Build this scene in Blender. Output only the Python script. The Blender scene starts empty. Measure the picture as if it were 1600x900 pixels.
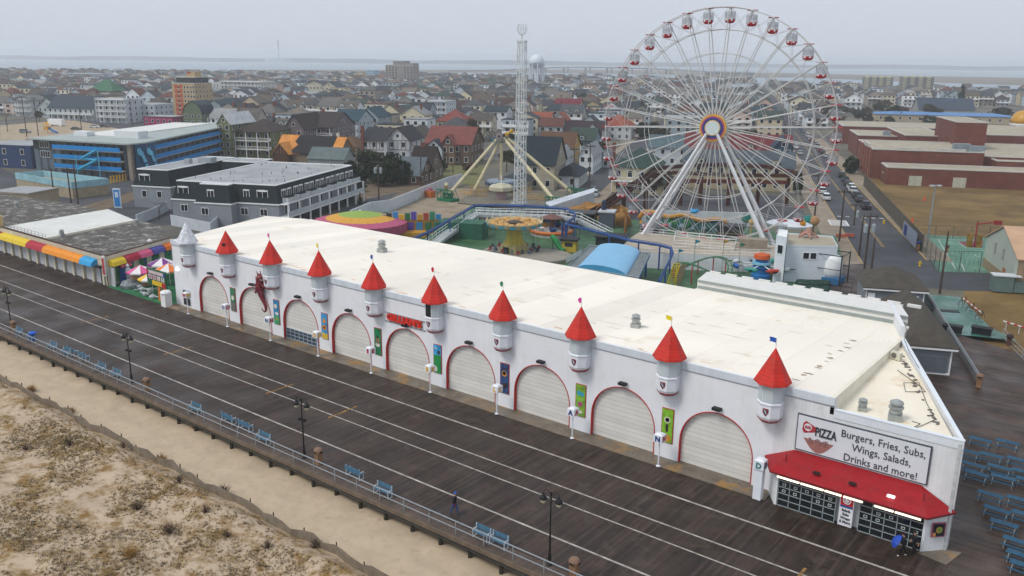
import bpy, math, random
import numpy as np
from mathutils import Matrix, Vector
random.seed(7)
rad = math.radians
# ------------------------------------------------------------------ camera
FPX, CX, CY, HC = 1345.0, 800.0, 450.0, 33.0
ROLL, PITCH, YAW = rad(0.6302), rad(14.872), rad(37.7185)
RM = Matrix.Rotation(YAW, 3, 'Z') @ Matrix.Rotation(math.pi/2-PITCH, 3, 'X') @ Matrix.Rotation(ROLL, 3, 'Z')
RI = RM.transposed()
S = bpy.context.scene
COL = S.collection
cam = bpy.data.cameras.new('camera'); cam.sensor_width = 36; cam.lens = FPX*36/1600
cam.clip_start = 0.5; cam.clip_end = 40000
camo = bpy.data.objects.new('camera', cam); COL.objects.link(camo)
camo.matrix_world = Matrix.Translation((0, 0, HC)) @ RM.to_4x4()
S.camera = camo
# ------------------------------------------------------------------ sky, sun, exposure
SUN_EL, SUN_AZ = rad(52), rad(205)         # azimuth of the sun measured from +Y, clockwise
w = bpy.data.worlds.new('World'); S.world = w; w.use_nodes = True
nt = w.node_tree; nt.nodes.clear()
sky = nt.nodes.new('ShaderNodeTexSky'); sky.sky_type = 'NISHITA'; sky.sun_disc = False
sky.sun_elevation = SUN_EL; sky.sun_rotation = SUN_AZ
sky.air_density = 1.0; sky.dust_density = 6.0; sky.ozone_density = 1.0
bw = nt.nodes.new('ShaderNodeRGBToBW')
mx = nt.nodes.new('ShaderNodeMix'); mx.data_type = 'RGBA'; mx.inputs[0].default_value = 0.80
tint = nt.nodes.new('ShaderNodeMix'); tint.data_type = 'RGBA'; tint.blend_type = 'MULTIPLY'; tint.inputs[0].default_value = 1
tint.inputs[7].default_value = (0.90, 0.98, 1.11, 1)
flat = nt.nodes.new('ShaderNodeMix'); flat.data_type = 'RGBA'; flat.inputs[0].default_value = 0.86
flat.inputs[7].default_value = (6.4, 6.4, 6.4, 1)
bg = nt.nodes.new('ShaderNodeBackground'); bg.inputs['Strength'].default_value = 0.10
wo = nt.nodes.new('ShaderNodeOutputWorld')
nt.links.new(sky.outputs[0], bw.inputs[0]); nt.links.new(sky.outputs[0], mx.inputs[6]); nt.links.new(bw.outputs[0], mx.inputs[7])
nt.links.new(mx.outputs[2], flat.inputs[6]); nt.links.new(flat.outputs[2], tint.inputs[6])
nt.links.new(tint.outputs[2], bg.inputs[0]); nt.links.new(bg.outputs[0], wo.inputs[0])
sl = bpy.data.lights.new('sun', 'SUN'); sl.energy = 1.5; S.cycles.sample_clamp_indirect = 8; sl.angle = rad(20); sl.color = (1.0, 0.95, 0.87)
so = bpy.data.objects.new('sun', sl); COL.objects.link(so)
sd = Vector((math.sin(SUN_AZ)*math.cos(SUN_EL), math.cos(SUN_AZ)*math.cos(SUN_EL), math.sin(SUN_EL)))
so.rotation_euler = sd.to_track_quat('Z', 'Y').to_euler(); so.location = (0, 0, 200)
vs = S.view_settings; vs.view_transform = 'Standard'; vs.look = 'None'; vs.gamma = 1; vs.exposure = 0.30; vs.use_curve_mapping = False
S.cycles.max_bounces = 5; S.cycles.diffuse_bounces = 3; S.cycles.glossy_bounces = 2; S.cycles.transmission_bounces = 3
S.cycles.transparent_max_bounces = 6; S.cycles.volume_bounces = 2; S.cycles.use_denoising = True
S.cycles.use_adaptive_sampling = True; S.cycles.adaptive_threshold = 0.02
HAZE_DENSITY = 0.00024

# ------------------------------------------------------------------ survey helpers: photo pixel -> point on a real plane
def ray(px, py): return RM @ Vector((px-CX, CY-py, -FPX))
def G(px, py, z=0.0):
    v = ray(px, py); t = (z-HC)/v.z; return Vector((v.x*t, v.y*t, z))
def Vp(px, py, y=61.8):
    v = ray(px, py); t = y/v.y; return Vector((v.x*t, y, HC+v.z*t))
def P(x, y, z):
    c = RI @ Vector((x, y, z-HC)); return (CX+FPX*c.x/-c.z, CY-FPX*c.y/-c.z)
def Hgt(x, y, py):
    lo, hi = -50.0, 150.0
    for _ in range(45):
        m = (lo+hi)/2
        if P(x, y, m)[1] > py: lo = m
        else: hi = m
    return lo
def depth(x, y, z=0): return -(RI @ Vector((x, y, z-HC))).z
def ppm(p): return FPX/depth(p[0], p[1], 0)
TA = rad(23.5); TC, TS = math.cos(TA), math.sin(TA)
def tow(a, b): return (a*TC-b*TS, a*TS+b*TC)       # town grid -> world
def tot(x, y): return (x*TC+y*TS, -x*TS+y*TC)      # world -> town grid

# ------------------------------------------------------------------ materials
def hx(h):
    if not isinstance(h, str): return tuple(h[:3])
    h = h.lstrip('#'); r = [int(h[i:i+2], 16)/255 for i in (0, 2, 4)]
    return tuple(c/12.92 if c <= .04045 else ((c+.055)/1.055)**2.4 for c in r)
MATS = {}
def M(name, col='obj', rough=.7, var=.12, scale=.8, lines=None, brick=None, metal=0, spec=.3, emit=0, bump=0, stain=None, gloss=None, detail=4, streak=None):
    if name in MATS: return MATS[name]
    m = bpy.data.materials.new(name); m.use_nodes = True; n = m.node_tree.nodes; L = m.node_tree.links; MATS[name] = m
    b = n['Principled BSDF']; b.inputs['Roughness'].default_value = rough; b.inputs['Metallic'].default_value = metal
    b.inputs['Specular IOR Level'].default_value = spec
    tc = n.new('ShaderNodeTexCoord')
    if col == 'obj':
        oi = n.new('ShaderNodeObjectInfo'); c = oi.outputs['Color']
    elif col == 'attr':
        at = n.new('ShaderNodeAttribute'); at.attribute_name = 'tint'; c = at.outputs['Color']
    else:
        rgb = n.new('ShaderNodeRGB'); rgb.outputs[0].default_value = (*hx(col), 1); c = rgb.outputs[0]
    def mul(c, val, fac=1):
        k = n.new('ShaderNodeMix'); k.data_type = 'RGBA'; k.blend_type = 'MULTIPLY'; k.inputs[0].default_value = fac
        L.new(c, k.inputs[6]); L.new(val, k.inputs[7]); return k.outputs[2]
    def rng(v, a, b_, lo=0, hi=1):
        k = n.new('ShaderNodeMapRange'); k.inputs[1].default_value = lo; k.inputs[2].default_value = hi
        k.inputs[3].default_value = a; k.inputs[4].default_value = b_; L.new(v, k.inputs[0]); return k.outputs[0]
    nz = n.new('ShaderNodeTexNoise'); nz.inputs['Scale'].default_value = scale; nz.inputs['Detail'].default_value = detail
    nz.inputs['Roughness'].default_value = .62
    L.new(tc.outputs['Object'], nz.inputs['Vector'])
    if var: c = mul(c, rng(nz.outputs[0], 1-var*1.6, 1+var*1.1, .25, .75))
    hgt = None
    if lines:
        ax, per, wd, dk = lines
        sx = n.new('ShaderNodeSeparateXYZ'); L.new(tc.outputs['Object'], sx.inputs[0])
        a = n.new('ShaderNodeMath'); a.operation = 'DIVIDE'; L.new(sx.outputs['XYZ'.index(ax)], a.inputs[0]); a.inputs[1].default_value = per
        fr = n.new('ShaderNodeMath'); fr.operation = 'FRACT'; L.new(a.outputs[0], fr.inputs[0])
        lt = n.new('ShaderNodeMath'); lt.operation = 'LESS_THAN'; L.new(fr.outputs[0], lt.inputs[0]); lt.inputs[1].default_value = wd
        c = mul(c, rng(lt.outputs[0], 1, 1-dk)); hgt = rng(lt.outputs[0], 1, 0)
        fl = n.new('ShaderNodeMath'); fl.operation = 'FLOOR'; L.new(a.outputs[0], fl.inputs[0])
        wn = n.new('ShaderNodeTexWhiteNoise'); wn.noise_dimensions = '1D'; L.new(fl.outputs[0], wn.inputs['W'])
        c = mul(c, rng(wn.outputs['Value'], 1-dk*(.7 if streak else .35), 1+dk*(.7 if streak else .2)))
    if brick:
        bs, col2, mor = brick
        bt = n.new('ShaderNodeTexBrick'); bt.inputs['Scale'].default_value = 1
        bt.inputs['Brick Width'].default_value = bs; bt.inputs['Row Height'].default_value = bs*.45; bt.inputs['Mortar Size'].default_value = bs*.045
        bt.inputs['Color1'].default_value = (1, 1, 1, 1); bt.inputs['Color2'].default_value = (col2, col2, col2, 1); bt.inputs['Mortar'].default_value = (mor, mor, mor, 1)
        # fold x+y and z so that rows show on every face
        sx = n.new('ShaderNodeSeparateXYZ'); L.new(tc.outputs['Object'], sx.inputs[0])
        ad = n.new('ShaderNodeMath'); L.new(sx.outputs[0], ad.inputs[0]); L.new(sx.outputs[1], ad.inputs[1])
        cb = n.new('ShaderNodeCombineXYZ'); L.new(ad.outputs[0], cb.inputs[0]); L.new(sx.outputs[2], cb.inputs[1])
        L.new(cb.outputs[0], bt.inputs['Vector']); c = mul(c, bt.outputs['Color'])
    if streak:
        mp = n.new('ShaderNodeMapping'); mp.inputs['Scale'].default_value = streak[:3]; L.new(tc.outputs['Object'], mp.inputs[0])
        n4 = n.new('ShaderNodeTexNoise'); n4.inputs['Scale'].default_value = 1; n4.inputs['Detail'].default_value = 5; n4.inputs['Roughness'].default_value = .7; L.new(mp.outputs[0], n4.inputs['Vector'])
        c = mul(c, rng(n4.outputs[0], 1-streak[3], 1+streak[3], .3, .7))
    if stain:
        sc, scale2, lo, hi = stain
        n2 = n.new('ShaderNodeTexNoise'); n2.inputs['Scale'].default_value = scale2; n2.inputs['Detail'].default_value = 6; n2.inputs['Roughness'].default_value = .7
        L.new(tc.outputs['Object'], n2.inputs['Vector'])
        k = n.new('ShaderNodeMix'); k.data_type = 'RGBA'; L.new(rng(n2.outputs[0], 0, 1, lo, hi), k.inputs[0]); L.new(c, k.inputs[6]); k.inputs[7].default_value = (*hx(sc), 1); c = k.outputs[2]
    if gloss:
        n3 = n.new('ShaderNodeTexNoise'); n3.inputs['Scale'].default_value = gloss[0]; L.new(tc.outputs['Object'], n3.inputs['Vector'])
        L.new(rng(n3.outputs[0], gloss[1], gloss[2], .35, .65), b.inputs['Roughness'])
    L.new(c, b.inputs['Base Color'])
    if emit:
        L.new(c, b.inputs['Emission Color']); b.inputs['Emission Strength'].default_value = emit
    if bump:
        bp = n.new('ShaderNodeBump'); bp.inputs['Strength'].default_value = bump; bp.inputs['Distance'].default_value = .05
        L.new(hgt if hgt is not None else nz.outputs[0], bp.inputs['Height']); L.new(bp.outputs[0], b.inputs['Normal'])
    return m
def flatm(h, rough=.6, **k):            # small painted things, keyed by colour
    return M('paint_'+h.lstrip('#')+('' if rough == .6 else str(int(rough*100))), h, rough, k.pop('var', .1), k.pop('scale', 1.7), **k)

# ------------------------------------------------------------------ mesh builder
class MB:
    def __init__(s): s.v = []; s.f = []; s.mi = []; s.X = None
    def at(s, x=0, y=0, z=0, rz=0): s.X = (x, y, z, math.cos(rz), math.sin(rz)); return s
    def _v(s, p):
        x, y, z = p
        if s.X: ox, oy, oz, c, n = s.X; x, y, z = ox+x*c-y*n, oy+x*n+y*c, oz+z
        s.v.append((x, y, z)); return len(s.v)-1
    def poly(s, pts, mi=0): s.f.append([s._v(p) for p in pts]); s.mi.append(mi)
    def fs(s, pts, faces, mi=0):
        i = [s._v(p) for p in pts]
        for f in faces: s.f.append([i[k] for k in f]); s.mi.append(mi)
    def box(s, x0, x1, y0, y1, z0, z1, mi=0, top=None):
        p = [(x0,y0,z0),(x1,y0,z0),(x1,y1,z0),(x0,y1,z0),(x0,y0,z1),(x1,y0,z1),(x1,y1,z1),(x0,y1,z1)]
        s.fs(p, [(0,3,2,1),(0,1,5,4),(1,2,6,5),(2,3,7,6),(3,0,4,7)], mi); s.fs(p[4:], [(0,1,2,3)], mi if top is None else top)
    def cb(s, c, sz, rz=0, mi=0):
        k, n = math.cos(rz), math.sin(rz); hx_, hy, hz = sz[0]/2, sz[1]/2, sz[2]/2
        p = [(c[0]+a*k-b*n, c[1]+a*n+b*k, c[2]+e) for e in (-hz, hz) for a, b in ((-hx_,-hy),(hx_,-hy),(hx_,hy),(-hx_,hy))]
        s.fs(p, [(0,3,2,1),(0,1,5,4),(1,2,6,5),(2,3,7,6),(3,0,4,7),(4,5,6,7)], mi)
    def prism(s, pts, z0, z1, mi=0, top=None, bottom=True):
        a = sum(pts[i][0]*pts[(i+1)%len(pts)][1]-pts[(i+1)%len(pts)][0]*pts[i][1] for i in range(len(pts)))
        if a < 0: pts = pts[::-1]
        n = len(pts); zt = z1 if callable(z1) else (lambda x, y: z1)
        lo = [(p[0], p[1], z0) for p in pts]; up = [(p[0], p[1], zt(p[0], p[1])) for p in pts]
        s.fs(lo+up, [(i, (i+1)%n, n+(i+1)%n, n+i) for i in range(n)], mi)
        s.fs(up, [tuple(range(n))], mi if top is None else top)
        if bottom: s.fs(lo, [tuple(range(n))[::-1]], mi)
    def tube(s, a, b, r, n=6, r2=None, mi=0, cap=True):
        a = Vector(a); b = Vector(b); d = (b-a)
        if d.length < 1e-6: return
        d.normalize(); u = d.orthogonal().normalized(); v = d.cross(u); r2 = r if r2 is None else r2
        p = [a+(u*math.cos(t)+v*math.sin(t))*r for t in [2*math.pi*(i+.5)/n for i in range(n)]]
        q = [b+(u*math.cos(t)+v*math.sin(t))*r2 for t in [2*math.pi*(i+.5)/n for i in range(n)]]
        s.fs(p+q, [(i, (i+1)%n, n+(i+1)%n, n+i) for i in range(n)]+([tuple(range(n))[::-1], tuple(range(n, 2*n))] if cap else []), mi)
    def path(s, pts, r, n=6, closed=False, mi=0):
        pts = [Vector(p) for p in pts]; N = len(pts); rings = []; up = Vector((0.013, 0.021, 1))
        for i, p in enumerate(pts):
            a = pts[(i-1) % N] if closed or i else p; b = pts[(i+1) % N] if closed or i < N-1 else p
            d = (b-a).normalized(); u = d.cross(up)
            if u.length < 1e-3: u = d.orthogonal()
            u.normalize(); v = u.cross(d); rr = r[i] if isinstance(r, (list, tuple)) else r
            rings.append([p+(u*math.cos(t)+v*math.sin(t))*rr for t in [2*math.pi*(k+.5)/n for k in range(n)]])
        fl = [q for g in rings for q in g]; F = []
        for i in range(N if closed else N-1):
            j = (i+1) % N
            F += [(i*n+k, i*n+(k+1)%n, j*n+(k+1)%n, j*n+k) for k in range(n)]
        if not closed: F += [tuple(range(n))[::-1], tuple(range((N-1)*n, N*n))]
        s.fs(fl, F, mi)
    def lathe(s, prof, c=(0, 0, 0), n=16, mi=0, axis='z', ph=0, caps=True):
        pts = []
        for r, z in prof:
            for k in range(n):
                t = 2*math.pi*k/n+ph; x, y = r*math.cos(t), r*math.sin(t)
                q = (x, y, z) if axis == 'z' else ((x, z, -y) if axis == 'y' else (z, x, y))
                pts.append((c[0]+q[0], c[1]+q[1], c[2]+q[2]))
        F = [(i*n+k, i*n+(k+1)%n, (i+1)*n+(k+1)%n, (i+1)*n+k) for i in range(len(prof)-1) for k in range(n)]
        if caps and prof[0][0] > 1e-4: F.append(tuple(range(n))[::-1])
        if caps and prof[-1][0] > 1e-4: F.append(tuple(range((len(prof)-1)*n, len(prof)*n)))
        s.fs(pts, F, mi)
    def ball(s, c, r, n=10, mi=0, sz=1):
        h = n//2; s.lathe([(max(r*math.sin(math.pi*i/h), 1e-4), -r*sz*math.cos(math.pi*i/h)) for i in range(h+1)], c, n, mi)
    def hip(s, x0, x1, y0, y1, z, h, ov=.4, mi=0, t=.12, rf=1.0):
        x0 -= ov; x1 += ov; y0 -= ov; y1 += ov; W, D = x1-x0, y1-y0
        if W >= D: k = D/2*rf; r = [(x0+k, (y0+y1)/2), (x1-k, (y0+y1)/2)]
        else: k = W/2*rf; r = [((x0+x1)/2, y0+k), ((x0+x1)/2, y1-k)]
        p = [(x0,y0,z),(x1,y0,z),(x1,y1,z),(x0,y1,z)]; q = [(a, b, z+t) for a, b, _ in p]; rr = [(*r[0], z+h), (*r[1], z+h)]
        s.fs(p+q, [(0,3,2,1),(0,1,5,4),(1,2,6,5),(2,3,7,6),(3,0,4,7)], mi)
        if W >= D: s.fs(q+rr, [(0,1,5,4),(1,2,5),(2,3,4,5),(3,0,4)], mi)
        else: s.fs(q+rr, [(0,1,4),(1,2,5,4),(2,3,5),(3,0,4,5)], mi)
    def gable(s, x0, x1, y0, y1, z, h, ov=.35, axis='x', mi=0, t=.16):
        # two sloping slabs, ridge along axis
        if axis == 'x':
            ym = (y0+y1)/2; sl_ = h/((y1-y0)/2); zo = z-sl_*ov; a, b = x0-ov, x1+ov
            for ya, yb in ((y0-ov, ym), (y1+ov, ym)):
                p = [(a,ya,zo),(b,ya,zo),(b,yb,z+h),(a,yb,z+h)]; q = [(u, v_, w_+t) for u, v_, w_ in p]
                s.fs(p+q, [(0,3,2,1),(0,1,5,4),(1,2,6,5),(2,3,7,6),(3,0,4,7),(4,5,6,7)], mi)
        else:
            xm = (x0+x1)/2; sl_ = h/((x1-x0)/2); zo = z-sl_*ov; a, b = y0-ov, y1+ov
            for xa, xb in ((x0-ov, xm), (x1+ov, xm)):
                p = [(xa,a,zo),(xa,b,zo),(xb,b,z+h),(xb,a,z+h)]; q = [(u, v_, w_+t) for u, v_, w_ in p]
                s.fs(p+q, [(0,3,2,1),(0,1,5,4),(1,2,6,5),(2,3,7,6),(3,0,4,7),(4,5,6,7)], mi)
    def gwall(s, x0, x1, y0, y1, z0, z, h, axis='x', mi=0):
        # walls with gable ends under a ridge along axis
        s.box(x0, x1, y0, y1, z0, z, mi)
        if axis == 'x':
            ym = (y0+y1)/2
            for x in (x0, x1): s.poly([(x, y0, z), (x, y1, z), (x, ym, z+h)], mi)
        else:
            xm = (x0+x1)/2
            for y in (y0, y1): s.poly([(x0, y, z), (x1, y, z), (xm, y, z+h)], mi)
    def mesh(s, name, mats, off=(0, 0, 0)):
        me = bpy.data.meshes.new(name)
        v = s.v if not any(off) else [(a-off[0], b-off[1], c-off[2]) for a, b, c in s.v]
        me.from_pydata(v, [], s.f)
        for m in (mats if isinstance(mats, (list, tuple)) else [mats]): me.materials.append(m)
        if any(s.mi): me.polygons.foreach_set('material_index', s.mi)
        me.update(); return me
def wloc(o):
    l = Vector((0, 0, 0))
    while o: l += o.location; o = o.parent
    return l
def tag(o, label=None, cat=None, group=None, kind=None):
    if label: o['label'] = label
    if cat: o['category'] = cat
    if group: o['group'] = group
    if kind: o['kind'] = kind
    return o
def thing(name, label, cat, loc=(0, 0, 0), rz=0, group=None, parent=None):
    o = bpy.data.objects.new(name, None); COL.objects.link(o); o.location = loc; o.rotation_euler = (0, 0, rz); o.empty_display_size = .3
    o.parent = parent
    return tag(o, label, cat, group)
def part(name, mb, mats, parent=None, world=False, color=None, smooth=False):
    """link a mesh; world=True when its vertices were written in world coordinates and the parent is unrotated"""
    off = wloc(parent) if (world and parent) else (0, 0, 0)
    me = mb.mesh(name, mats, tuple(off)) if isinstance(mb, MB) else mb
    o = bpy.data.objects.new(name, me); COL.objects.link(o); o.parent = parent
    if color: o.color = (*hx(color), 1)
    if smooth: me.polygons.foreach_set('use_smooth', [True]*len(me.polygons))
    return o
def solo(name, mb, mats, label, cat, loc=None, group=None, **k):
    """a thing that is one mesh, origin moved to loc when written in world coordinates"""
    if loc is not None and isinstance(mb, MB):
        mb.v = [(a-loc[0], b-loc[1], c-loc[2]) for a, b, c in mb.v]
    o = part(name, mb, mats, **k)
    if loc is not None: o.location = loc
    return tag(o, label, cat, group)
def struct(name, mb, mats, **k): return tag(part(name, mb, mats, **k), kind='structure')
def kids(o): return [c for c in KIDS.get(o.name, [])]
KIDS = {}
def dup(root, loc, rz=None, label=None):
    def cp(o, par):
        c = o.copy(); COL.objects.link(c); c.parent = par
        for ch in [x for x in o.children]: cp(ch, c)
        return c
    r = cp(root, root.parent); r.location = loc
    if rz is not None: r.rotation_euler = (0, 0, rz)
    if label: r['label'] = label
    return r
def text_mesh(txt, size, ext=.02, mat=None, align='CENTER', bold=0.0, space=1.0):
    cu = bpy.data.curves.new('lettering', 'FONT'); cu.body = txt; cu.size = size; cu.extrude = ext; cu.align_x = align; cu.align_y = 'CENTER'
    cu.offset = bold; cu.resolution_u = 2; cu.space_character = space
    o = bpy.data.objects.new('lettering', cu); COL.objects.link(o)
    me = bpy.data.meshes.new_from_object(o.evaluated_get(bpy.context.evaluated_depsgraph_get()))
    bpy.data.objects.remove(o); bpy.data.curves.remove(cu); me.materials.clear()
    if mat: me.materials.append(mat)
    return me
def letter(name, txt, size, mat, parent, loc, rz=0, sx=1, **k):
    """upright lettering that reads from -Y when rz=0"""
    o = part(name, text_mesh(txt, size, mat=mat, **k), None, parent); o.location = Vector(loc)-wloc(parent) if parent and parent.rotation_euler.z == 0 else loc
    o.rotation_euler = (math.pi/2, 0, rz); o.scale = (sx, 1, 1); return o
# shared window meshes ------------------------------------------------
WIN = {}
def win_mesh(w_, h_, fm, gm, mull=1):
    k = (round(w_, 2), round(h_, 2), fm.name, gm.name, mull)
    if k not in WIN:
        b = MB(); t = .09; b.box(-w_/2-t, w_/2+t, -.05, .02, -h_/2-t, -h_/2, 0); b.box(-w_/2-t, w_/2+t, -.05, .02, h_/2, h_/2+t, 0)
        b.box(-w_/2-t, -w_/2, -.05, .02, -h_/2, h_/2, 0); b.box(w_/2, w_/2+t, -.05, .02, -h_/2, h_/2, 0)
        b.box(-w_/2, w_/2, -.015, .02, -h_/2, h_/2, 1)
        for i in range(mull): x = -w_/2+w_*(i+1)/(mull+1); b.box(x-.035, x+.035, -.04, -.015, -h_/2, h_/2, 0)
        WIN[k] = b.mesh('window', [fm, gm])
    return WIN[k]
def window(parent, x, y, z, rz, w_=1.0, h_=1.4, fm=None, gm=None, mull=0, name='window'):
    o = bpy.data.objects.new(name, win_mesh(w_, h_, fm or MATS['trim_white'], gm or MATS['window_glass'], mull)); COL.objects.link(o)
    o.parent = parent; o.location = (x, y, z); o.rotation_euler = (0, 0, rz); return o
WHITE = M('trim_white', '#e4e6e6', .55, .06)
M('window_glass', '#1c242b', .12, .25, .35, spec=.6)
M('window_pale', '#76828a', .2, .2, .4, spec=.5)
# ------------------------------------------------------------------ ground, beach, boardwalk, streets, water
ASPH = M('asphalt', '#43454a', .85, .16, .25, stain=('#565659', .06, .5, .75))
sea = M('bay_water', '#7c8e9b', .4, .05, .01, spec=.5)
GZ = -0.6
b = MB(); b.poly([(-2600, -300, GZ), (900, -300, GZ), (900, 1900, GZ), (-2600, 1900, GZ)][::1])
# the island: everything from the beach to the bay shore
def shore(px, py, z=GZ): q = G(px, py, z); return (q.x, q.y, z)
b = MB()
b.poly([(-1500, -900, GZ-1.2), (160, -900, GZ-1.2), (160, 35, GZ-1.2), (-1500, 35, GZ-1.2)])
struct('ground_sand', b, M('sand_far', '#a8977c', .95, .12, .2))
sh = [G(x, y, GZ) for x, y in ((-260, 112), (0, 116), (200, 118), (400, 119.5), (640, 122), (900, 126), (1100, 129), (1250, 137), (1400, 145), (1600, 149), (1900, 152))]
b = MB(); b.poly([(160, 41, GZ), (160, 900, GZ)]+[(q.x, q.y, GZ) for q in sh[::-1]]+[(-1500, 41, GZ)])
struct('ground', b, M('town_ground', '#5d5b56', .92, .25, .05, stain=('#6e6a58', .035, .45, .62)))
b = MB(); b.poly([(-16000, -6000, -2.4), (9000, -6000, -2.4), (9000, 16000, -2.4), (-16000, 16000, -2.4)])
struct('water', b, sea)
# marsh and the far mainland shore beyond the bay
marsh = M('marsh', '#6c6250', .95, .3, .004)
b = MB()
def strip(pts_lo, pts_hi, z0, z1, dst=b):
    lo = [G(*p, -2.3) for p in pts_lo]; hi = [G(*p, -2.3) for p in pts_hi]
    n = len(lo)
    for i in range(n-1):
        A = [(lo[i].x, lo[i].y, z0), (lo[i+1].x, lo[i+1].y, z0), (hi[i+1].x, hi[i+1].y, z1), (hi[i].x, hi[i].y, z1)]
        dst.poly(A)
strip([(380, 111.5), (640, 113), (900, 114), (1060, 117), (1180, 117.5)], [(380, 109), (640, 109.5), (900, 108.5), (1060, 110), (1180, 113)], -2.2, -2.2)
strip([(1100, 121), (1250, 121), (1400, 127), (1620, 134)], [(1100, 112), (1250, 114.5), (1400, 118), (1620, 122)], -2.2, -2.2)
strip([(760, 112.5), (900, 113.5), (1000, 115)], [(760, 109), (900, 110), (1000, 111)], -2.15, -2.15)
struct('marsh_ground', b, marsh)
b = MB(); rr = random.Random(3); lo = []
for i in range(60):
    x = -200+i*34; y = 92.8+.011*(x-800)+8.5+math.sin(i*.9)*.3; q = G(x, y, -2.3); lo.append((q.x, q.y, 13+9*abs(math.sin(i*.37))+6*rr.random()))
for i in range(59):
    a, c = lo[i], lo[i+1]; k = 1.25
    b.fs([(a[0], a[1], -3), (c[0], c[1], -3), (c[0], c[1], c[2]), (a[0], a[1], a[2]), (a[0]*k, a[1]*k, -3), (c[0]*k, c[1]*k, -3), (c[0]*k, c[1]*k, c[2]), (a[0]*k, a[1]*k, a[2])], [(0, 1, 2, 3), (3, 2, 6, 7), (5, 4, 7, 6)])
struct('hills', b, M('far_woods', '#4a5048', .95, .3, .01))

# --- beach
def smooth(a, b_, x): t = max(0, min(1, (x-a)/(b_-a))); return t*t*(3-2*t)
from mathutils import noise
def dune_z(x, y):
    n = noise.noise((x*.12, y*.12, 3))*.55+noise.noise((x*.4, y*.4, 8))*.22+noise.noise((x*1.3, y*1.3, 1))*.06
    d = 1-smooth(33.5, 35.8, y); p = noise.noise((x*.5, y*.9, 5))*.05+noise.noise((x*2.1, y*2.1, 5))*.02
    e = smooth(39.2, 41.5, y)*.25*(noise.noise((x*.35, 7, 2))+.6)
    edge = smooth(30, 35, y)*.35
    return -1.55+d*(.55+n+edge)+(1-d)*p+e
xs = np.linspace(-150, 30, 601); ys = np.linspace(8, 44, 121)
vv = [(float(x), float(y), dune_z(float(x), float(y))) for y in ys for x in xs]; nx = len(xs)
ff = [(j*nx+i, j*nx+i+1, (j+1)*nx+i+1, (j+1)*nx+i) for j in range(len(ys)-1) for i in range(nx-1)]
mb = MB(); mb.v = vv; mb.f = ff; mb.mi = [0]*len(ff)
sandm = M('sand', '#b5a38b', .95, .10, .5, stain=('#a4937d', 1.3, .5, .72), bump=.35, detail=9)
duneb = struct('beach', mb, M('dune_sand', '#b3a089', .95, .12, .5, stain=('#7d6238', .7, .46, .62), bump=.4, detail=9), smooth=True)
duneb.data.materials.append(sandm); duneb.data.polygons.foreach_set('material_index', [1 if p.center.y > 35.6 else 0 for p in duneb.data.polygons])
mb = MB(); mb.poly([(-400, -60, -1.62), (60, -60, -1.62), (60, 41, -1.62), (-400, 41, -1.62)]); struct('beach_flat', mb, sandm)
# dune vegetation: uncountable, one object
def tufts(n, seed):
    r = np.random.default_rng(seed); V = []; F = []; T = []
    k = 0
    while k < n:
        x = r.uniform(-118, -8); y = r.uniform(12, 35.2)
        dn = noise.noise((x*.16, y*.2, 11))*.9+noise.noise((x*.5, y*.6, 2))*.55
        if dn < r.uniform(-.30, .55): continue
        if y > 33.6 and r.random() > .25: continue
        k += 1
        z = dune_z(x, y); ty = r.random(); nb = r.integers(5, 11)
        green = dn > .6 and ty < .3
        h = r.uniform(.07, .22)*(1.35 if ty > .9 else 1); base = [(.28, .19, .085), (.15, .11, .06), (.34, .24, .11), (.09, .07, .045)][int(r.integers(0, 4))] if ty < .9 else (.36, .27, .12)
        if green: base = (.11, .098, .055)
        tt = np.array(base)*r.uniform(.75, 1.25)
        for _ in range(nb):
            a = r.uniform(0, 6.283); l = r.uniform(.4, 1)*h; dx, dy = math.cos(a), math.sin(a); s_ = r.uniform(.012, .035)
            bx, by = x+dx*.05*r.random(), y+dy*.05*r.random(); i = len(V)
            V += [(bx-dy*s_, by+dx*s_, z-.03), (bx+dy*s_, by-dx*s_, z-.03), (bx+dx*l*r.uniform(.4, 1.5), by+dy*l*r.uniform(.4, 1.5), z+l)]
            F.append((i, i+1, i+2)); T += [(*tt, 1)]*3
    me = bpy.data.meshes.new('dune_grass'); me.from_pydata(V, [], F)
    ca = me.color_attributes.new('tint', 'FLOAT_COLOR', 'POINT'); ca.data.foreach_set('color', np.array(T, dtype=np.float32).ravel())
    me.materials.append(M('dune_stalks', 'attr', .9, 0)); return me
tag(part('dune_grass', tufts(50000, 5), None), kind='stuff', label='dry brown dune grass scattered over the sand')

# --- boardwalk
PL = M('planks_across', '#362a23', .6, .30, .35, lines=('X', .27, .12, .62), streak=(3.8, .25, 1, .5), stain=('#54483f', .5, .52, .8), gloss=(.25, .34, .62), bump=.25)
PL2 = M('planks_along', '#41332b', .55, .30, .35, lines=('Y', .29, .10, .65), streak=(.22, 3.2, 1, .5), stain=('#554439', .4, .5, .75), gloss=(.25, .36, .62), bump=.25)
b = MB()
b.box(-260, -8, 41.05, 61.0, -.10, 0)
struct('boardwalk', b, PL)
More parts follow.
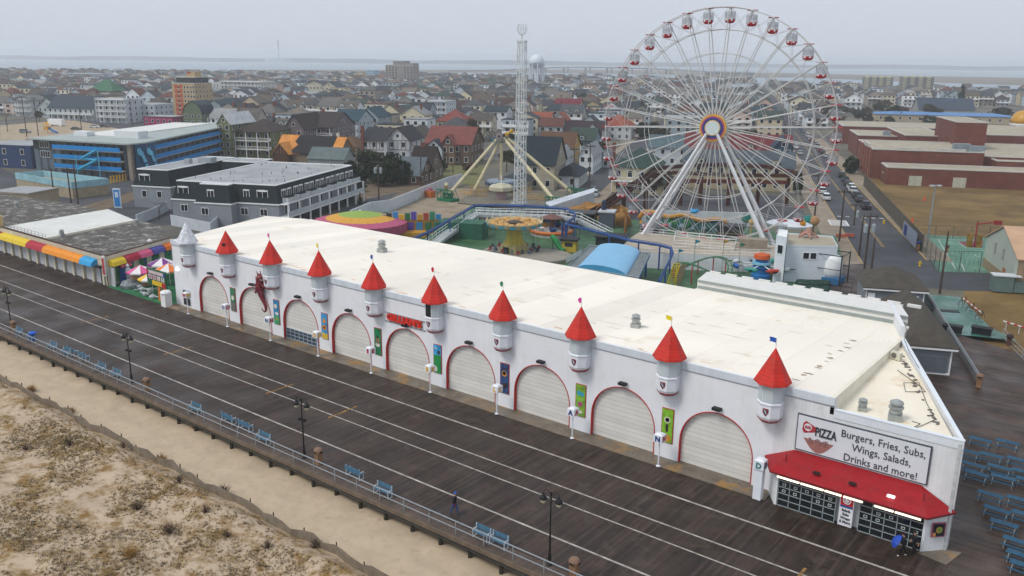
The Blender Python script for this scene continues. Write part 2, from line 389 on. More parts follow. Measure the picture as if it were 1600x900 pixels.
# right-hand deck beside the building (boards run the other way)
dk = [(-8, 41.05), (60, 41.05), (60, 104), (-8.8, 112), (-19.8, 117.2), (-27.3, 134.9), (-40, 150), (-48, 140), (-26, 100), (-8, 60)]
b = MB(); b.prism(dk, -.11, -.004); struct('boardwalk_side', b, PL2)
b = MB()
for y, ww in ((56.25, .2), (52.0, .15), (49.9, .13), (45.45, .17)):
    b.box(-260, 12, y-ww/2, y+ww/2, .002, .008)
struct('boardwalk_line', b, M('line_paint', '#a9a49c', .6, .35, 1.2, stain=('#6b6058', 2.0, .55, .7)))
b = MB()
for x in (-107.5, -88.2, -69.5, -59.9, -15.6): b.box(x-.1, x+.1, 49.2, 52.9, .010, .016)
struct('boardwalk_mark', b, M('mark_yellow', '#9a7440', .7, .35, 2.0, stain=('#4a3c30', 1.6, .5, .65)))
b = MB()
for x in np.arange(-256, 10, 9.15): b.box(x-.035, x+.035, 41.1, 59.8, .002, .0055)
struct('boardwalk_seam', b, M('seam', '#4d4038', .7, .4, 1.0))
# edge fascia, joists and pilings
tim = M('weathered_timber', '#6a5c4e', .85, .25, 1.3); pile_m = M('pile_timber', '#3d3a2e', .9, .35, 1.0)
b = MB(); b.box(-260, 10, 40.92, 41.05, -.34, .012); b.box(-260, 10, 41.3, 41.5, -.5, -.1); struct('boardwalk_fascia', b, tim)
b = MB(); b.box(-260, 10, 41.05, 42.35, .004, .024); struct('boardwalk_edge_boards', b, M('edge_planks', '#5d5048', .8, .28, .6, lines=('X', .145, .14, .5)))
for i in range(60):
    x = -121+i*2.85
    b = MB(); b.tube((0, 0, -2.2), (0, 0, -.12), .17, 8); b.box(-.14, .14, -.35, 2.2, -.42, -.12)
    solo('boardwalk_pile', b, pile_m, 'dark timber pile carrying the seaward edge of the boardwalk', 'pile', loc=None, group='timber piles under the boardwalk edge').location = (x, 41.35, 0)
# concrete apron
b = MB(); b.box(-106.5, -21.4, 60.0, 62.1, -.05, .05); b.prism([(-10.2, 59.7), (-8.2, 59.3), (-7.7, 61.6), (-8.6, 61.4)], -.05, .05)
struct('pavement_apron', b, M('apron_concrete', '#6f665a', .6, .25, .5, stain=('#8f6f42', .35, .52, .62), gloss=(.6, .25, .7)))

# --- railing at the seaward edge
galv = M('galvanised', '#9aa1a6', .45, .12, 2, metal=.4)
rail = thing('boardwalk_railing', 'long grey metal two-rail railing along the seaward edge of the boardwalk', 'railing', (-60, 41.3, 0))
b = MB(); b.tube((-135, 41.3, 1.05), (14, 41.3, 1.05), .05, 6); part('top_rail', b, galv, rail, True)
b = MB(); b.tube((-135, 41.3, .5), (14, 41.3, .5), .04, 6); part('lower_rail', b, galv, rail, True)
pb = MB(); pb.tube((0, 0, -.25), (0, 0, 1.05), .045, 6); pm = pb.mesh('post', galv)
for i in range(57):
    o = part('post', pm, None, rail); o.location = (-73+i*2.6, 0, 0)

# --- streets (town grid), pavements, kerbs, markings
walk = M('sidewalk', '#8e8272', .85, .18, .5, lines=('Y', 1.5, .03, .3)); kerbm = M('kerb', '#9a8f80', .8, .15, 1)
yel = M('road_yellow', '#a8894a', .7, .25, 1)
aR = tot(-85.7, 269.4)[0]; aL = tot(-146.8, 243.8)[0]
def street(a, w_, b0, b1, name='road', z=GZ+.02):
    m_ = MB(); m_.poly([(*tow(a-w_/2, b0), z), (*tow(a+w_/2, b0), z), (*tow(a+w_/2, b1), z), (*tow(a-w_/2, b1), z)]); return struct(name, m_, ASPH)
street(aR, 11.5, 150, 1500, 'road_right'); street(aL, 8.6, 150, 1200, 'road_left')
m_ = MB(); c0 = tow(aR+3.2, 151)
m_.poly([(*tow(aR-5.7, 150), GZ+.03)]+[(c0[0]+13*math.cos(t)*1.0, c0[1]+9.5*math.sin(t), GZ+.03) for t in [rad(-150+i*14) for i in range(17)]]+[(*tow(aR+5.7, 168), GZ+.03), (*tow(aR-5.7, 168), GZ+.03)])
struct('road_end', m_, ASPH)
walkm = MB()
for a0, a1, b0, b1 in ((aR+5.75, aR+10.0, 162, 420), (aR-10.5, aR-5.75, 150, 420), (aL+4.3, aL+7.4, 170, 420), (aL-7, -4.3+aL, 175, 420)):
    walkm.prism([tow(a0, b0), tow(a1, b0), tow(a1, b1), tow(a0, b1)], GZ-.05, GZ+.14)
struct('pavement', walkm, walk)
m_ = MB()
for o_, b0, b1 in ((5.65, 162, 420), (-5.75, 140, 420)): m_.prism([tow(aR+o_-.08, b0), tow(aR+o_+.1, b0), tow(aR+o_+.1, b1), tow(aR+o_-.08, b1)], GZ, GZ+.17)
struct('kerb', m_, M('kerb_yellow', '#b0935a', .8, .25, 1))
m_ = MB()
for o_ in (-.17, .17):
    for b0, b1 in ((172, 203), (209, 330), (340, 460)): m_.poly([(*tow(aR+o_-.07, b0), GZ+.045), (*tow(aR+o_+.07, b0), GZ+.045), (*tow(aR+o_+.07, b1), GZ+.045), (*tow(aR+o_-.07, b1), GZ+.045)])
struct('road_centre_line', m_, yel)
m_ = MB()
for i in range(6):
    a = aR-5+i*1.8; m_.poly([(*tow(a, 204.6), GZ+.044), (*tow(a+.9, 204.6), GZ+.044), (*tow(a+.9, 205.5), GZ+.044), (*tow(a, 205.5), GZ+.044)])
struct('crosswalk_mark', m_, M('road_white', '#b9bbb8', .7, .2))
AVE = [300, 412, 524, 640, 760, 880, 1010, 1150]; STR = [aR-i*(aR-aL) for i in range(-4, 15)]
for bb in AVE: 
    m_ = MB(); m_.poly([(*tow(-420, bb-5), GZ+.012), (*tow(-420, bb+5), GZ+.012), (*tow(1500, bb+5), GZ+.012), (*tow(1500, bb-5), GZ+.012)][::-1]); struct('road_avenue', m_, ASPH)
for k, a in enumerate(STR):
    if k not in (4, 5): street(a, 8, 215 if a < aL else 380, 1200, 'road_cross', GZ+.016)
# left part: motel street and lots
m_ = MB()
def gpoly(dst, pts, z=GZ, mi=0): q = [G(x, y, z) for x, y in pts]; dst.poly([tuple(p) for p in q], mi)
gpoly(m_, [(0, 262), (60, 290), (130, 296), (260, 268), (300, 280), (200, 350), (120, 330), (60, 318), (0, 322)], GZ+.03)
gpoly(m_, [(110, 338), (330, 268), (372, 262), (420, 330), (330, 350), (240, 352), (180, 345)], GZ+.034)
gpoly(m_, [(0, 196), (300, 180), (330, 196), (0, 262)], GZ+.026)
struct('road_motel', m_, ASPH)
m_ = MB(); gpoly(m_, [(0, 196), (110, 187), (190, 202), (60, 222), (0, 232)], GZ+.05); struct('ground_lot', m_, M('tan_lot', '#a1917a', .9, .15, .2))
m_ = MB(); gpoly(m_, [(130, 322), (255, 268+18), (275, 278), (268, 292), (140, 336)], GZ+.06); gpoly(m_, [(560, 282), (700, 262), (720, 275), (590, 318), (545, 312)], GZ+.05)
struct('ground_verge', m_, M('bare_soil', '#6b5d4c', .95, .25, .3))
m_ = MB(); gpoly(m_, [(545, 318), (600, 305), (625, 300), (590, 322), (560, 336), (530, 330)], GZ+.08); struct('road_side', m_, ASPH)
m_ = MB(); gpoly(m_, [(640, 262), (705, 240), (760, 262), (745, 290), (700, 285)], GZ+.07); struct('lawn', m_, M('winter_lawn', '#6a6a42', .95, .3, .3))
m_ = MB(); gpoly(m_, [(970, 300), (1210, 305), (1255, 330), (1262, 352), (960, 348)], GZ+.06); struct('parking_lot', m_, ASPH)
# school field, court, brown verge
m_ = MB(); gpoly(m_, [(1342, 262), (1600, 262), (1760, 280), (1760, 385), (1466, 385), (1440, 366)], GZ+.02)
gpoly(m_, [(1466, 424), (1600, 424), (1760, 560), (1600, 560), (1540, 540), (1500, 480), (1510, 445), (1480, 427)], GZ+.02)
struct('field', m_, M('winter_grass', '#68532f', .95, .25, .12, stain=('#7d653c', .07, .45, .62), detail=8))
m_ = MB(); m_.poly([tuple(G(x, y, GZ+.05)) for x, y in ((1432, 366), (1545, 372), (1620, 378), (1620, 430), (1530, 426), (1466, 425))]); struct('sports_court', m_, M('court_green', '#577e6c', .8, .15, .3, stain=('#6d9482', .25, .5, .7)))
m_ = MB(); gpoly(m_, [(1497, 378), (1537, 376), (1534, 387), (1512, 386)], GZ+.062); struct('court_key', m_, M('court_red', '#7b3c4a', .8, .2))
m_ = MB()
for p0, p1 in (((1466, 374), (1493, 420)), ((1450, 373), (1531, 376)), ((1497, 378), (1510, 388)), ((1510, 388), (1536, 388)), ((1502, 412), (1508, 424)), ((1520, 398), (1531, 402))):
    A, B = G(*p0, GZ+.07), G(*p1, GZ+.07); d = (B-A).normalized(); n_ = Vector((-d.y, d.x, 0))*.08; m_.poly([tuple(A-n_), tuple(A+n_), tuple(B+n_), tuple(B-n_)])
struct('court_line', m_, MATS['road_white'])
# the amusement pier floor behind the hall
grn = M('pier_green', '#355d3b', .7, .25, .25, stain=('#517558', .3, .48, .7), gloss=(.3, .35, .75))
m_ = MB(); m_.prism([(-116, 84), (-18, 84), (-24, 100), (-34, 124), (-52, 172), (-118, 152), (-148, 150)], GZ, -.02); struct('pier_floor', m_, grn)
m_ = MB(); gpoly(m_, [(560, 350), (600, 335), (700, 294), (880, 300), (905, 322), (735, 322), (660, 368), (610, 360)], .02); struct('pier_floor_concrete', m_, M('pier_concrete', '#8a7c68', .8, .2, .3, stain=('#9b8e7c', .25, .5, .7)))
m_ = MB(); m_.poly([tuple(G(x, y, .03)) for x, y in ((1440, 459), (1500, 464), (1548, 512), (1590, 532), (1488, 522), (1466, 500))]); struct('deck_green', m_, M('wet_green', '#3e6a5f', .35, .25, .3, gloss=(.25, .15, .45)))
# ------------------------------------------------------------------ the castle-fronted arcade hall
YF = 61.8; PITCH_X = 8.82; D0 = -97.05            # centre of first door; piers half-way between
wallm = M('white_cladding', '#e2e4e8', .6, .04, .4, lines=('X', .42, .035, .06), stain=('#cfd0cf', .6, .55, .8))
wallR = M('white_boards', '#dcdee0', .6, .07, .5, lines=('X', .3, .06, .15), stain=('#bfc0bd', .7, .55, .8))
redm = M('red_trim', '#b3231f', .5, .1, 1); redroof = M('red_shingle', '#c8271a', .6, .14, 2.2, lines=('Z', .27, .14, .30), stain=('#9c3a2a', 1.4, .52, .75))
membrane = M('roof_membrane', '#eee7da', .6, .05, .09, lines=('X', 3.05, .012, .22), stain=('#cbb593', .16, .6, .84), bump=.05)
doorm = M('roller_slats', '#d6d4ce', .6, .06, .5,  lines=('Z', .42, .16, .2))
darkst = M('dark_stain', '#8e8578', .9, .3, 2)
hall = thing('arcade_hall', 'long white castle-fronted amusement hall with red-coned turrets along the boardwalk', 'amusement hall', (-57.3, YF, 0))
b = MB(); XL, XM, XR = -106.0, -17.4, -8.6; ZW, ZA, RI_, SP, HW = 9.0, 2.0, 3.4, 2.0, 3.25
arch = [(HW*math.cos(math.pi*i/24), SP+RI_*math.sin(math.pi*i/24)**.95) for i in range(25)]
trim = MB(); doors = []
x_prev = XL
for k in range(9):
    c = D0+k*PITCH_X
    b.box(x_prev, c-HW, YF, YF+.35, 0, ZW)          # pier up to the roof line
    pts = [(c+x, z) for x, z in arch][::-1]
    for i in range(24):
        (xa, za), (xb, zb) = pts[i], pts[i+1]
        b.fs([(xa, YF, za), (xb, YF, zb), (xb, YF, ZW), (xa, YF, ZW), (xa, YF+.35, za), (xb, YF+.35, zb), (xb, YF+.35, ZW), (xa, YF+.35, ZW)], [(0, 1, 2, 3), (5, 4, 7, 6), (3, 2, 6, 7)])
    x_prev = c+HW
b.box(x_prev, -21.8, YF, YF+.35, 0, ZW)
part('wall', b, wallm, hall, True)
for k in range(9):
    c = D0+k*PITCH_X; t = MB(); pts = [(c-HW, 0.0)]+[(c+x, z) for x, z in arch][::-1]+[(c+HW, 0.0)]
    for (xa, za), (xb, zb) in zip(pts, pts[1:]):
        def inn(x, z, w_=.07):
            dx, dz = c-x, (1.2-z) if z > SP else 0; l = math.hypot(dx, dz) or 1; return (x+dx/l*w_, z+dz/l*w_ if z > SP else z)
        ia, ib = inn(xa, za), inn(xb, zb)
        t.fs([(xa, YF-.05, za), (xb, YF-.05, zb), (ib[0], YF-.05, ib[1]), (ia[0], YF-.05, ia[1]), (xa, YF+.36, za), (xb, YF+.36, zb), (ib[0], YF+.36, ib[1]), (ia[0], YF+.36, ia[1])], [(0, 1, 2, 3), (3, 2, 6, 7), (1, 0, 4, 5)])
    part('arch_trim', t, redm, hall, True)
    t = MB(); pp = [(c-HW, .0)]+[(c+x, z) for x, z in arch][::-1]+[(c+HW, .0)]; z0 = 1.35 if k == 2 else 0
    if k == 2:
        pp = [(c-HW, z0)]+pp[1:-1]+[(c+HW, z0)]
    t.fs([(x, YF+.30, z) for x, z in pp], [tuple(range(len(pp)))]); dr = part('roller_door', t, doorm, hall, True)
    if k == 2:
        t = MB()
        for i in range(9): x = c-HW+.15+i*.78; t.box(x, x+.07, YF+.22, YF+.27, 0, 1.35, 0)
        for z in (0.05, .5, .95, 1.3): t.box(c-HW, c+HW, YF+.22, YF+.26, z, z+.06, 0)
        t.box(c-HW, c+HW, YF+.31, YF+.33, 0, 1.4, 1); part('shutter_grille', t, [flatm('#9db2c4'), flatm('#3b434c')], hall, True)
    t = MB(); t.box(c-.36, c+.36, YF-.5, YF-.05, 5.72, 5.94, 0); t.box(c-.28, c+.28, YF-.46, YF-.1, 5.68, 5.72, 1); t.box(c-.05, c+.05, YF-.2, YF, 5.62, 5.78, 0)
    part('wall_light', t, [flatm('#1d1f22'), flatm('#cfd4d8', .3)], hall, True)
# threshold stains are real grit strips on the apron
# left portion of wall: plinth window
t = MB(); t.box(-104.2, -102.5, YF-.06, YF+.01, .25, 2.5, 0)
for i in range(2):
    for j in range(2): t.box(-104.1+i*.82, -104.1+i*.82+.72, YF-.09, YF-.06, .35+j*1.06, 1.3+j*1.06, 1)
part('window', t, [flatm('#c9cdd1'), MATS['window_glass']], hall, True)
# parapet band
b = MB(); b.box(XL-.1, XM, YF-.1, YF+.02, 8.42, 9.04); part('parapet_band', b, M('band_white', '#cdd4db', .6, .05, .5, lines=('X', .42, .035, .16)), hall, True)
b = MB(); b.box(XL-.05, XM, YF-.03, YF+.0, 8.28, 8.34); part('groove', b, flatm('#a9adb2'), hall, True)
# right lower wall with recessed bay area
YB = 87.5
def lx(y, x0=XL, k=.435): return x0-(y-YF)*k
b = MB(); b.prism([(-21.8, YF), (XR, 61.5), (XR-.15, 61.9), (-21.8, YF+.35)], 3.0, lambda x, y: ZW if x < XM-.01 else 8.1, 0)
b = MB(); b.box(-21.8, XM, YF, YF+.35, 3.0, ZW); b.prism([(XM, YF), (XR, YF), (XR-.15, YF+.35), (XM, YF+.35)], 2.5, 8.1)
part('wall', b, wallR, hall, True)
# side and rear walls
b = MB()
b.prism([(XL-.02, YF+.36), (XL+.35, YF+.36), (lx(84.4)+.35, 84.4), (lx(84.4), 84.4)], 0, lambda x, y: 9.0-(y-YF)*.043)
b.prism([(lx(84.4), 84.4), (-108.6, YB), (-108.3, YB-.3), (lx(84.4)+.3, 84.2)], 0, 8.0)
b.prism([(-108.6, YB), (-19.5, YB), (-19.5, YB-.3), (-108.6, YB-.3)], 0, 7.95)
b.prism([(XR, YF), (-17.9, 83.2), (-18.25, 83.05), (XR-.42, YF+.36)], 0, 8.12)
b.prism([(-17.9, 83.2), (-21.4, 92), (-21.8, 91.8), (-18.3, 83.1)], 0, 9.3)
part('wall', b, M('side_white', '#d6d8da', .65, .08, .5), hall, True)
# roofs
def rz(x, y): return 8.96-(y-YF)*.038
b = MB(); pts = [(XL+.05, YF+.02), (XM-.2, YF+.02), (-17.9, 83.1), (-19.6, YB), (-108.4, YB-.02), (lx(84.4)+.1, 84.3)]
b.prism(pts, 8.0, rz); rf = part('roof', b, membrane, hall, True)
b = MB(); b.prism([(XM-.2, YF+.3), (XR-.4, 61.75), (-17.9, 82.6)], 7.6, 7.72); part('roof', b, M('roof_membrane_low', '#ebe2cf', .6, .07, .2, stain=('#cfae7c', .25, .55, .75)), hall, True)
b = MB(); b.prism([(XM-.32, YF), (XM-.02, YF), (-17.85, 83.1), (-18.15, 83.1)], 7.7, lambda x, y: rz(x, y)+.10); part('roof_kerb', b, M('kerb_cream', '#e2dccb', .6, .06), hall, True)
b = MB(); b.prism([(XR+.03, YF-.09), (-17.85, 83.25), (-18.3, 83.05), (XR-.45, YF+.3)], 8.165, 8.24); b.box(XM, XR, YF-.08, YF+.3, 8.1, 8.16); b.box(XM, XR, YF-.05, YF-.005, 7.5, 8.1)
part('coping', b, M('coping_white', '#d9dfe5', .5, .05), hall, True)
# raised rear strip with crenellations
b = MB(); A = Vp(1092, 436, YB); Bq = Vp(1420, 499, YB)
xa, xb = A.x, Bq.x; zr = 9.25
b.prism([(xa, YB-.3), (xb, YB-.3), (xb-1.9, YB+4.2), (xa-1.0, YB+4.2)], 7.0, lambda x, y: zr-(y-YB)*.02)
sl_ = part('rear_parapet_roof', b, M('rear_white', '#d6d5d0', .6, .05), hall, True)
b = MB(); b.box(xa+.1, xb, YB-.42, YB-.32, 9.0, 9.24); b.box(xa+.1, xb, YB-.36, YB-.31, 7.6, 8.6); part('gutter_and_shade', b, flatm('#8f9794'), hall, True)  # gutter line, and a grey sheet below it painting shade on the near face
b = MB()
for i in range(12):
    x = xa-.6+i*(xb-xa)/11.3; b.box(x, x+1.3, YB+4.0, YB+4.4, 9.05, 9.32)
b.box(xa-1, xb-1.6, YB+4.05, YB+4.3, 8.6, 9.12); part('crenellation', b, M('rear_white', None), hall, True)
b = MB(); b.prism([(-42, YB-6.5), (xb+.6, YB-6.5), (xb+.2, YB-.3), (xa, YB-.3)], 8.0, lambda x, y: rz(x, y)+.06+max(0, (y-(YB-6.5)))*.03); part('roof_cricket', b, membrane, hall, True)
# roof dirt marks (thin patches of grit)
rr = random.Random(12); b = MB()
def grit(x, y, a, w_, dst=b):
    n = 7; dst.fs([(x+a*math.cos(6.283*i/n)*rr.uniform(.5, 1), y+w_*math.sin(6.283*i/n)*rr.uniform(.5, 1), rz(x, y)+.012-.038*w_*math.sin(6.283*i/n)*.5) for i in range(n)], [tuple(range(n))])
for i in range(52): x = rr.uniform(-92, -20); y = rr.uniform(66, 84); grit(x, y, rr.uniform(.25, 1.1), rr.uniform(.03, .09))
for i in range(12): y = 63.5+i*1.35+rr.random(); grit(-20.9-(y-YF)*.02+rr.uniform(-.4, .4), y, rr.uniform(.2, .6), rr.uniform(.12, .4))
for i in range(14): x = rr.uniform(-60, -24); y = rr.uniform(64, 80); grit(x, y, rr.uniform(1.2, 2.6), .035)
part('roof_grit', b, M('grit', '#b5a792', .9, .5, 3), hall, True)['kind'] = 'stuff'
b = MB()
for i in range(26): x = rr.uniform(-95, -22); y = YF+rr.uniform(.3, 1.6); grit(x, y, rr.uniform(.4, 1.4), rr.uniform(.05, .2), b)
part('roof_rust', b, M('rust_stain', '#d3ac7e', .9, .3, 2), hall, True)['kind'] = 'stuff'
# turrets
flagc = [None, None, '#d83a9c', '#e8d21e', '#2a3fa0', '#c8202a', '#157a4a', '#d83a9c', '#e8d21e', '#1f56b0']
white_t = M('turret_white', '#dfe2e8', .55, .05); glassg = M('turret_glass', '#bcc6ca', .3, .08, .6, spec=.5)
body = MB(); R8 = 1.0; ph = rad(22.5)
body.lathe([(.52, 6.0), (.62, 6.05), (.62, 6.14), (.72, 6.2), (.74, 6.3), (.88, 6.36), (R8, 6.6), (R8, 7.62), (R8+.06, 7.66), (R8+.06, 7.76), (R8-.03, 7.8), (R8-.03, 9.4)], n=8, ph=ph)
body_me = body.mesh('turret', [white_t])
cone = MB(); cone.lathe([(1.42, 9.32), (1.42, 9.40), (.02, 12.05)], n=8, ph=ph); cone_me = cone.mesh('turret_roof', [redroof]); conew_me = cone.mesh('turret_roof', [M('bare_cone', '#cfd2d8', .6, .25, 2.5)])
ln = MB()
for z, r in ((6.17, .72), (6.34, .86)): ln.lathe([(r, z-.045), (r+.05, z-.02), (r+.05, z+.03), (r, z+.05)], n=8, ph=ph, caps=False)
ln_me = ln.mesh('band', [M('band_maroon', '#8e2a2c', .5, .1)])
pan = MB(); pan.box(-.33, .33, -.03, .02, -.68, .68); pan_me = pan.mesh('window_panel', [glassg]); pan_open = pan.mesh('window_opening', [flatm('#1a1a1c')])
cr = MB(); cr.prism([(-.22, .26), (.22, .26), (.22, -.05), (0, -.34), (-.22, -.05)], 0, .05, 0); cr.prism([(-.15, .2), (.15, .2), (.15, -.03), (0, -.25), (-.15, -.03)], .05, .07, 1); cr.prism([(-.12, .17), (-.04, .17), (.12, -.1), (.04, -.12)], .07, .08, 2)
cr_me = cr.mesh('crest', [flatm('#8a1f28'), flatm('#4b5361'), flatm('#c8c9cf')])
fp = MB(); fp.tube((0, 0, 12.0), (0, 0, 12.75), .035, 6); fpl_me = fp.mesh('flag_pole', [flatm('#e2e2e2')])
for k in range(10):
    x = D0-PITCH_X/2+k*PITCH_X
    t = part('turret', body_me, None, hall); t.location = Vector((x, YF-.42, 0))-hall.location
    rf_ = part('turret_roof', conew_me if k == 0 else cone_me, None, t)
    if k == 0: t['label'] = 'bare white turret without red shingles'
    part('band', ln_me, None, t)
    for i, a in enumerate((-157.5+90-22.5, -90, -45, 0, 180, -135)):
        if i == 0: continue
        ar = rad(a); d = (R8-.03)*math.cos(rad(22.5))+.01
        o = part('window_panel' if not (k == 5 and a == -45) else 'window_opening', pan_open if (k == 5 and a == -90) else pan_me, None, t)
        o.location = (d*math.cos(ar), d*math.sin(ar), 8.58); o.rotation_euler = (0, 0, ar+math.pi/2)
    o = part('crest', cr_me, None, t); o.location = (-.35*0, -R8*.93, 7.12); o.rotation_euler = (math.pi/2, 0, 0)
    if flagc[k]:
        part('flag_pole', fpl_me, None, t); f = MB(); s_ = -1; pts = [(0, 12.75), (s_*.12, 12.86), (s_*.34, 12.72), (s_*.4, 12.52), (s_*.16, 12.3), (0, 12.42)]
        if k >= 8: pts = [(0, 12.8), (s_*.25, 12.86), (s_*.6, 12.82), (s_*.5, 12.6), (s_*.62, 12.5), (s_*.15, 12.48), (0, 12.42)]
        f.fs([(a, .01+.05*math.sin(a*9), z) for a, z in pts]+[(a, -.01+.05*math.sin(a*9), z) for a, z in pts], [tuple(range(len(pts))), tuple(range(len(pts), 2*len(pts)))[::-1]])
        part('flag', f, flatm(flagc[k]), t)
    if k == 1:
        f = MB(); f.cb((.42, -.66, 10.3), (.36, .3, .55), rad(33), 0); part('roof_hatch', f, flatm('#26242a'), t)
# painted panels between the doors
PC = [('#3c7f5c', '#6d6a62'), ('#2f86b4', '#3aa36c'), ('#3e95c8', '#d9b83a'), ('#1d7a50', '#8a7358'), ('#3aa0d8', '#1f8a48'), ('#2e4a78', '#cfae6a'), ('#79a83c', '#2aa0c0'), ('#7fb52e', '#5c4630'), ]
rr = random.Random(5)
for k, (c1, c2) in enumerate(PC):
    x = D0+PITCH_X/2+k*PITCH_X+.0; z0, z1 = 1.55, 4.55
    t = MB(); t.box(x-.56, x+.56, YF-.07, YF, z0-.06, z1+.06, 0); t.box(x-.5, x+.5, YF-.1, YF-.07, z0, z1, 1)
    yb = YF-.10
    def disc(cx_, cz, r, mi, sq=1.0, n=12): t.fs([(cx_+r*math.cos(6.283*i/n), yb-.012, cz+r*sq*math.sin(6.283*i/n)) for i in range(n)], [tuple(range(n))], mi)
    if k == 0: disc(x, 3.3, .28, 3, 1.2); disc(x+.05, 3.75, .18, 2); t.box(x-.5, x+.5, yb-.006, yb, z0, z0+1.1, 2)
    if k == 1: disc(x-.1, 3.8, .3, 3); t.box(x-.5, x+.5, yb-.006, yb, z0, 2.6, 2); disc(x+.1, 2.9, .33, 3, .6); disc(x, 2.2, .16, 4)
    if k == 2: disc(x+.02, 3.7, .27, 4); disc(x, 2.9, .36, 4, .9); disc(x, 2.9, .15, 3); t.box(x-.5, x+.5, yb-.006, yb, z0, 2.2, 2)
    if k == 3: disc(x, 3.2, .3, 2, 1.3); disc(x, 2.7, .34, 3, .7); disc(x, 3.6, .16, 5)
    if k == 4: t.box(x-.5, x+.5, yb-.006, yb, z0, 3.5, 2); disc(x+.2, 3.8, .2, 5, 1.2); disc(x-.2, 1.95, .2, 3, 1.5); disc(x-.2, 4.2, .15, 3, .5)
    if k == 5: disc(x, 3.55, .3, 4); disc(x, 3.6, .2, 3); t.box(x-.4, x+.4, yb-.006, yb, 4.0, 4.15, 5); disc(x, 2.3, .35, 5, .8)
    if k == 6: disc(x-.17, 3.75, .19, 2, 1.3); disc(x+.2, 3.7, .17, 2, 1.3); disc(x, 2.7, .22, 6, 1.2); disc(x, 1.95, .3, 3, .5)
    if k == 7: disc(x, 3.6, .29, 3); disc(x, 3.6, .2, 5, 1); disc(x, 3.6, .12, 3); t.box(x-.12, x+.12, yb-.008, yb-.002, 2.5, 3.2, 5); disc(x, 1.95, .4, 4, .8)
    part('painted_panel', t, [flatm('#a8322c'), flatm(c1, var=.35), flatm(c2, var=.3), flatm('#d4d0c4'), flatm('#cf8a3a'), flatm('#3c2c2c'), flatm('#b0447a')], hall, True)
# red name lettering above the fifth door
mm = flatm('#d22d1e'); A = Vp(603, 493); Bq = Vp(664, 509)
letter('name_sign', "GILLIAN'S", 1.0, mm, hall, ((A.x+Bq.x)/2, YF-.18, (A.z+Bq.z)/2), sx=(Bq.x-A.x)/4.9, ext=.09, bold=.045)
b = MB(); b.box(A.x-.1, Bq.x+.1, YF-.12, YF-.02, A.z-.55, A.z-.48); b.box(A.x-.1, Bq.x+.1, YF-.12, YF-.02, A.z+.42, A.z+.47); part('sign_rail', b, flatm('#8c8c8c'), hall, True)
# shop front at the right end ------------------------------------------------
brd = MB(); ax0, ax1, az0, az1 = -20.0, -10.5, 4.25, 7.2
brd.box(ax0, ax1, YF-.14, YF-.02, az0, az1, 0); brd.box(ax0+.09, ax1-.09, YF-.17, YF-.14, az0+.09, az1-.09, 1)
sb = part('sign_board', brd, [flatm('#4a4f57'), M('sign_white', '#d5d8de', .5, .04)], hall, True)
tx = flatm('#3c4048')
for i, s_ in enumerate(('Burgers, Fries, Subs,', 'Wings, Salads,', 'Drinks and more!')):
    letter('lettering', s_, .82, tx, sb, (-13.75, YF-.19, 6.5-i*.9), sx=.88)
lg = MB(); yl = YF-.18
def dpoly(pts, mi, dy=0.0): lg.fs([(x, yl-dy, z) for x, z in pts], [tuple(range(len(pts)))], mi)
lcx = -18.35
dpoly([(lcx-1.15, 6.55), (lcx-.95, 6.75), (lcx-.2, 6.42), (lcx-.2, 6.0), (lcx-1.05, 5.75), (lcx-1.2, 6.0)], 0)
dpoly([(lcx-.78+.3*math.cos(6.28*i/16), 6.28+.3*math.sin(6.28*i/16)) for i in range(16)], 1, .006)
dpoly([(lcx-1.05+2.3*i/16-.0, 5.38-1.0*math.sin(math.pi*i/16)) for i in range(17)], 2)
part('logo', lg, [flatm('#a8323a'), flatm('#d8d8dc'), flatm('#9a6a60')], sb, True)
letter('lettering', '6th', .36, flatm('#a8323a'), sb, (lcx-.78, YF-.2, 6.28), bold=.01)
letter('lettering', 'PIZZA', .98, flatm('#31343c'), sb, (lcx+.58, YF-.21, 6.08), sx=.6, bold=.02)
letter('lettering', '& Grill', .62, flatm('#8f6a6a'), sb, (lcx+.05, YF-.2, 5.28), sx=.9, bold=.012)
# bay
b = MB(); BL, BR = -20.6, -9.9; YS = 60.0
b.prism([(-21.8, YF), (BL, YS), (BL+.16, YS), (BL+.16, YS+.2), (-21.5, YF)], 0, 3.0); b.prism([(BR, YS), (-8.6, 61.4), (-8.75, 61.75), (BR-.1, YS+.2), (BR-.16, YS)], 0, 3.0)
b.box(BL, BR, YS+.5, YS+.6, 0, 3); b.box(BL, BR, YS, YS+.12, 2.62, 3.0)
part('bay_wall', b, wallR, hall, True)
b = MB(); E_, zE = .6, 2.95
eave = [(-22.3, YF, zE), (BL-.35, YS-E_, zE), (BR+.15, YS-E_, zE), (-8.4, 61.55, zE)]; top = [(-20.0, YF, 4.1), (-10.9, YF, 4.1)]
b.fs(eave+top, [(0, 1, 4), (1, 2, 5, 4), (2, 3, 5)], 0); b.fs([(x, y, z-.14) for x, y, z in eave]+eave, [(0, 1, 5, 4), (1, 2, 6, 5), (2, 3, 7, 6), (3, 2, 1, 0)], 1)
part('awning_roof', b, [M('red_shingle_awning', '#9c111c', .5, .12, 1.6, lines=('Z', .085, .16, .3), stain=('#8e2a2c', 1.2, .5, .75)), flatm('#6d1a20')], hall, True)
b = MB()
for x0, x1 in ((-20.4, -18.7), (-18.6, -16.9), (-16.8, -15.6), (-15.45, -14.1), (-13.3, -12.0), (-11.9, -10.2)): b.box(x0, x1, YS-.5, YS-.38, 2.55, 2.66)
part('light_tube', b, M('tube_lit', '#fff1d6', .4, 0, emit=1.2), hall, True)
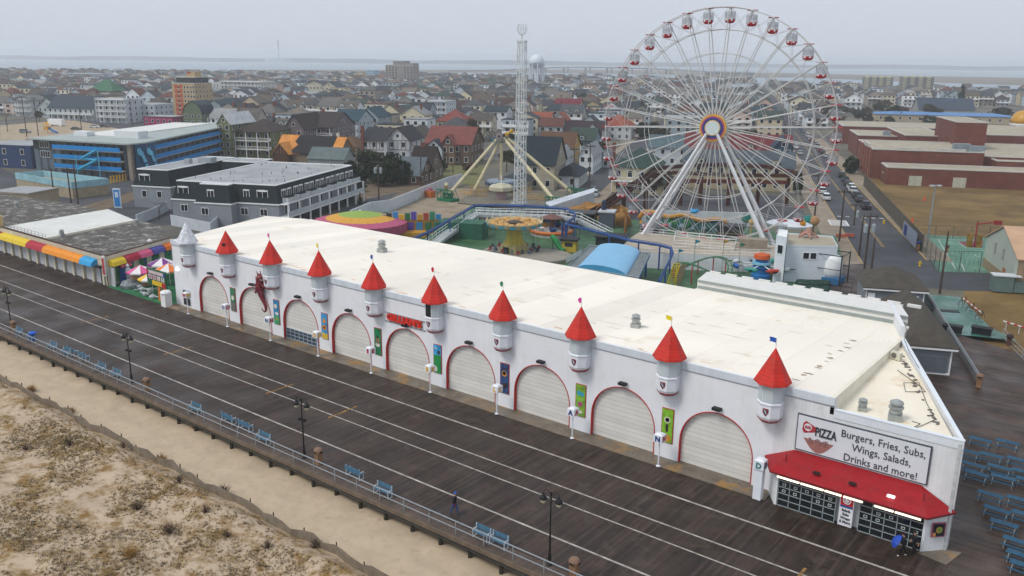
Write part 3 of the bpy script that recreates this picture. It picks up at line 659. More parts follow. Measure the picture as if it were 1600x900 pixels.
for x0 in (-20.4, -14.35):
    W = 4.35 if x0 < -15 else 4.3; dr = MB(); dr.box(x0, x0+W, YS+.1, YS+.14, .02, 2.62, 1)
    for i in range(6): x = x0+i*W/5; dr.box(x-.03, x+.03, YS+.05, YS+.1, 0, 2.62, 0)
    for j in range(6): z = j*2.6/5; dr.box(x0, x0+W, YS+.05, YS+.1, z, z+.055, 0)
    g = part('glazed_door', dr, [flatm('#8f989c', .4), M('shop_glass', '#12181c', .1, .5, .5, spec=.6)], hall, True)
    for i in range(5):
        for j in range(2, 5):
            if rr.random() < .22: continue
            x = x0+(i+.5)*W/5; z = (j+.5)*2.6/5; st = MB()
            for q in ((x-.13, x+.13, z-.1, z-.07), (x-.13, x+.13, z+.07, z+.1), (x-.13, x-.1, z-.07, z+.07), (x+.1, x+.13, z-.07, z+.07)): st.box(q[0], q[1], YS+.075, YS+.1, q[2], q[3])
            part('door_sticker', st, flatm('#c9d0d2'), g, True)
b = MB(); b.box(-15.75, -14.75, YS-.06, YS+.1, .1, 2.6, 0); b.box(-15.7, -14.8, YS-.075, YS-.06, 1.75, 2.55, 1); b.box(-15.7, -14.8, YS-.08, YS-.06, 1.58, 1.75, 2)
b.lathe([(.30, -.01), (.30, .01)], (-15.25, YS-.085, 2.17), 16, 0, 'y'); b.lathe([(.21, -.012), (.21, .0)], (-15.25, YS-.09, 2.17), 12, 1, 'y'); b.lathe([(.16, -.012), (.16, .0)], (-15.25, YS-.095, 2.17), 12, 0, 'y')
mp = part('menu_panel', b, [flatm('#e0e0e4'), flatm('#b8262a'), flatm('#2c4f8c')], hall, True)
for i, s_ in enumerate(('Salads', 'Subs', 'Wraps', '& More')): letter('lettering', s_, .27, tx, mp, (-15.25, YS-.08, 1.36-i*.31), sx=.95, bold=.006)
# food picture on the angled return
ar = math.atan2(1.3, 1.3); b = MB(); b.box(-.5, .5, -.05, 0, -.55, .55, 0); b.box(-.42, .42, -.07, -.05, -.47, .47, 1); b.lathe([(.24, -.01), (.24, .01)], (.02, -.08, 0), 14, 2, 'y'); b.lathe([(.16, -.01), (.16, .01)], (.02, -.1, .02), 12, 3, 'y'); b.box(-.42, -.2, -.085, -.07, -.47, -.2, 4)
o = part('food_picture', b, [flatm('#9c4a62'), flatm('#17202a'), flatm('#b08a3c'), flatm('#5f8a3a'), flatm('#c48a58')], hall); o.location = Vector((-9.2, 60.6, 1.75))-hall.location; o.rotation_euler = (0, 0, math.pi/4+.0)
b = MB()
for x in (-17.7, -15.1): b.cb((x, 60.15, 3.72-.2), (.5, .3, .1)); b.tube((x-.15, 60.3, 3.2), (x-.15, 60.3, 3.5), .03); b.tube((x+.15, 60.3, 3.2), (x+.15, 60.3, 3.5), .03)
b.tube((-20.2, 60.6, 3.3), (-20.2, 60.6, 4.1), .03); b.tube((-10.4, 60.6, 3.3), (-10.4, 60.6, 4.1), .03)
part('awning_light', b, flatm('#33201f'), hall, True)
b = MB(); b.cb((-12.4, 60.1, 3.42), (.5, .22, .12)); part('flood_light', b, M('lamp_lit', '#ffffff', .4, 0, emit=1.6), hall, True)
b = MB(); b.box(-8.85, -8.65, 61.15, 61.3, .0, 8.1); part('corner_post', b, M('post_dirty', '#b9bcbc', .6, .25, 1.5), hall, True)
b = MB(); q = Vp(295, 468, YF); b.cb((-105.0, YF-.12, 5.0), (.5, .2, .18)); b.cb((-105.0, YF-.2, 5.25), (.22, .05, .3)); part('flood_light', b, MATS['lamp_lit'], hall, True)

# --- lettered sign posts along the front
LT = 'WONDERLAND'; R_, B_, Y_ = '#b3232b', '#24407c', '#e0b020'; LC2 = [R_, B_, B_, Y_, R_, Y_, Y_, B_, B_, '#2f7a7a']; LCOL = [Y_, R_, R_, Y_, R_, Y_, Y_, R_, R_, B_]
wl = M('sign_post_white', '#dfe2e8', .5, .05)
names = ['first', 'second', 'third', 'fourth', 'fifth', 'sixth', 'seventh', 'eighth', 'ninth', 'last']
for i, ch in enumerate(LT):
    x = -100.4+i*8.72
    t = thing('letter_post', 'white post with letter cube %s, %s of ten from the left' % (ch, names[i]), 'sign post', (x, 60.0, .05), group='lettered white posts before the hall')
    p = MB(); big = i == 9
    if big: p.box(-.32, .32, -.28, .28, 0, .0+3.0); p.lathe([(.5, 2.55), (.56, 2.7), (.56, 3.3), (.3, 3.42)], n=4, ph=rad(45)); part('post', p, wl, t)
    else:
        p.tube((0, 0, 0), (0, 0, 2.3), .06, 8); p.lathe([(.2, 0), (.2, .05), (.06, .08)], n=8); part('post', p, wl, t)
    q = MB(); q.cb((0, 0, 2.6 if not big else 2.9), (.78, .78, .62)); q.lathe([(.5, 2.92 if not big else 3.2), (.34, 3.02 if not big else 3.34), (.001, 3.06 if not big else 3.4)], n=4, ph=rad(45)); sg = part('sign_cube', q, wl, t)
    zz = 2.58 if not big else 2.9
    for (lc, rzz, off) in ((LC2[i], 0, (0, -.41, zz)), (LCOL[i], math.pi/2, (.41, 0, zz))):
        o = part('lettering', text_mesh(ch, .62, .01, flatm(lc), bold=.03), None, sg); o.location = off; o.rotation_euler = (math.pi/2, 0, rzz)
# ------------------------------------------------------------------ boardwalk furniture
blk = flatm('#17191c', .45); amber = M('lamp_glass', '#b9b79a', .3, .1)
def lamp(lab, x, y):
    t = thing('street_lamp', lab, 'street lamp', (x, y, 0), group='black double-armed lamps on the boardwalk')
    p = MB(); p.lathe([(.2, 0), (.2, .12), (.13, .2), (.12, .8), (.075, .95), (.065, 2.2), (.08, 2.25), (.06, 2.3), (.05, 5.3), (.07, 5.35), (.02, 5.5)], n=10); part('pole', p, blk, t)
    for s_ in (-1, 1):
        a = MB(); a.path([(0, 0, 5.1), (s_*.12, 0, 5.4), (s_*.33, 0, 5.55), (s_*.52, 0, 5.45), (s_*.58, 0, 5.25)], .03, 6); a.path([(0, 0, 4.95), (s_*.2, 0, 5.1), (s_*.35, 0, 5.35)], .018, 5); part('arm', a, blk, t)
        h = MB(); h.lathe([(.03, 5.28), (.09, 5.2), (.11, 5.08), (.23, 4.98), (.27, 4.82), (.25, 4.78)], (s_*.58, 0, 0), 12); hd = part('lamp_shade', h, blk, t, smooth=True)
        g = MB(); g.lathe([(.21, 4.78), (.17, 4.6), (.08, 4.5), (.01, 4.48)], (s_*.58, 0, 0), 10); part('lamp_globe', g, amber, hd, smooth=True)
    s2 = MB()
    for s_ in (-1, 1): s2.cb((s_*.25, 0, 3.55), (.26, .2, .24)); s2.tube((0, 0, 3.65), (s_*.25, 0, 3.6), .025)
    if '#' not in lab and ('second' in lab or 'bin' in lab): part('speaker', s2, blk, t)
    return t
for i, lab in enumerate(('black double lamp beside the blue bin at the far left', 'second black double lamp from the left, between benches', 'black double lamp with speakers beside a brown bin', 'nearest black double lamp, right of the walking person')):
    x = (-110.8, -82.7, -54.9, -29.3)[i]; lamp(lab, x, 42.35).rotation_euler = (0, 0, rad(8))
brn = M('bin_brown', '#8c6a4e', .6, .15, 2)
def bin_(x, y, lab, m=brn, top='#7d6250'):
    t = thing('litter_bin', lab, 'litter bin', (x, y, 0), group='litter bins')
    p = MB(); p.lathe([(.36, 0), (.36, .05), (.33, .08), (.36, 1.0), (.38, 1.04)], n=4, ph=rad(45)); part('body', p, m, t)
    p = MB(); p.lathe([(.40, 1.04), (.40, 1.25), (.30, 1.42), (.15, 1.48), (.01, 1.5)], n=8, ph=rad(22.5)); l = part('lid', p, flatm(top), t)
    p = MB(); p.box(-.16, .16, -.39, -.36, 1.08, 1.22); p.box(.36, .385, -.16, .16, 1.08, 1.22); part('opening', p, flatm('#241f1c'), l)
    return t
bin_(-109.8, 42.2, 'brown bin beside the far left lamp'); bin_(-79.3, 42.1, 'brown bin right of the second lamp'); bin_(-53.1, 42.4, 'brown bin right of the lamp with speakers'); bin_(-27.2, 42.2, 'brown bin right of the nearest lamp')
q = G(57, 532); bl = thing('recycling_bin', 'bright blue recycling bin beside the far left lamp', 'recycling bin', (q.x, 42.1, 0)); p = MB(); p.lathe([(.38, 0), (.42, 1.0)], n=4, ph=rad(45)); part('body', p, flatm('#1d4f9c'), bl); p = MB(); p.lathe([(.44, 1.0), (.44, 1.08), (.3, 1.16), (.01, 1.18)], n=8, ph=rad(22.5)); part('lid', p, flatm('#1f5fc4'), bl)
slat = M('bench_slats', '#46728c', .6, .18, 2.5); bfr = M('bench_frame', '#b9c0c4', .5, .1, 2)
sm = []
for y in (-.24, -.12, .0, .12): b = 0
def bench_meshes(L_):
    s_ = MB(); bk = MB(); fr = MB()
    for y in (-.2, -.08, .04, .16): s_.box(-L_/2, L_/2, y, y+.1, .43, .47)
    for z in (.58, .71, .84): bk.box(-L_/2, L_/2, .26, .29, z, z+.1)
    for x in (-L_/2+.1, L_/2-.1):
        fr.box(x-.03, x+.03, -.22, -.16, 0, .43); fr.box(x-.03, x+.03, .2, .26, 0, .96); fr.box(x-.03, x+.03, -.22, .24, .38, .43); fr.box(x-.03, x+.03, -.22, .24, .62, .66); fr.box(x-.03, x+.03, -.24, .3, 0, .05); fr.box(x-.03, x+.03, -.22, -.17, .43, .64)
    fr.box(-L_/2+.1, L_/2-.1, -.02, .02, .38, .43)
    return s_.mesh('seat', [slat]), bk.mesh('backrest', [slat]), fr.mesh('frame', [bfr])
BM = bench_meshes(1.75)
def bench(x, y, rz_, lab, yy=0):
    t = thing('bench', lab, 'bench', (x, y, 0), rz_, group='blue slatted benches along the railing')
    for n, me in zip(('seat', 'backrest', 'frame'), BM): part(n, me, None, t)
BL_ = [(75, 513, 0), (96, 521, 0), (122, 537, 0), (143, 546, 0), (118, 553, 1), (136, 561, 1), (158, 580, 0), (182, 590, 0), (310, 643, 0), (358, 660, 1), (388, 670, 1), (415, 690, 0), (557, 744, 1), (604, 771, 0), (762, 838, 0), (784, 848, 0)]
bl_lab = ['far left bench left of the first lamp', 'bench just right of the far left bench', 'bench against the rail right of the blue bin', 'bench against the rail, fourth from the far left', 'bench turned to face the rail, left of two', 'bench turned to face the rail, right of two', 'bench left of the second lamp, farther one', 'bench left of the second lamp, nearer one',
 'bench midway between the second lamp and a turned pair', 'left bench of the pair before the third lamp', 'right bench of the pair before the third lamp', 'bench against the rail, left of the third lamp', 'bench right of the third lamp, facing the sea', 'bench against the rail, left of the walking person', 'bench right of the walking person, left half of a pair', 'bench right of the walking person, right half of a pair']
for (px, py, f), lab in zip(BL_, bl_lab):
    q = G(px, py); bench(q.x, 42.0 if not f else 42.75, math.pi if f else 0, 'blue slatted '+lab)
# --- people: one skinned surface each
def skin_mesh(verts, edges, radii, mats, pick, sub=1, root=0):
    me = bpy.data.meshes.new('person'); me.from_pydata([tuple(v) for v in verts], edges, [])
    o = bpy.data.objects.new('tmp', me); COL.objects.link(o); sk = o.modifiers.new('s', 'SKIN'); me.skin_vertices  # layer made by the modifier
    for i, r in enumerate(radii): me.skin_vertices[0].data[i].radius = (r, r) if not isinstance(r, tuple) else r
    me.skin_vertices[0].data[root].use_root = True
    ss = o.modifiers.new('u', 'SUBSURF'); ss.levels = sub
    out = bpy.data.meshes.new_from_object(o.evaluated_get(bpy.context.evaluated_depsgraph_get()))
    bpy.data.objects.remove(o); out.materials.clear()
    for m in mats: out.materials.append(m)
    for p in out.polygons: p.material_index = pick(p.center); p.use_smooth = True
    return out
skinm = M('skin', '#b98a72', .6, .05)
def person(loc, rz_, lab, jacket, legs_, shoe, stride=.32, lean=0.0, armL=None, armR=None, hat=None, hair='#3a2a20', glove=None):
    V = []; E = []; Rr = []
    def a(p, r, par=None):
        V.append(p); Rr.append(r)
        if par is not None: E.append((par, len(V)-1))
        return len(V)-1
    pel = a((0, 0, .93), (.17, .14)); w1 = a((0, -.01-lean*.1, 1.12), (.19, .16), pel); ch = a((0, -.02-lean*.3, 1.32), (.215, .165), w1); nk0 = a((0, -.02-lean*.5, 1.47), (.09, .08), ch)
    nk = a((0, -.03-lean*.6, 1.54), .055, nk0); hd1 = a((0, -.05-lean*.7, 1.62), (.07, .085), nk); hd2 = a((0, -.05-lean*.75, 1.71), (.078, .095), hd1); a((0, -.045-lean*.75, 1.78), (.05, .06), hd2)
    for s_ in (-1, 1):
        f = stride*s_
        hp = a((s_*.10, 0, .86), .115, pel); kn = a((s_*.11, -f*.5-.03, .50), .08, hp); an = a((s_*.11, -f+.02 if f > 0 else -f+.06, .10), .045, kn); a((s_*.12, -f-.14, .05), .045, an)
        sh = a((s_*.2, -.02-lean*.45, 1.41), .085, nk0)
        el, ha = (armL if s_ < 0 else armR) or ((s_*.27, .10*s_*1.0+.02, 1.14), (s_*.27, -.02+.14*s_, .90))
        e = a(el, .06, sh); h = a(ha, .036, e); d = Vector(ha)-Vector(el); d.normalize(); u = d.cross(Vector((s_*1.0, 0, .01))).normalized()
        pm_ = a(tuple(Vector(ha)+d*.07), .036, h)
        for i in range(4):
            b0 = Vector(ha)+d*.10+u*(i-1.5)*.022; L_ = (.075, .085, .08, .062)[i]
            f1 = a(tuple(b0), .010, pm_); f2 = a(tuple(b0+d*L_*.55), .009, f1); a(tuple(b0+d*L_*.9+Vector((-s_*.02, 0, 0))), .008, f2)
        t1 = a(tuple(Vector(ha)+d*.05+u*.045), .011, h); a(tuple(Vector(ha)+d*.09+u*.07), .009, t1)
    hands = [Vector(p) for p in ((armL or (0, (-.27, -.16, .90)))[1], (armR or (0, (.27, .12, .90)))[1])]
    def pick(c):
        if c.z < .115: return 2
        if min((c-h).length for h in hands) < .15 and c.z < 1.3 or any((c-h).length < .14 for h in hands): return 4 if glove else 3
        if c.z > 1.53: return 3
        if c.z < .93 and abs(c.x) < .22: return 1
        return 0
    me = skin_mesh(V, E, Rr, [flatm(jacket), flatm(legs_), flatm(shoe), skinm, flatm(glove or '#b98a72')], pick)
    t = thing('person', lab, 'person', loc, rz_); o = part('body', me, None, t)
    hc = (0, -.05-lean*.75, 1.71)
    b = MB(); b.lathe([(.098, 1.70), (.105, 1.76), (.085, 1.83), (.03, 1.865), (.001, 1.87)], (hc[0], hc[1]+.005, 0), 12)
    if hat: b.lathe([(.1, 1.70), (.104, 1.74), (.096, 1.75)], (hc[0], hc[1]+.005, 0), 12)
    part('knit_hat' if hat else 'hair', b, flatm(hat or hair), t, smooth=True)
    b = MB(); b.fs([(-.014, hc[1]-.085, 1.70), (.014, hc[1]-.085, 1.70), (0, hc[1]-.118, 1.665), (0, hc[1]-.09, 1.655), (0, hc[1]-.085, 1.72)], [(0, 2, 4), (1, 4, 2), (0, 3, 2), (1, 2, 3)]); part('nose', b, skinm, t)
    b = MB()
    for s_ in (-1, 1): b.ball((s_*.03, hc[1]-.085, 1.705), .011, 6)
    part('eyes', b, flatm('#20181a'), t)
    b = MB(); b.box(-.025, .025, hc[1]-.092, hc[1]-.08, 1.632, 1.64); part('mouth', b, flatm('#7d4440'), t)
    b = MB()
    for s_ in (-1, 1): b.ball((s_*.085, hc[1]+.01, 1.69), .02, 6)
    part('ears', b, skinm, t)
    return t
q = G(710, 803)
person((q.x, q.y, 0), rad(105), 'person in a blue knit hat and black jacket walking by the railing', '#16171a', '#2a4f86', '#2b2f3a', .24, .05, hat='#2a62b8', glove='#8c2f35')
q = G(1410, 869)
person((q.x, q.y, 0), rad(-62), 'person in dark clothes and white shoes holding a blue umbrella', '#15161b', '#131418', '#c9c6c0', .26, .12, armR=((.24, -.2, 1.2), (.16, -.42, 1.18)), armL=((-.26, -.12, 1.18), (-.12, -.40, 1.16)), hair='#18161a')
q = G(1427, 866)
person((q.x, q.y, 0), rad(-50), 'person in dark clothes walking behind the umbrella holder by the shop door', '#1a1b22', '#15161b', '#202024', .2, .08, hair='#2a2428')
q = G(1404, 866); um = thing('umbrella', 'open blue umbrella held low against the wind by the shop door', 'umbrella', (q.x-.15, q.y-.25, 1.05)); b = MB()
N = 8; prof = [(.01, .34), (.22, .29), (.42, .17), (.55, 0)]
b.lathe(prof, n=N, caps=False); b.lathe([(r, z-.015) for r, z in prof[::-1]], n=N, caps=False); c = part('canopy', b, flatm('#2148a8'), um); b = MB(); b.tube((0, 0, -.55), (0, 0, .42), .012); h = part('shaft', b, flatm('#202020'), um)
um.rotation_euler = (rad(62), 0, rad(-75))
# --- rooftop equipment
galvR = M('duct_metal', '#a7aba8', .45, .18, 3, metal=.5)
def vent(x, y, lab, s_=1.0, z=None, two=False):
    z = rz(x, y) if z is None else z; t = thing('roof_vent', lab, 'roof vent', (x, y, z-.02), rad(12))
    b = MB(); b.box(-.5*s_, .5*s_, -.5*s_, .5*s_, 0, .55*s_); part('curb_box', b, galvR, t)
    b = MB(); b.lathe([(.42*s_, .55*s_), (.46*s_, .62*s_), (.46*s_, .95*s_), (.56*s_, 1.0*s_), (.56*s_, 1.12*s_), (.34*s_, 1.2*s_), (.34*s_, 1.32*s_), (.52*s_, 1.36*s_), (.50*s_, 1.5*s_), (.2*s_, 1.66*s_), (.01, 1.68*s_)], n=14); part('fan_hood', b, galvR, t, smooth=False)
    return t
q = G(597, 395, 8.3); vent(q.x, q.y, 'grey roof vent near the back left of the white roof', 1.0)
q = G(993, 513, 8.6); vent(q.x, q.y, 'grey roof vent in the middle of the white roof', .8)
q = G(1347, 641, 7.75); vent(q.x, q.y, 'smaller roof vent on the lower triangular roof', .62, 7.72)
q = G(1398, 655, 7.75); vent(q.x, q.y, 'larger roof vent on the lower triangular roof', .95, 7.72)
q = G(1400, 562, 7.75); t = thing('air_conditioner', 'small cream air conditioner on the lower triangular roof', 'air conditioner', (q.x, q.y, 7.74), rad(-20)); b = MB(); b.box(-.45, .45, -.2, .2, .06, .72, 0); b.box(-.4, -.3, -.2, .2, 0, .06); b.box(.3, .4, -.2, .2, 0, .06); part('casing', b, flatm('#cfc9b8'), t); b = MB(); b.lathe([(.25, -.02), (.25, 0)], (-.12, -.21, .4), 14, 0, 'y'); b.lathe([(.08, -.03), (.08, 0)], (-.12, -.22, .4), 10, 0, 'y'); part('fan_grille', b, flatm('#6b6a62'), t)
cable = flatm('#3e3a35')
for k, (pts, lab) in enumerate(([[(1384, 470), (1392, 490), (1412, 503), (1419, 520), (1413, 530), (1420, 548), (1436, 575)], 'dark cable looped over the roof edge at the back right'], [[(1402, 578), (1440, 605), (1446, 612), (1415, 612), (1412, 598), (1436, 598), (1448, 630), (1462, 655), (1440, 665), (1420, 672), (1438, 662), (1425, 658)], 'dark cable snaking over the lower triangular roof'])):
    b = MB(); b.path([tuple(G(x, y, (7.78 if k else 8.6))) for x, y in pts], .026, 5); solo('cable', b, cable, lab, 'cable')
# roof wires on the lower roof rubble
b = MB(); rr = random.Random(8)
for i in range(30):
    t_ = rr.random(); x = -17.2+t_*6.6; y = 80.5-t_*15.5; b.cb((x-.25-rr.random()*.35, y-rr.random()*.3, 7.76), (rr.uniform(.15, .5), rr.uniform(.1, .3), .06), rr.random()*3)
tag(part('roof_debris', b, flatm('#6b6660')), kind='stuff', label='torn dark flashing and grit along the roof edge')
# --- dragon sculpture climbing the wall
A = Vp(402, 437, 61.2); dm = M('dragon_maroon', '#74202e', .5, .3, 3)
V = []; E = []; Rr = []
def a(p, r, par=None):
    V.append(p); Rr.append(r)
    if par is not None: E.append((par, len(V)-1))
    return len(V)-1
d0 = a((0, -.35, 0), .52); d1 = a((.1, -.35, .6), .45, d0); n1 = a((.25, -.5, 1.05), .26, d1); h1 = a((.5, -.65, 1.35), .34, n1); h2 = a((.85, -.75, 1.3), .22, h1); a((1.12, -.78, 1.16), .12, h2); j = a((.85, -.78, 1.02), .1, h1); a((1.08, -.8, .95), .05, j)
for s_ in (-1, 1): hn = a((.38+.1*s_, -.6+.15*s_, 1.72), .06, h1); a((.25+.1*s_, -.6+.2*s_, 2.0), .03, hn)
p_ = d0
for x, z, r in ((0, -.5, .42), (.12, -.9, .32), (.35, -1.3, .26), (.65, -1.7, .22), (.85, -2.15, .18), (.78, -2.55, .14), (.5, -2.75, .10), (.25, -2.6, .07), (.05, -2.35, .03)): p_ = a((x, -.3, z), r, p_)
for s_ in (-1, 1):
    k = a((.25+.35*s_, -.5, .45), .17, d1); k2 = a((.55+.5*s_ if s_ > 0 else -.45, -.65, .25), .12, k); a((k2 and V[k2][0]+.15, -.5, .1), .06, k2)
    k = a((.05+.4*s_, -.5, -.35), .2, d0); k2 = a((.1+.6*s_, -.6, -.6), .13, k); a((.1+.75*s_, -.4, -.8), .06, k2)
me = skin_mesh(V, E, Rr, [dm, M('dragon_belly', '#8f6a66', .5, .2, 3)], lambda c: 0)
dg = thing('dragon_sculpture', 'maroon dragon sculpture clinging to the white wall, tail curling below', 'sculpture', (A.x, YF, 5.75)); part('body', me, None, dg); dg.scale = (1.15, 1, 1.1)
for s_ in (-1, 1):
    b = MB(); x0 = -.1 if s_ < 0 else .45
    b.fs([(x0, -.3, .5), (x0+s_*.55-.1, -.15, 1.25), (x0+s_*.85, -.1, .8), (x0+s_*.75, -.1, .35), (x0+s_*.5, -.15, .1), (x0, -.3, -.05), (x0+s_*.4, -.32, .5)], [(0, 1, 6), (1, 2, 6), (2, 3, 6), (3, 4, 6), (4, 5, 6), (5, 0, 6)]); part('wing', b, M('dragon_wing', '#7c2e34', .5, .3, 3), dg)
b = MB()
for s_ in (0, 1): b.ball((.62, -.95+.02*s_, 1.42-.0*s_), .06, 6)
part('eye', b, flatm('#d8cf60'), dg)
b = MB()
for i in range(5): b.tube((.78+i*.08, -.88, 1.16), (.78+i*.08, -.9, 1.05), .03, 5, .005)
part('teeth', b, flatm('#e0dccf'), dg)
# --- sand fence and dune shrubs
fm_ = M('sand_fence', '#8d8171', .9, .2, 1.5, lines=('X', .12, .3, .25)); fe = thing('sand_fence', 'sagging slatted sand fence between the dune and the sandy path', 'fence', (-70, 35.7, -1.3))
pts = [(-116+i*1.1, 35.55+.22*math.sin(i*.7)+.1*math.sin(i*2.3)) for i in range(118)]; b = MB()
rr = random.Random(2); top = [dune_z(x, y)+.84+.16*math.sin(i*1.9)+rr.uniform(-.08, .08) for i, (x, y) in enumerate(pts)]
for i in range(117):
    (x0, y0), (x1, y1) = pts[i], pts[i+1]; z0, z1 = dune_z(x0, y0)-.25, dune_z(x1, y1)-.25; l0, l1 = -.10, -.10
    b.fs([(x0, y0, z0), (x1, y1, z1), (x1, y1-.12, top[i+1]), (x0, y0-.12, top[i]), (x0, y0+.02, z0), (x1, y1+.02, z1), (x1, y1-.1, top[i+1]), (x0, y0-.1, top[i])], [(0, 1, 2, 3), (5, 4, 7, 6), (3, 2, 6, 7)])
part('slats', b, fm_, fe, True)
for i in range(0, 118, 3):
    b = MB(); x, y = pts[i]; b.tube((x, y+.08, dune_z(x, y)-.3), (x+rr.uniform(-.05, .05), y+.05, top[i]+.12), .05, 6); part('post', b, MATS['pile_timber'], fe, True)
def twig_shrub(seed, s_=1.0, col='#4b3a30', dense=38):
    r = random.Random(seed); b = MB()
    for i in range(dense):
        a_ = r.uniform(0, 6.283); el = r.uniform(.35, 1.4); l = r.uniform(.35, .8)*s_; d = Vector((math.cos(a_)*math.cos(el), math.sin(a_)*math.cos(el), math.sin(el)))
        m1 = d*l*.55+Vector((r.uniform(-.1, .1), r.uniform(-.1, .1), 0))*s_; b.tube((0, 0, -.05), m1, .014*s_, 3, .01*s_, cap=False); b.tube(m1, d*l+Vector((0, 0, r.uniform(0, .15))), .01*s_, 3, .004, cap=False)
        for k in range(2): e = m1+Vector((r.uniform(-.25, .25), r.uniform(-.25, .25), r.uniform(.1, .3)))*s_; b.tube(m1, e, .008*s_, 3, .003, cap=False)
    return b.mesh('shrub', [M('twigs_'+col[1:], col, .9, .2, 3)])
tw = [twig_shrub(i, 1.0) for i in range(3)]+[twig_shrub(9, 1.0, '#a07c44', 90)]
SHR = [(50, 607, 3, 1.1, 'tan grass clump on the sand fence at the far left'), (112, 640, 3, .9, 'tan grass clump by the fence, second from left'), (40, 700, 0, 1, 'dark twiggy shrub at the left edge of the dune'), (193, 702, 1, 1.0, 'dark twiggy shrub just below the fence, left part'), (252, 716, 3, 1.1, 'tan grass clump on the fence right of two posts'), (280, 760, 0, 1.1, 'dark shrub amid the dune centre'), (322, 810, 1, 1.0, 'dark rounded shrub under the fence, right part'), (356, 847, 2, .9, 'small bare shrub near the lower right of the dune'), (350, 765, 2, 1.3, 'sprawling bare shrub just below the sand fence'), (265, 840, 0, 1.3, 'brown shrub in the lower middle of the dune'), (215, 795, 2, 1.2, 'brown shrub left of the lower middle of the dune'), (110, 700, 1, 1.2, 'grey bare shrub in the upper left dune'), (205, 880, 3, 1.1, 'tan clump near the bottom edge of the dune'), (492, 850, 2, 1.1, 'bare shrub beside the fence near the bottom'), (418, 860, 0, 1.0, 'dark shrub near the bottom, left of the fence'), (305, 668, 3, .9, 'tan grass clump under the boardwalk edge')]
for px, py, k, s_, lab in SHR:
    q = G(px, py, -1.2); z = dune_z(q.x, q.y); o = part('dune_shrub', tw[k], None); o.location = (q.x, q.y, z); o.scale = (s_,)*3; o.rotation_euler = (0, 0, px); tag(o, lab, 'shrub', 'shrubs on the dune')
# picnic benches on the right-hand deck
pblue = M('picnic_blue', '#275570', .6, .25, 2); pgrey = M('picnic_frame', '#8f979a', .5, .1, 2)
def pic():
    tp = MB(); fr = MB(); S2 = []
    for i in range(5): tp.box(-1.15, 1.15, -.38+i*.155, -.25+i*.155, .72, .76)
    for y in (-.78, .62):
        s1 = MB(); S2.append(s1)
        for i in range(2): s1.box(-1.15, 1.15, y+i*.1-.02, y+i*.1+.06, .42, .46)
    for x in (-.9, .9): fr.box(x-.04, x+.04, -.78, .78, .36, .41); fr.box(x-.04, x+.04, -.35, .35, .67, .72); fr.tube((x, -.62, 0), (x, -.25, .7), .035, 5); fr.tube((x, .62, 0), (x, .25, .7), .035, 5)
    fr.box(-.9, .9, -.03, .03, .37, .41)
    return tp.mesh('tabletop', [pblue]), S2[0].mesh('seat', [pblue]), S2[1].mesh('seat', [pblue]), fr.mesh('frame', [pgrey])
PM = pic(); k = 0
rows = [[(1530, 697), (1573, 701), (1615, 706)], [(1512, 716), (1547, 722), (1590, 729)], [(1520, 737), (1560, 741), (1598, 748)], [(1524, 751), (1566, 757), (1606, 762)], [(1546, 784), (1592, 792)], [(1556, 808), (1600, 816)], [(1567, 830), (1612, 838)], [(1588, 858)], [(1594, 880)], [(1600, 897)]]
rn = ['farthest', 'second', 'third', 'fourth', 'fifth', 'sixth', 'seventh', 'eighth', 'ninth', 'nearest']
for r_i, row in enumerate(rows):
    for c_i, (px, py) in enumerate(row):
        if px > 1608: continue
        q = G(px, py); lab = 'blue picnic table, %s in the %s row beside the hall corner' % (('left end', 'next right', 'right edge')[c_i], rn[r_i]); t = thing('picnic_table', lab, 'picnic table', (q.x, q.y, 0), rad(-2+3*math.sin(px)), group='blue picnic tables on the side deck')
        t.scale = (.8, .85, .9)
        for n, me in zip(('tabletop', 'seat', 'seat', 'frame'), PM): part(n, me, None, t)
# ------------------------------------------------------------------ rides
whm = M('wheel_white', '#c3c2c0', .5, .12, .5); wred = flatm('#b3182a'); wblue = flatm('#243a78')
WP = G(1105, 390, 0); vA = ray(1440, 100); WR = math.atan2(-vA.x, vA.y)
fw = thing('ferris_wheel', 'giant white observation wheel with red-rimmed gondolas standing behind the hall', 'ferris wheel', WP, WR)
HZ = 21.95; RW = 20.0; NG = 34
for y in (-.85, .85):
    b = MB(); b.path([(RW*math.sin(6.28318*i/102), y, HZ+RW*math.cos(6.28318*i/102)) for i in range(102)], .085, 6, True); part('outer_rim', b, whm, fw)
for k, r_, t_ in ((.82, 1.0, .075), (.625, 1.35, .06)):
    for y in (-r_, r_):
        b = MB(); b.path([(k*RW*math.sin(6.28318*i/NG), y, HZ+k*RW*math.cos(6.28318*i/NG)) for i in range(NG)], t_, 5, True); part('inner_ring', b, whm, fw)
for y in (-1.4, 1.4): b = MB(); b.path([(.42*RW*math.sin(6.28318*i/NG), y, HZ+.42*RW*math.cos(6.28318*i/NG)) for i in range(NG)], .03, 4, True); part('inner_ring', b, whm, fw)
sp = MB()
for y in (-1, 1): sp.tube((0, y*2.0, 1.6), (0, y*.85, RW), .105, 6, .07); 
sp.tube((0, -.85, RW), (0, .85, RW), .07, 5); sp.tube((0, -1.0, .82*RW), (0, 1.0, .82*RW), .05, 5)
sp_me = sp.mesh('spoke', [whm]); th = 6.28318/NG
br = MB()
for y in (-.9, .9): br.tube((0, y, .82*RW), (RW*math.sin(th), y, RW*math.cos(th)), .028, 4); br.tube((0, y, RW), (.82*RW*math.sin(th), y, .82*RW*math.cos(th)), .028, 4)
br_me = br.mesh('brace', [whm])
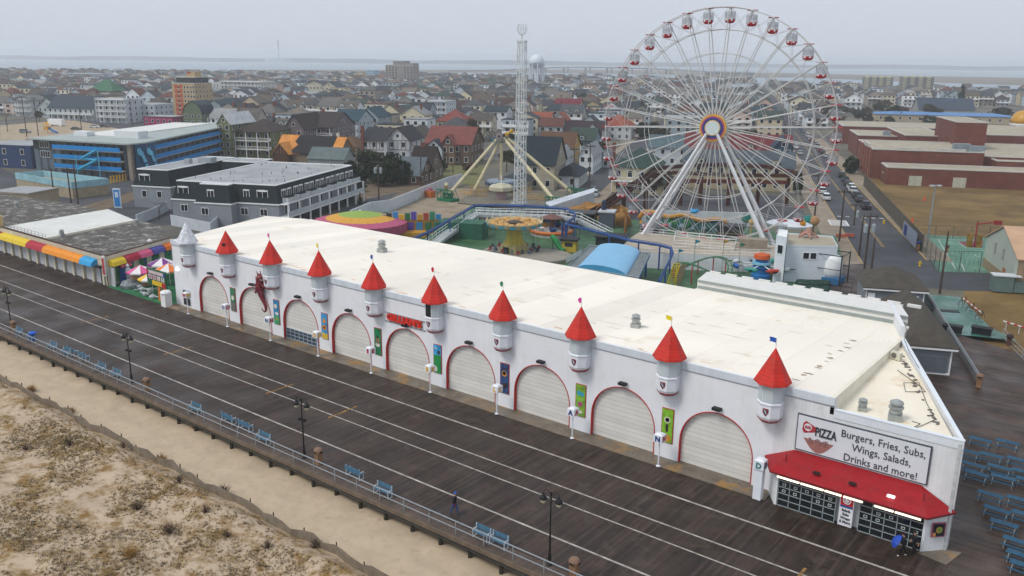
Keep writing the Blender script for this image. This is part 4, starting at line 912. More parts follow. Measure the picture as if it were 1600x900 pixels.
tub = MB(); tub.lathe([(.35, -2.62), (.7, -2.5), (.86, -2.2), (.90, -1.95)], n=12, mi=0); tub.lathe([(.9, -1.95), (.93, -1.95), (.93, -1.87), (.9, -1.87)], n=12, mi=1, caps=False)
for i in range(6): a = 6.283*i/6; tub.cb((.87*math.cos(a), .87*math.sin(a), -2.1), (.1, .34, .26), a, 1)
tub_me = tub.mesh('tub', [wred, flatm('#d8d4d6')]); tub_b = tub.mesh('tub', [wblue, flatm('#c22030')])
cg = MB()
for i in range(12): a = 6.283*i/12; cg.tube((.88*math.cos(a), .88*math.sin(a), -1.87), (.88*math.cos(a), .88*math.sin(a), -.75), .016, 4)
for z in (-.75, -1.3): cg.path([(.88*math.cos(6.283*i/12), .88*math.sin(6.283*i/12), z) for i in range(12)], .022, 4, True)
for a in (0, 3.14159): cg.tube((0, 0, 0), (.5*math.cos(a), .5*math.sin(a), -1.9), .03, 5)
cg.box(-.6, .6, -.5, .5, -2.2, -2.0); cg_me = cg.mesh('cage', [M('cage_grey', '#8e9498', .5, .1)])
ms = MB(); ms.lathe([(.865, -1.86), (.865, -.85)], n=16, caps=False); gz = M('cabin_glazing', '#b4bcc0', .3, 0); gz.node_tree.nodes['Principled BSDF'].inputs['Alpha'].default_value = .35; ms_me = ms.mesh('glazing', [gz])
pl_ = MB(); pl_.lathe([(.88, -.06), (.92, .0), (.88, .06)], n=12, mi=0); pl_me = pl_.mesh('rim_plate', [wred])
for i in range(NG):
    a = th*(i+.3); o = part('spoke', sp_me, None, fw); o.location = (0, 0, HZ); o.rotation_euler = (0, a, 0)
    o = part('brace', br_me, None, fw); o.location = (0, 0, HZ); o.rotation_euler = (0, a, 0)
    g = bpy.data.objects.new('gondola', tub_me if i % 1 == 0 else tub_b); COL.objects.link(g); g.parent = fw; g.location = (RW*math.sin(a), 0, HZ+RW*math.cos(a))
    part('cage', cg_me, None, g); part('glazing', ms_me, None, g); part('rim_plate', pl_me, None, g)
b = MB(); b.lathe([(2.3, -2.6), (2.3, -2.2)], (0, 0, HZ), 28, 0, 'y'); b.lathe([(2.05, -2.68), (2.05, -2.6)], (0, 0, HZ), 28, 1, 'y'); b.lathe([(1.8, -2.74), (1.8, -2.66)], (0, 0, HZ), 28, 2, 'y'); b.lathe([(1.35, -2.80), (1.35, -2.72)], (0, 0, HZ), 28, 3, 'y'); b.lathe([(1.22, -2.86), (1.22, -2.78)], (0, 0, HZ), 28, 4, 'y')
part('hub_disc', b, [flatm('#d6a72c'), flatm('#b5506a'), flatm('#2c3a7e'), flatm('#d6a72c'), flatm('#c9d4d2')], fw)
b = MB(); b.lathe([(.8, -2.2), (.8, 3.2)], (0, 0, HZ), 14, 0, 'y'); b.lathe([(1.7, 2.0), (1.7, 2.3)], (0, 0, HZ), 20, 0, 'y'); part('axle', b, whm, fw)
for y, f in ((-3.0, -4.2), (1.6, 1.2)):
    for s_ in (-1, 1):
        b = MB(); b.tube((s_*.9, y, HZ-1), (s_*11.6, f, 1.2), .27, 4, .43); part('leg', b, M('leg_white', '#d9dadd', .5, .10, .4), fw)
        b = MB(); b.cb((s_*11.8, f, .8), (2.0, 2.0, 1.6)); part('footing', b, M('leg_white', None), fw)
for s_ in (-1, 1):
    b = MB(); b.tube((s_*8.4, -3.9, 7.2), (s_*8.4, 1.4, 7.2), .12, 5); b.tube((s_*9.8, -4.0, 4.5), (s_*7, 1.4, 10), .1, 5); part('cross_tie', b, whm, fw)
# loading platform of the wheel and white deck
wd = M('deck_white', '#cfd2d6', .6, .1, .4, lines=('Z', .3, .05, .12)); tan = M('deck_tan', '#a89d8e', .8, .15, .4)
def fence_line(pts, h, parent, m=None, step=2.0, name='railing', rails=(.1, .55, 1.0), world=True, base=0.0):
    b = MB(); m = m or WHITE; n_post = 0
    for (A, B) in zip(pts, pts[1:]):
        A = Vector(A); B = Vector(B); L_ = (B-A).length
        for r_ in rails: b.tube(A+Vector((0, 0, h*r_)), B+Vector((0, 0, h*r_)), .035, 4)
        n = max(1, int(L_/step))
        for i in range(n+1): p = A.lerp(B, i/n); b.tube(p, p+Vector((0, 0, h)), .035, 4)
    return part(name, b, m, parent, world)
pd = thing('wheel_platform', 'white two-level loading platform with railings beneath the observation wheel', 'platform', (-60, 138, 0))
zP = 2.6
q = [G(x, y, zP) for x, y in ((965, 392), (985, 372), (1000, 362), (1215, 384), (1228, 398), (1228, 403), (1040, 396), (1000, 394))]
b = MB(); b.prism([(p.x, p.y) for p in q], 0, zP, 0, 1); part('deck', b, [wd, tan], pd, True)
q2 = [G(x, y, zP+.02) for x, y in ((1055, 372), (1150, 380), (1148, 392), (1052, 385))]
fence_line([p+Vector((0, 0, .0)) for p in q2+[q2[0]]], 1.1, pd)
b = MB(); b.prism([(p.x, p.y) for p in q2], zP, zP+.25, 0); part('deck_step', b, tan, pd, True)
fence_line([tuple(G(x, y, zP)) for x, y in ((1000, 365), (1210, 386), (1227, 398))], 1.1, pd)
fence_line([tuple(G(x, y, zP)) for x, y in ((1002, 393), (1040, 395), (1227, 402))], 1.1, pd)
b = MB(); b.cb((G(1176, 389, zP).x, G(1176, 389, zP).y, zP+.9), (4.6, 2.2, 1.8), TA, 0); part('control_hut', b, M('hut_tan', '#8f8576', .7, .15), pd, True)
# --- drop tower
DT = G(812, 338, .2); dt = thing('drop_tower', 'tall white lattice drop tower topped by an open cage crown', 'drop tower', (DT.x, DT.y, 0), rad(20))
HT = Hgt(DT.x, DT.y, 66); b = MB(); w0, w1 = 1.06, .72
def lw(z): return w0+(w1-w0)*z/HT
b = MB()
for sx_ in (-1, 1):
    for sy_ in (-1, 1): b.tube((sx_*w0, sy_*w0, 0), (sx_*w1, sy_*w1, HT), .13, 5, .09)
part('mast_corner', b, M('tower_white', '#cdd1d2', .5, .12, .5), dt)
b = MB(); nseg = 27
for i in range(nseg):
    za, zb = HT*i/nseg, HT*(i+1)/nseg; a, c = lw(za), lw(zb)
    for s_ in (-1, 1):
        u, v = (-1, 1) if i % 2 else (1, -1)
        b.tube((u*a, s_*a, za), (v*c, s_*c, zb), .05, 4); b.tube((s_*a, u*a, za), (s_*c, v*c, zb), .05, 4)
        b.tube((-c, s_*c, zb), (c, s_*c, zb), .045, 4); b.tube((s_*c, -c, zb), (s_*c, c, zb), .045, 4)
part('lattice', b, MATS['tower_white'], dt)
b = MB(); b.tube((.35, -.9, 0), (.3, -.7, HT), .1, 5); b.tube((-.2, -.9, 0), (-.2, -.7, HT), .07, 5); b.box(-w1-.15, w1+.15, -w1-.15, w1+.15, HT, HT+.35); part('guide_rail', b, MATS['tower_white'], dt)
b = MB(); b.tube((0, 0, HT), (0, 0, HT+1.4), .12, 6)
for i in range(12):
    a = 6.283*i/12; b.path([(math.cos(a)*r_, math.sin(a)*r_, HT+1.3+z) for r_, z in ((.1, 0), (.65, .35), (1.0, 1.0), (1.02, 1.7), (.75, 2.3))], .045, 4)
b.path([(math.cos(6.283*i/16)*1.03, math.sin(6.283*i/16)*1.03, HT+2.6) for i in range(16)], .03, 4, True); part('cage_crown', b, MATS['tower_white'], dt)
b = MB(); b.lathe([(1.9, 2.2), (2.1, 2.4), (2.1, 3.0), (1.9, 3.2)], n=8); part('seat_ring', b, flatm('#8c8f93'), dt)
# --- wave swinger
SW = G(800, 396, 0); sw = thing('swing_ride', 'chair swing ride with fluted yellow column and scalloped beige crown', 'swing ride', (SW.x+.3, SW.y+.2, 0))
zc = Hgt(SW.x, SW.y, 352); b = MB(); ycol = M('fluted_yellow', '#c5b246', .5, .1, .8)
pr = [(2.35, 0), (2.35, 1.7), (2.0, 1.9), (1.7, 2.2), (1.35, 3.3), (1.22, 4.3), (1.3, zc-.6), (1.7, zc-.1)]
b.lathe(pr[:3], n=8, mi=1); 
for i in range(16):
    a0, a1 = 6.283*i/16, 6.283*(i+1)/16; am = (a0+a1)/2
    for (r0, z0), (r1, z1) in zip(pr[2:], pr[3:]):
        b.fs([(r0*math.cos(a0), r0*math.sin(a0), z0), (r0*.93*math.cos(am), r0*.93*math.sin(am), z0), (r0*math.cos(a1), r0*math.sin(a1), z0), (r1*math.cos(a0), r1*math.sin(a0), z1), (r1*.93*math.cos(am), r1*.93*math.sin(am), z1), (r1*math.cos(a1), r1*math.sin(a1), z1)], [(0, 1, 4, 3), (1, 2, 5, 4)], 0)
part('column', b, [ycol, M('col_base', '#b3a66e', .6, .1)], sw)
b = MB(); b.box(-.55, .55, -2.5, -2.2, .5, 1.5); part('window', b, MATS['window_glass'], sw)
RC = 4.75; b = MB(); zr_ = zc
b.lathe([(1.0, zr_-.1), (RC-.5, zr_-.15), (RC, zr_+.1), (RC+.25, zr_+.75), (RC+.15, zr_+.75), (RC-.3, zr_+.25), (1.2, zr_+.2)], n=16, mi=0, caps=False)
part('crown', b, M('crown_beige', '#b7a583', .6, .15, 1), sw)
dome = MB(); dome.ball((0, 0, 0), .72, 12, 0, .62); dme = dome.mesh('crown_dome', [M('dome_tan', '#b98f52', .55, .12, 1)])
pn = MB(); pn.lathe([(.38, -.03), (.38, 0)], n=12, mi=0, axis='y'); pme = pn.mesh('crown_panel', [flatm('#4d9bb0')]); fi = MB(); fi.lathe([(.06, 0), (.13, .2), (.05, .35), (.09, .45), (.01, .6)], n=7); fme = fi.mesh('finial', [flatm('#d9cda4')])
for i in range(16):
    a = 6.283*i/16+.2; 
    if i % 1 == 0:
        o = part('crown_panel', pme, None, sw); o.location = ((RC+.16)*math.cos(a), (RC+.16)*math.sin(a), zr_+.36); o.rotation_euler = (rad(18), 0, a+math.pi/2); o.scale = (1.6, 1, .8)
        o = part('finial', fme, None, sw); o.location = ((RC+.2)*math.cos(a+.196), (RC+.2)*math.sin(a+.196), zr_+.7)
for i in range(12):
    a = 6.283*i/12; o = part('crown_dome', dme, None, sw); o.location = (3.75*math.cos(a), 3.75*math.sin(a), zr_+.45)
    if i % 2: o = part('crown_dome', dme, None, sw); o.location = (2.3*math.cos(a), 2.3*math.sin(a), zr_+.35)
b = MB(); b.lathe([(1.3, zr_+.2), (1.3, zr_+.7), (.4, zr_+.9), (.01, zr_+1.0)], n=10); part('motor_housing', b, flatm('#4a423c'), sw)
for i in range(24):
    a = 6.283*i/24; r_ = 4.3 if i % 2 else 3.5; b = MB(); b.tube((r_*math.cos(a)-.15, r_*math.sin(a), zr_), (r_*math.cos(a)-.15, r_*math.sin(a), 1.1), .02, 3); b.tube((r_*math.cos(a)+.15, r_*math.sin(a), zr_), (r_*math.cos(a)+.15, r_*math.sin(a), 1.1), .02, 3); b.cb((r_*math.cos(a), r_*math.sin(a), .85), (.5, .45, .1)); b.cb((r_*math.cos(a), r_*math.sin(a)+.2, 1.1), (.5, .06, .5)); part('swing_seat', b, flatm(('#7d2c30', '#3a3c48', '#5a6a74')[i % 3]), sw)
b = MB(); b.lathe([(5.6, 0), (5.6, .35), (5.2, .4)], n=24); part('plinth', b, M('plinth_grey', '#8c877c', .8, .15), sw)
# --- pendulum ride: four splayed beige legs, hub high above a ring of seats
c0 = G(783, 300, 0); PZ = Hgt(c0.x, c0.y, 214); pe = thing('pendulum_ride', 'giant pendulum ride with splayed cream legs over a ring of seats', 'pendulum ride', (c0.x, c0.y, 0))
crm = M('cream_steel', '#c2b795', .5, .15, .5); tops = (c0.x, c0.y, PZ)
for (px, py), (ox, oy) in (((698, 308), (-1.6, 0)), ((742, 296), (-.6, .5)), ((870, 318), (1.2, 0)), ((893, 300), (2.2, .6))):
    q = G(px, py, 1.0); b = MB(); b.tube((q.x, q.y, 1.0), (c0.x+ox*.7, c0.y+oy, PZ-.3), .45, 8, .36); part('leg', b, crm, pe, True)
q = G(697, 292, 1.5); q1 = G(740, 272, 1.0); b = MB(); b.tube((q.x, q.y, .8), (q.x+3.2, q.y-3.5, 2.9), .55, 8, .45); part('leg_outrigger', b, crm, pe, True)
b = MB(); b.tube((c0.x, c0.y, PZ-.8), (c0.x, c0.y, 2.8), .42, 8); part('swing_arm', b, crm, pe, True)
vx = Vector((RM @ Vector((1, 0, 0))).xy).to_3d(); vn = Vector((-vx.y, vx.x, 0))
b = MB(); pc = Vector(tops)+Vector((0, 0, .3))-vn*1.2-vx*.6
b.tube(pc, pc-vn*1.0, 1.0, 20, mi=0); b.tube(pc-vn*1.0, pc-vn*1.1, .8, 20, mi=1); b.tube(pc-vn*1.1, pc-vn*1.2, .45, 16, mi=2); part('hub_motor', b, [flatm('#6b6266'), flatm('#a89a9a'), flatm('#5c5560')], pe, True)
b = MB(); rr = random.Random(4)
for i in range(22):
    a = Vector(tops)+vx*rr.uniform(-2.6, 2.6)+Vector((0, 0, rr.uniform(-1.3, -.2)))-vn*rr.uniform(0, 1); b.tube(a, a+vx*rr.uniform(-1.2, 1.2)+Vector((0, 0, rr.uniform(-.7, .9))), .11, 5)
part('hub_frame', b, flatm('#2f7f92'), pe, True)
b = MB(); a = Vector(tops)+vx*1.0+Vector((0, 0, 1.0))
b.tube(a, a+vx*3.2+Vector((0, 0, .4)), .2, 6); b.tube(a+vx*.3+Vector((0, 0, -.5)), a+vx*1.8+Vector((0, 0, .9)), .3, 6); b.tube(a, a+vx*.5+Vector((0, 0, -1)), .4, 6); part('counter_arm', b, flatm('#c99f28'), pe, True)
b = MB(); b.lathe([(2.6, 2.3), (3.5, 2.1), (3.9, 2.5), (3.6, 3.1), (2.8, 3.2)], (c0.x, c0.y, 0), 20, 0); b.lathe([(.9, 2.7), (.9, 3.4), (.3, 3.7)], (c0.x, c0.y, 0), 12, 1)
for i in range(6): a = 6.283*i/6; b.tube((c0.x, c0.y, 2.9), (c0.x+3*math.cos(a), c0.y+3*math.sin(a), 2.8), .1, 5)
part('seat_ring', b, [flatm('#8795a2'), flatm('#8a7a6a')], pe, True)
seat = MB(); seat.box(-.4, .4, -.3, .3, 0, .9); sme = seat.mesh('seat', [flatm('#5a6a80')])
for i in range(20): a = 6.283*i/20; o = part('seat', sme, None, pe); o.location = (3.75*math.cos(a), 3.75*math.sin(a), 1.9); o.rotation_euler = (0, 0, a)
grs = flatm('#1c6b4c')
for (px, py), wd_ in (((700, 314), 4.6), ((868, 326), 4.0), ((905, 312), 5.5)):
    q = G(px, py, 0); b = MB(); b.box(q.x-wd_/2, q.x+wd_/2, q.y-1.4, q.y+1.4, 0, .7)
    for i in range(5): x = q.x-wd_/2+wd_*i/4; b.tube((x, q.y-1.3, .7), (x, q.y-1.3, 2.8), .09, 4); b.tube((x, q.y+1.3, .7), (x, q.y, 2.8), .09, 4); b.tube((x, q.y-1.3, .7), (min(x+wd_/4, q.x+wd_/2), q.y-1.3, 2.8), .07, 4)
    b.box(q.x-wd_/2, q.x+wd_/2, q.y-1.35, q.y-1.2, 2.6, 2.9); b.box(q.x-wd_/4, q.x+wd_/4, q.y-.6, q.y+.6, .7, 2.0); part('base_frame', b, grs, pe, True)
b = MB(); q = [G(x, y, .12) for x, y in ((715, 318), (865, 330), (900, 300), (745, 296))]; b.prism([(p.x, p.y) for p in q], .03, .3, 0); part('base_plate', b, flatm('#6f6a5c', var=.4), pe, True)
b = MB()
for x0, x1, py in ((720, 760, 306), (800, 850, 312), (735, 830, 300)):
    A, B = G(x0, py, 0), G(x1, py+3, 0); n = 7
    for i in range(n+1): p = A.lerp(B, i/n); b.tube(p, p+Vector((0, 0, 1.6)), .07, 4)
    for z in (.5, 1.0, 1.6): b.tube(A+Vector((0, 0, z)), B+Vector((0, 0, z)), .07, 4)
part('queue_rails', b, flatm('#b48a2a'), pe, True)
# --- kiosk in front of it
q = G(783, 312, 0); kt = thing('ticket_kiosk', 'small ticket kiosk with wide cream flat canopy before the pendulum ride', 'kiosk', (q.x, q.y, 0)); b = MB(); b.lathe([(1.4, 0), (1.4, 2.3)], n=8); part('booth', b, flatm('#a58d90'), kt)
b = MB(); b.lathe([(2.9, 2.3), (3.0, 2.4), (3.0, 3.2), (2.5, 3.6), (1.4, 3.7), (1.2, 3.95)], n=8); part('canopy', b, M('canopy_cream', '#b7b39c', .6, .1), kt); b = MB(); b.tube((0, 0, 3.9), (0, 0, 6.0), .12, 6); part('mast', b, WHITE, kt)
# --- blue elevated track with a white sloped walkway beside it
tb = flatm('#244a86', .5, var=.2); tr = thing('monorail_track', 'blue tubular elevated ride track on posts winding behind the hall', 'ride track', (-85, 120, 0))
TP = [(640, 376, 2.5), (672, 362, 3.2), (703, 344, 3.8), (741, 322, 4.2), (775, 321, 4.2), (840, 323, 4.2), (885, 327, 4.2), (899, 334, 4.2), (896, 342, 4.2), (884, 349, 4.2), (886, 351, 4.2), (930, 362, 4.0), (985, 376, 4.0), (1030, 383, 4.0), (1049, 388, 3.9), (1051, 396, 3.7), (1045, 410, 3.3), (1030, 440, 2.6)]
pts = [G(x, y, z) for x, y, z in TP]
b = MB(); b.path(pts, .22, 7); b.path([p+Vector((0, 0, .34)) for p in pts], .06, 4); part('track_tube', b, tb, tr, True)
for px, py, z in ((668, 364, 3.1), (703, 344, 3.8), (725, 331, 4.0), (741, 322, 4.2), (758, 321, 4.2), (797, 322, 4.2), (855, 324, 4.2), (886, 351, 4.2), (892, 330, 4.2), (898, 340, 4.2), (952, 368, 4.0), (998, 378, 4.0), (1031, 384, 4.0), (1048, 390, 3.9), (1040, 418, 3.0)):
    q = G(px, py, z); b = MB(); b.tube((q.x, q.y, 0), (q.x, q.y, z), .14, 6); part('post', b, tb, tr, True)
q = G(884, 349, 4.2); b = MB()
for dx in (-.7, .0): b.tube((q.x+dx, q.y, 0), (q.x+dx, q.y, 4.2), .22, 6)
part('post', b, tb, tr, True)
wr = thing('white_ramp', 'long white covered ramp rising beside the blue ride track', 'ramp', (-105, 118, 0))
A = [G(x, y, z) for x, y, z in ((672, 384, .3), (690, 370, 1.2), (742, 334, 3.2), (880, 338, 3.2), (905, 343, 3.0), (955, 368, .4))]
b = MB()
for p, q in zip(A, A[1:]):
    d = (q-p).normalized(); n_ = Vector((-d.y, d.x, 0))*1.1; z3 = Vector((0, 0, .9)); dn = Vector((0, 0, -.5))
    b.fs([p-n_, p+n_, q+n_, q-n_, p-n_+dn, p+n_+dn, q+n_+dn, q-n_+dn], [(0, 1, 2, 3), (4, 7, 6, 5), (0, 3, 7, 4), (1, 5, 6, 2)], 1)
    for s_ in (-1, 1):
        for h in (.45, 1.0): b.tube(p+n_*s_+Vector((0, 0, h)), q+n_*s_+Vector((0, 0, h)), .05, 4, mi=0)
        for i in range(int((q-p).length/1.2)+1): t_ = p.lerp(q, i/max(1, int((q-p).length/1.2)))+n_*s_; b.tube(t_, t_+z3, .03, 3, mi=0)
part('walkway', b, [WHITE, M('ramp_floor', '#9aa0a2', .7, .15)], wr, True)
for p in A[1:5]: b = MB(); b.tube((p.x, p.y, 0), (p.x, p.y, p.z-.3), .25, 6); part('pier', b, M('pier_grey', '#777b7c', .7, .1), wr, True)
b = MB(); p = G(712, 372, 0); b.cb((p.x, p.y+2, 1.5), (9, 4.5, 3.0), TA); solo('ride_shed', b, M('shed_green', '#1f5a46', .6, .2, .6), 'dark green shed tucked under the white ramp', 'shed')
# carousel of white and orange behind the swing
p = G(862, 366, 0); cs = thing('tea_cup_ride', 'small round ride with white and orange scalloped rim right of the swing', 'ride', (p.x, p.y, 0)); b = MB(); b.lathe([(4.2, 0), (4.2, .7), (3.9, 1.0)], n=18, mi=0); b.lathe([(4.3, .5), (4.45, .9), (4.2, 1.2)], n=18, mi=1, caps=False); b.lathe([(.5, 1), (.5, 3.4), (2.2, 3.3), (.3, 4.0)], n=12, mi=2); part('turntable', b, [flatm('#a8a4a0'), flatm('#c26a2a'), flatm('#6b4a44')], cs)
for i in range(7): a = i*.9; b = MB(); b.lathe([(.5, 1.0), (.8, 1.7), (.78, 1.72), (.4, 1.1)], (3*math.cos(a), 3*math.sin(a), 0), 10); part('cup', b, flatm(('#8c2f35', '#c7c3bd', '#2a4a80', '#c98a35')[i % 4]), cs)
p = G(838, 400, 0); b = MB(); b.lathe([(5.2, 0), (5.2, .5), (4.6, .6), (.1, .8)], n=28); solo('round_platform', b, M('plinth_grey', None), 'low round grey platform right of the swing column', 'platform').location = (p.x+1.5, p.y-.5, 0)
p = G(872, 392, 0); t = thing('green_slide', 'bright green curved kiddie slide on the green floor', 'slide', (p.x, p.y, 0)); b = MB(); b.path([(-2, 1, 2.2), (-1.2, .6, 1.9), (-.2, .1, 1.1), (.8, -.2, .4), (1.6, -.4, .2)], .45, 8); part('chute', b, flatm('#1c8a4a'), t); b = MB(); b.tube((-1.8, .9, 0), (-1.8, .9, 2.2), .1, 5); part('post', b, flatm('#1c6a3a'), t)
# yellow ticket hut under the loop
p = G(890, 392, 0); t = thing('ticket_hut', 'small yellow hut with dark flat roof under the track loop', 'hut', (p.x, p.y, 0), TA); b = MB(); b.box(-1.3, 1.3, -1.1, 1.1, 0, 2.0); part('booth', b, flatm('#b9a23a'), t); b = MB(); b.box(-1.6, 1.6, -1.4, 1.4, 2.0, 2.35); part('roof', b, flatm('#1e2226'), t); b = MB(); b.box(-.7, .7, -1.14, -1.08, 1.0, 1.7); part('window', b, MATS['window_glass'], t)
p = G(905, 408, 0); b = MB(); A = G(884, 412, 0); B = G(908, 398, 0); b.fs([A, B, B+Vector((0, 0, 1.0)), A+Vector((0, 0, 1.0))], [(0, 1, 2, 3)]); d = Vector((0, .15, 0)); b.fs([A+d, B+d, B+d+Vector((0, 0, 1.0)), A+d+Vector((0, 0, 1.0))], [(3, 2, 1, 0)]); solo('low_white_wall', b, WHITE, 'short low white wall beside the blue canopy', 'wall')
# --- bumper-car pavilion with blue barrel roof
cz = 3.6; c4 = [G(x, y, cz) for x, y in ((885, 419), (997, 436), (1016, 396), (922, 384))]; t = thing('blue_canopy', 'ride pavilion under a pale blue barrel roof with grey flat margins', 'pavilion', ((c4[0]+c4[2])/2).to_tuple()[:2]+(0,))
o_ = Vector((c4[0].x, c4[0].y, 0)); U = c4[1]-c4[0]; Wv = c4[3]-c4[0]
def cp(u, v, z): p = c4[0]*(1-u)*(1-v)+c4[1]*u*(1-v)+c4[2]*u*v+c4[3]*(1-u)*v; return (p.x, p.y, z)
b = MB(); b.prism([cp(0, 0, 0)[:2], cp(1, 0, 0)[:2], cp(1, 1, 0)[:2], cp(0, 1, 0)[:2]], cz-.5, cz, 0, 1); part('flat_roof', b, [flatm('#2d6f9e'), M('frame_grey', '#6f777a', .7, .2, 1)], t, True)
b = MB(); n = 14; u0, u1 = .14, .84; R = []
for i in range(n+1): a = math.pi*i/n; u = (u0+u1)/2-(u1-u0)/2*math.cos(a); R.append((u, cz+1.05*math.sin(a)**.9))
for (ua, za), (ub, zb) in zip(R, R[1:]): b.poly([cp(ua, .02, za), cp(ub, .02, zb), cp(ub, .97, zb), cp(ua, .97, za)], 0)
b.poly([cp(u, .02, z) for u, z in R], 1); b.poly([cp(u, .97, z) for u, z in R[::-1]], 1); part('barrel_roof', b, [M('roof_sky_blue', '#7bb0d2', .5, .06, .5), M('roof_mid_blue', '#3f8fb8', .5, .06)], t, True)
b = MB()
for v0 in (.02, .98):
    for i in range(8): u = i/7; b.tube(cp(u, v0, cz), cp(u, v0, cz+.25), .06, 4)
    b.tube(cp(0, v0, cz+.2), cp(1, v0, cz+.2), .07, 4)
b.tube(cp(0, 0, cz+.2), cp(0, 1, cz+.2), .07, 4); b.tube(cp(1, 0, cz+.2), cp(1, 1, cz+.2), .07, 4); part('edge_rail', b, flatm('#8b9499'), t, True)
for u in (.05, .5, .95):
    for v in (.05, .95): b = MB(); p = cp(u, v, 0); b.tube(p, (p[0], p[1], cz), .18, 6); part('column', b, flatm('#2a5f9a'), t, True)
b = MB(); b.prism([cp(.1, .1, 0)[:2], cp(.9, .1, 0)[:2], cp(.9, .9, 0)[:2], cp(.1, .9, 0)[:2]], 0, .3); part('floor', b, flatm('#3b4248'), t, True)
# --- striped round tent: green centre, orange ring, pink skirt
p = G(564, 366, 0); tc_ = thing('fun_tent', 'low round tent with green centre, orange ring and pink skirt behind the hall', 'tent', (p.x, p.y, 0), rad(10))
for nm, ra, rb, za, zb, c in (('centre_panel', 0.05, 5.4, 4.9, 4.1, '#86a04c'), ('middle_ring', 5.4, 8.6, 4.1, 3.4, '#c8943a'), ('outer_skirt', 8.6, 11.6, 3.4, 2.8, '#a8506e')):
    b = MB()
    for i in range(24):
        a0, a1 = 6.283*i/24, 6.283*(i+1)/24; am = (a0+a1)/2
        for r0, r1, z0, z1 in ((ra, rb, za, zb),):
            w0_ = .05*r0/8; w1_ = .05*r1/8; f = [(r0*math.cos(a0), r0*math.sin(a0), z0), (r0*math.cos(am), r0*math.sin(am), z0-w0_), (r0*math.cos(a1), r0*math.sin(a1), z0), (r1*math.cos(a0), r1*math.sin(a0), z1), (r1*math.cos(am), r1*math.sin(am), z1-w1_), (r1*math.cos(a1), r1*math.sin(a1), z1)]; b.fs(f, [(0, 3, 4, 1), (1, 4, 5, 2)])
    if nm == 'outer_skirt': b.lathe([(11.6, 2.8), (11.6, 1.0)], n=24, caps=False)
    o = part(nm, b, flatm(c, .75), tc_); o.scale = (.8, .72, .95)
b = MB(); b.lathe([(.2, 0), (.2, 4.8)], n=8); part('pole', b, WHITE, tc_)
for i in range(12): a = 6.283*i/12; b = MB(); b.tube((9*math.cos(a), 8.1*math.sin(a), 0), (9*math.cos(a), 8.1*math.sin(a), 2.6), .1, 5); part('post', b, WHITE, tc_)
p = G(642, 366, 0); fh = thing('funhouse_front', 'colourful funhouse facade with striped top beside the tent', 'funhouse', (p.x, p.y, 0), TA+rad(20)); b = MB(); rr = random.Random(9); x = -5.0; cols = ['#2f7fb0', '#2c3440', '#3a86c0', '#c7a02e', '#2f6b46', '#5a4aa0', '#b98d30', '#a0452c', '#3a8060']
b.box(-6, 6, -.2, .2, .2, 2.8, 0)
part('wall', b, flatm('#b07a2a', var=.3), fh)
for i in range(10): b = MB(); b.box(-5.8+i*1.18, -4.75+i*1.18, -.3, .25, 2.8+.1*(i % 2), 3.9+.25*(i % 3)); part('crest_panel', b, flatm(cols[i % 9]), fh)
for i in range(7): b = MB(); b.box(-5.8+i*1.7, -4.5+i*1.7, -.3, -.2, .5, 2.4); part('panel', b, flatm(cols[(i*4+2) % 9]), fh)
b = MB(); b.box(-6, 3, -3.2, -.4, .0, .9); part('deck', b, flatm('#b98a2e'), fh)
# white perimeter wall of the pier, with stored yellow barriers
A = [G(x, y, 0) for x, y in ((548, 348), (580, 334), (610, 330), (700, 292), (722, 286))]
wl_ = thing('perimeter_wall', 'long white boarded perimeter wall running inland past the tent', 'wall', (A[2].x, A[2].y, 0)); b = MB()
for p, q in zip(A, A[1:]):
    d = (q-p).normalized(); n_ = Vector((-d.y, d.x, 0))*.12; b.prism([(p-n_).xy, (p+n_).xy, (q+n_).xy, (q-n_).xy], -.3, 2.6)
part('boards', b, M('perimeter_white', '#c3c9d0', .6, .1, .4), wl_, True)
A2 = [G(x, y, 0) for x, y in ((905, 318), (922, 300))]; b = MB(); p, q = G(880, 300, 2.5), G(915, 292, 2.5)
b = MB(); A3 = [G(x, y, 3.2) for x, y in ((860, 322), (928, 300), (930, 293), (852, 316))]; b.prism([(p.x, p.y) for p in A3], 2.9, 3.2); b.prism([(A3[0].x, A3[0].y), (A3[1].x, A3[1].y), (A3[1].x, A3[1].y+.3), (A3[0].x, A3[0].y+.3)], 0, 3.2)
solo('white_landing', b, M('perimeter_white', None), 'white flat landing wall right of the pendulum ride base', 'wall')
for i in range(5):
    q = G(650+i*5.2, 312-i*2.0, 0); b = MB()
    for s_ in (-1, 1): b.tube((-.9, s_*.5, 0), (-.9, 0, 1.5), .06, 4); b.tube((.9, s_*.5, 0), (.9, 0, 1.5), .06, 4)
    b.box(-1, 1, -.15, .15, .5, 1.5); t_ = solo('barrier', b, flatm('#b8902a'), 'yellow folded barrier in the stack by the white perimeter wall', 'barrier', group='stacked yellow barriers'); t_.location = q; t_.rotation_euler = (0, 0, TA+1.2)
q = G(672, 308, 0); b = MB(); b.cb((0, 0, .8), (2.2, 1.6, 1.6), 0, 0); b.lathe([(.8, 1.6), (.5, 2.2), (.05, 2.5)], n=8, mi=1); t_ = solo('kiddie_ride', b, [flatm('#b5622a'), flatm('#8d4a5a')], 'orange and maroon coin-operated ride by the white wall', 'kiddie ride'); t_.location = q
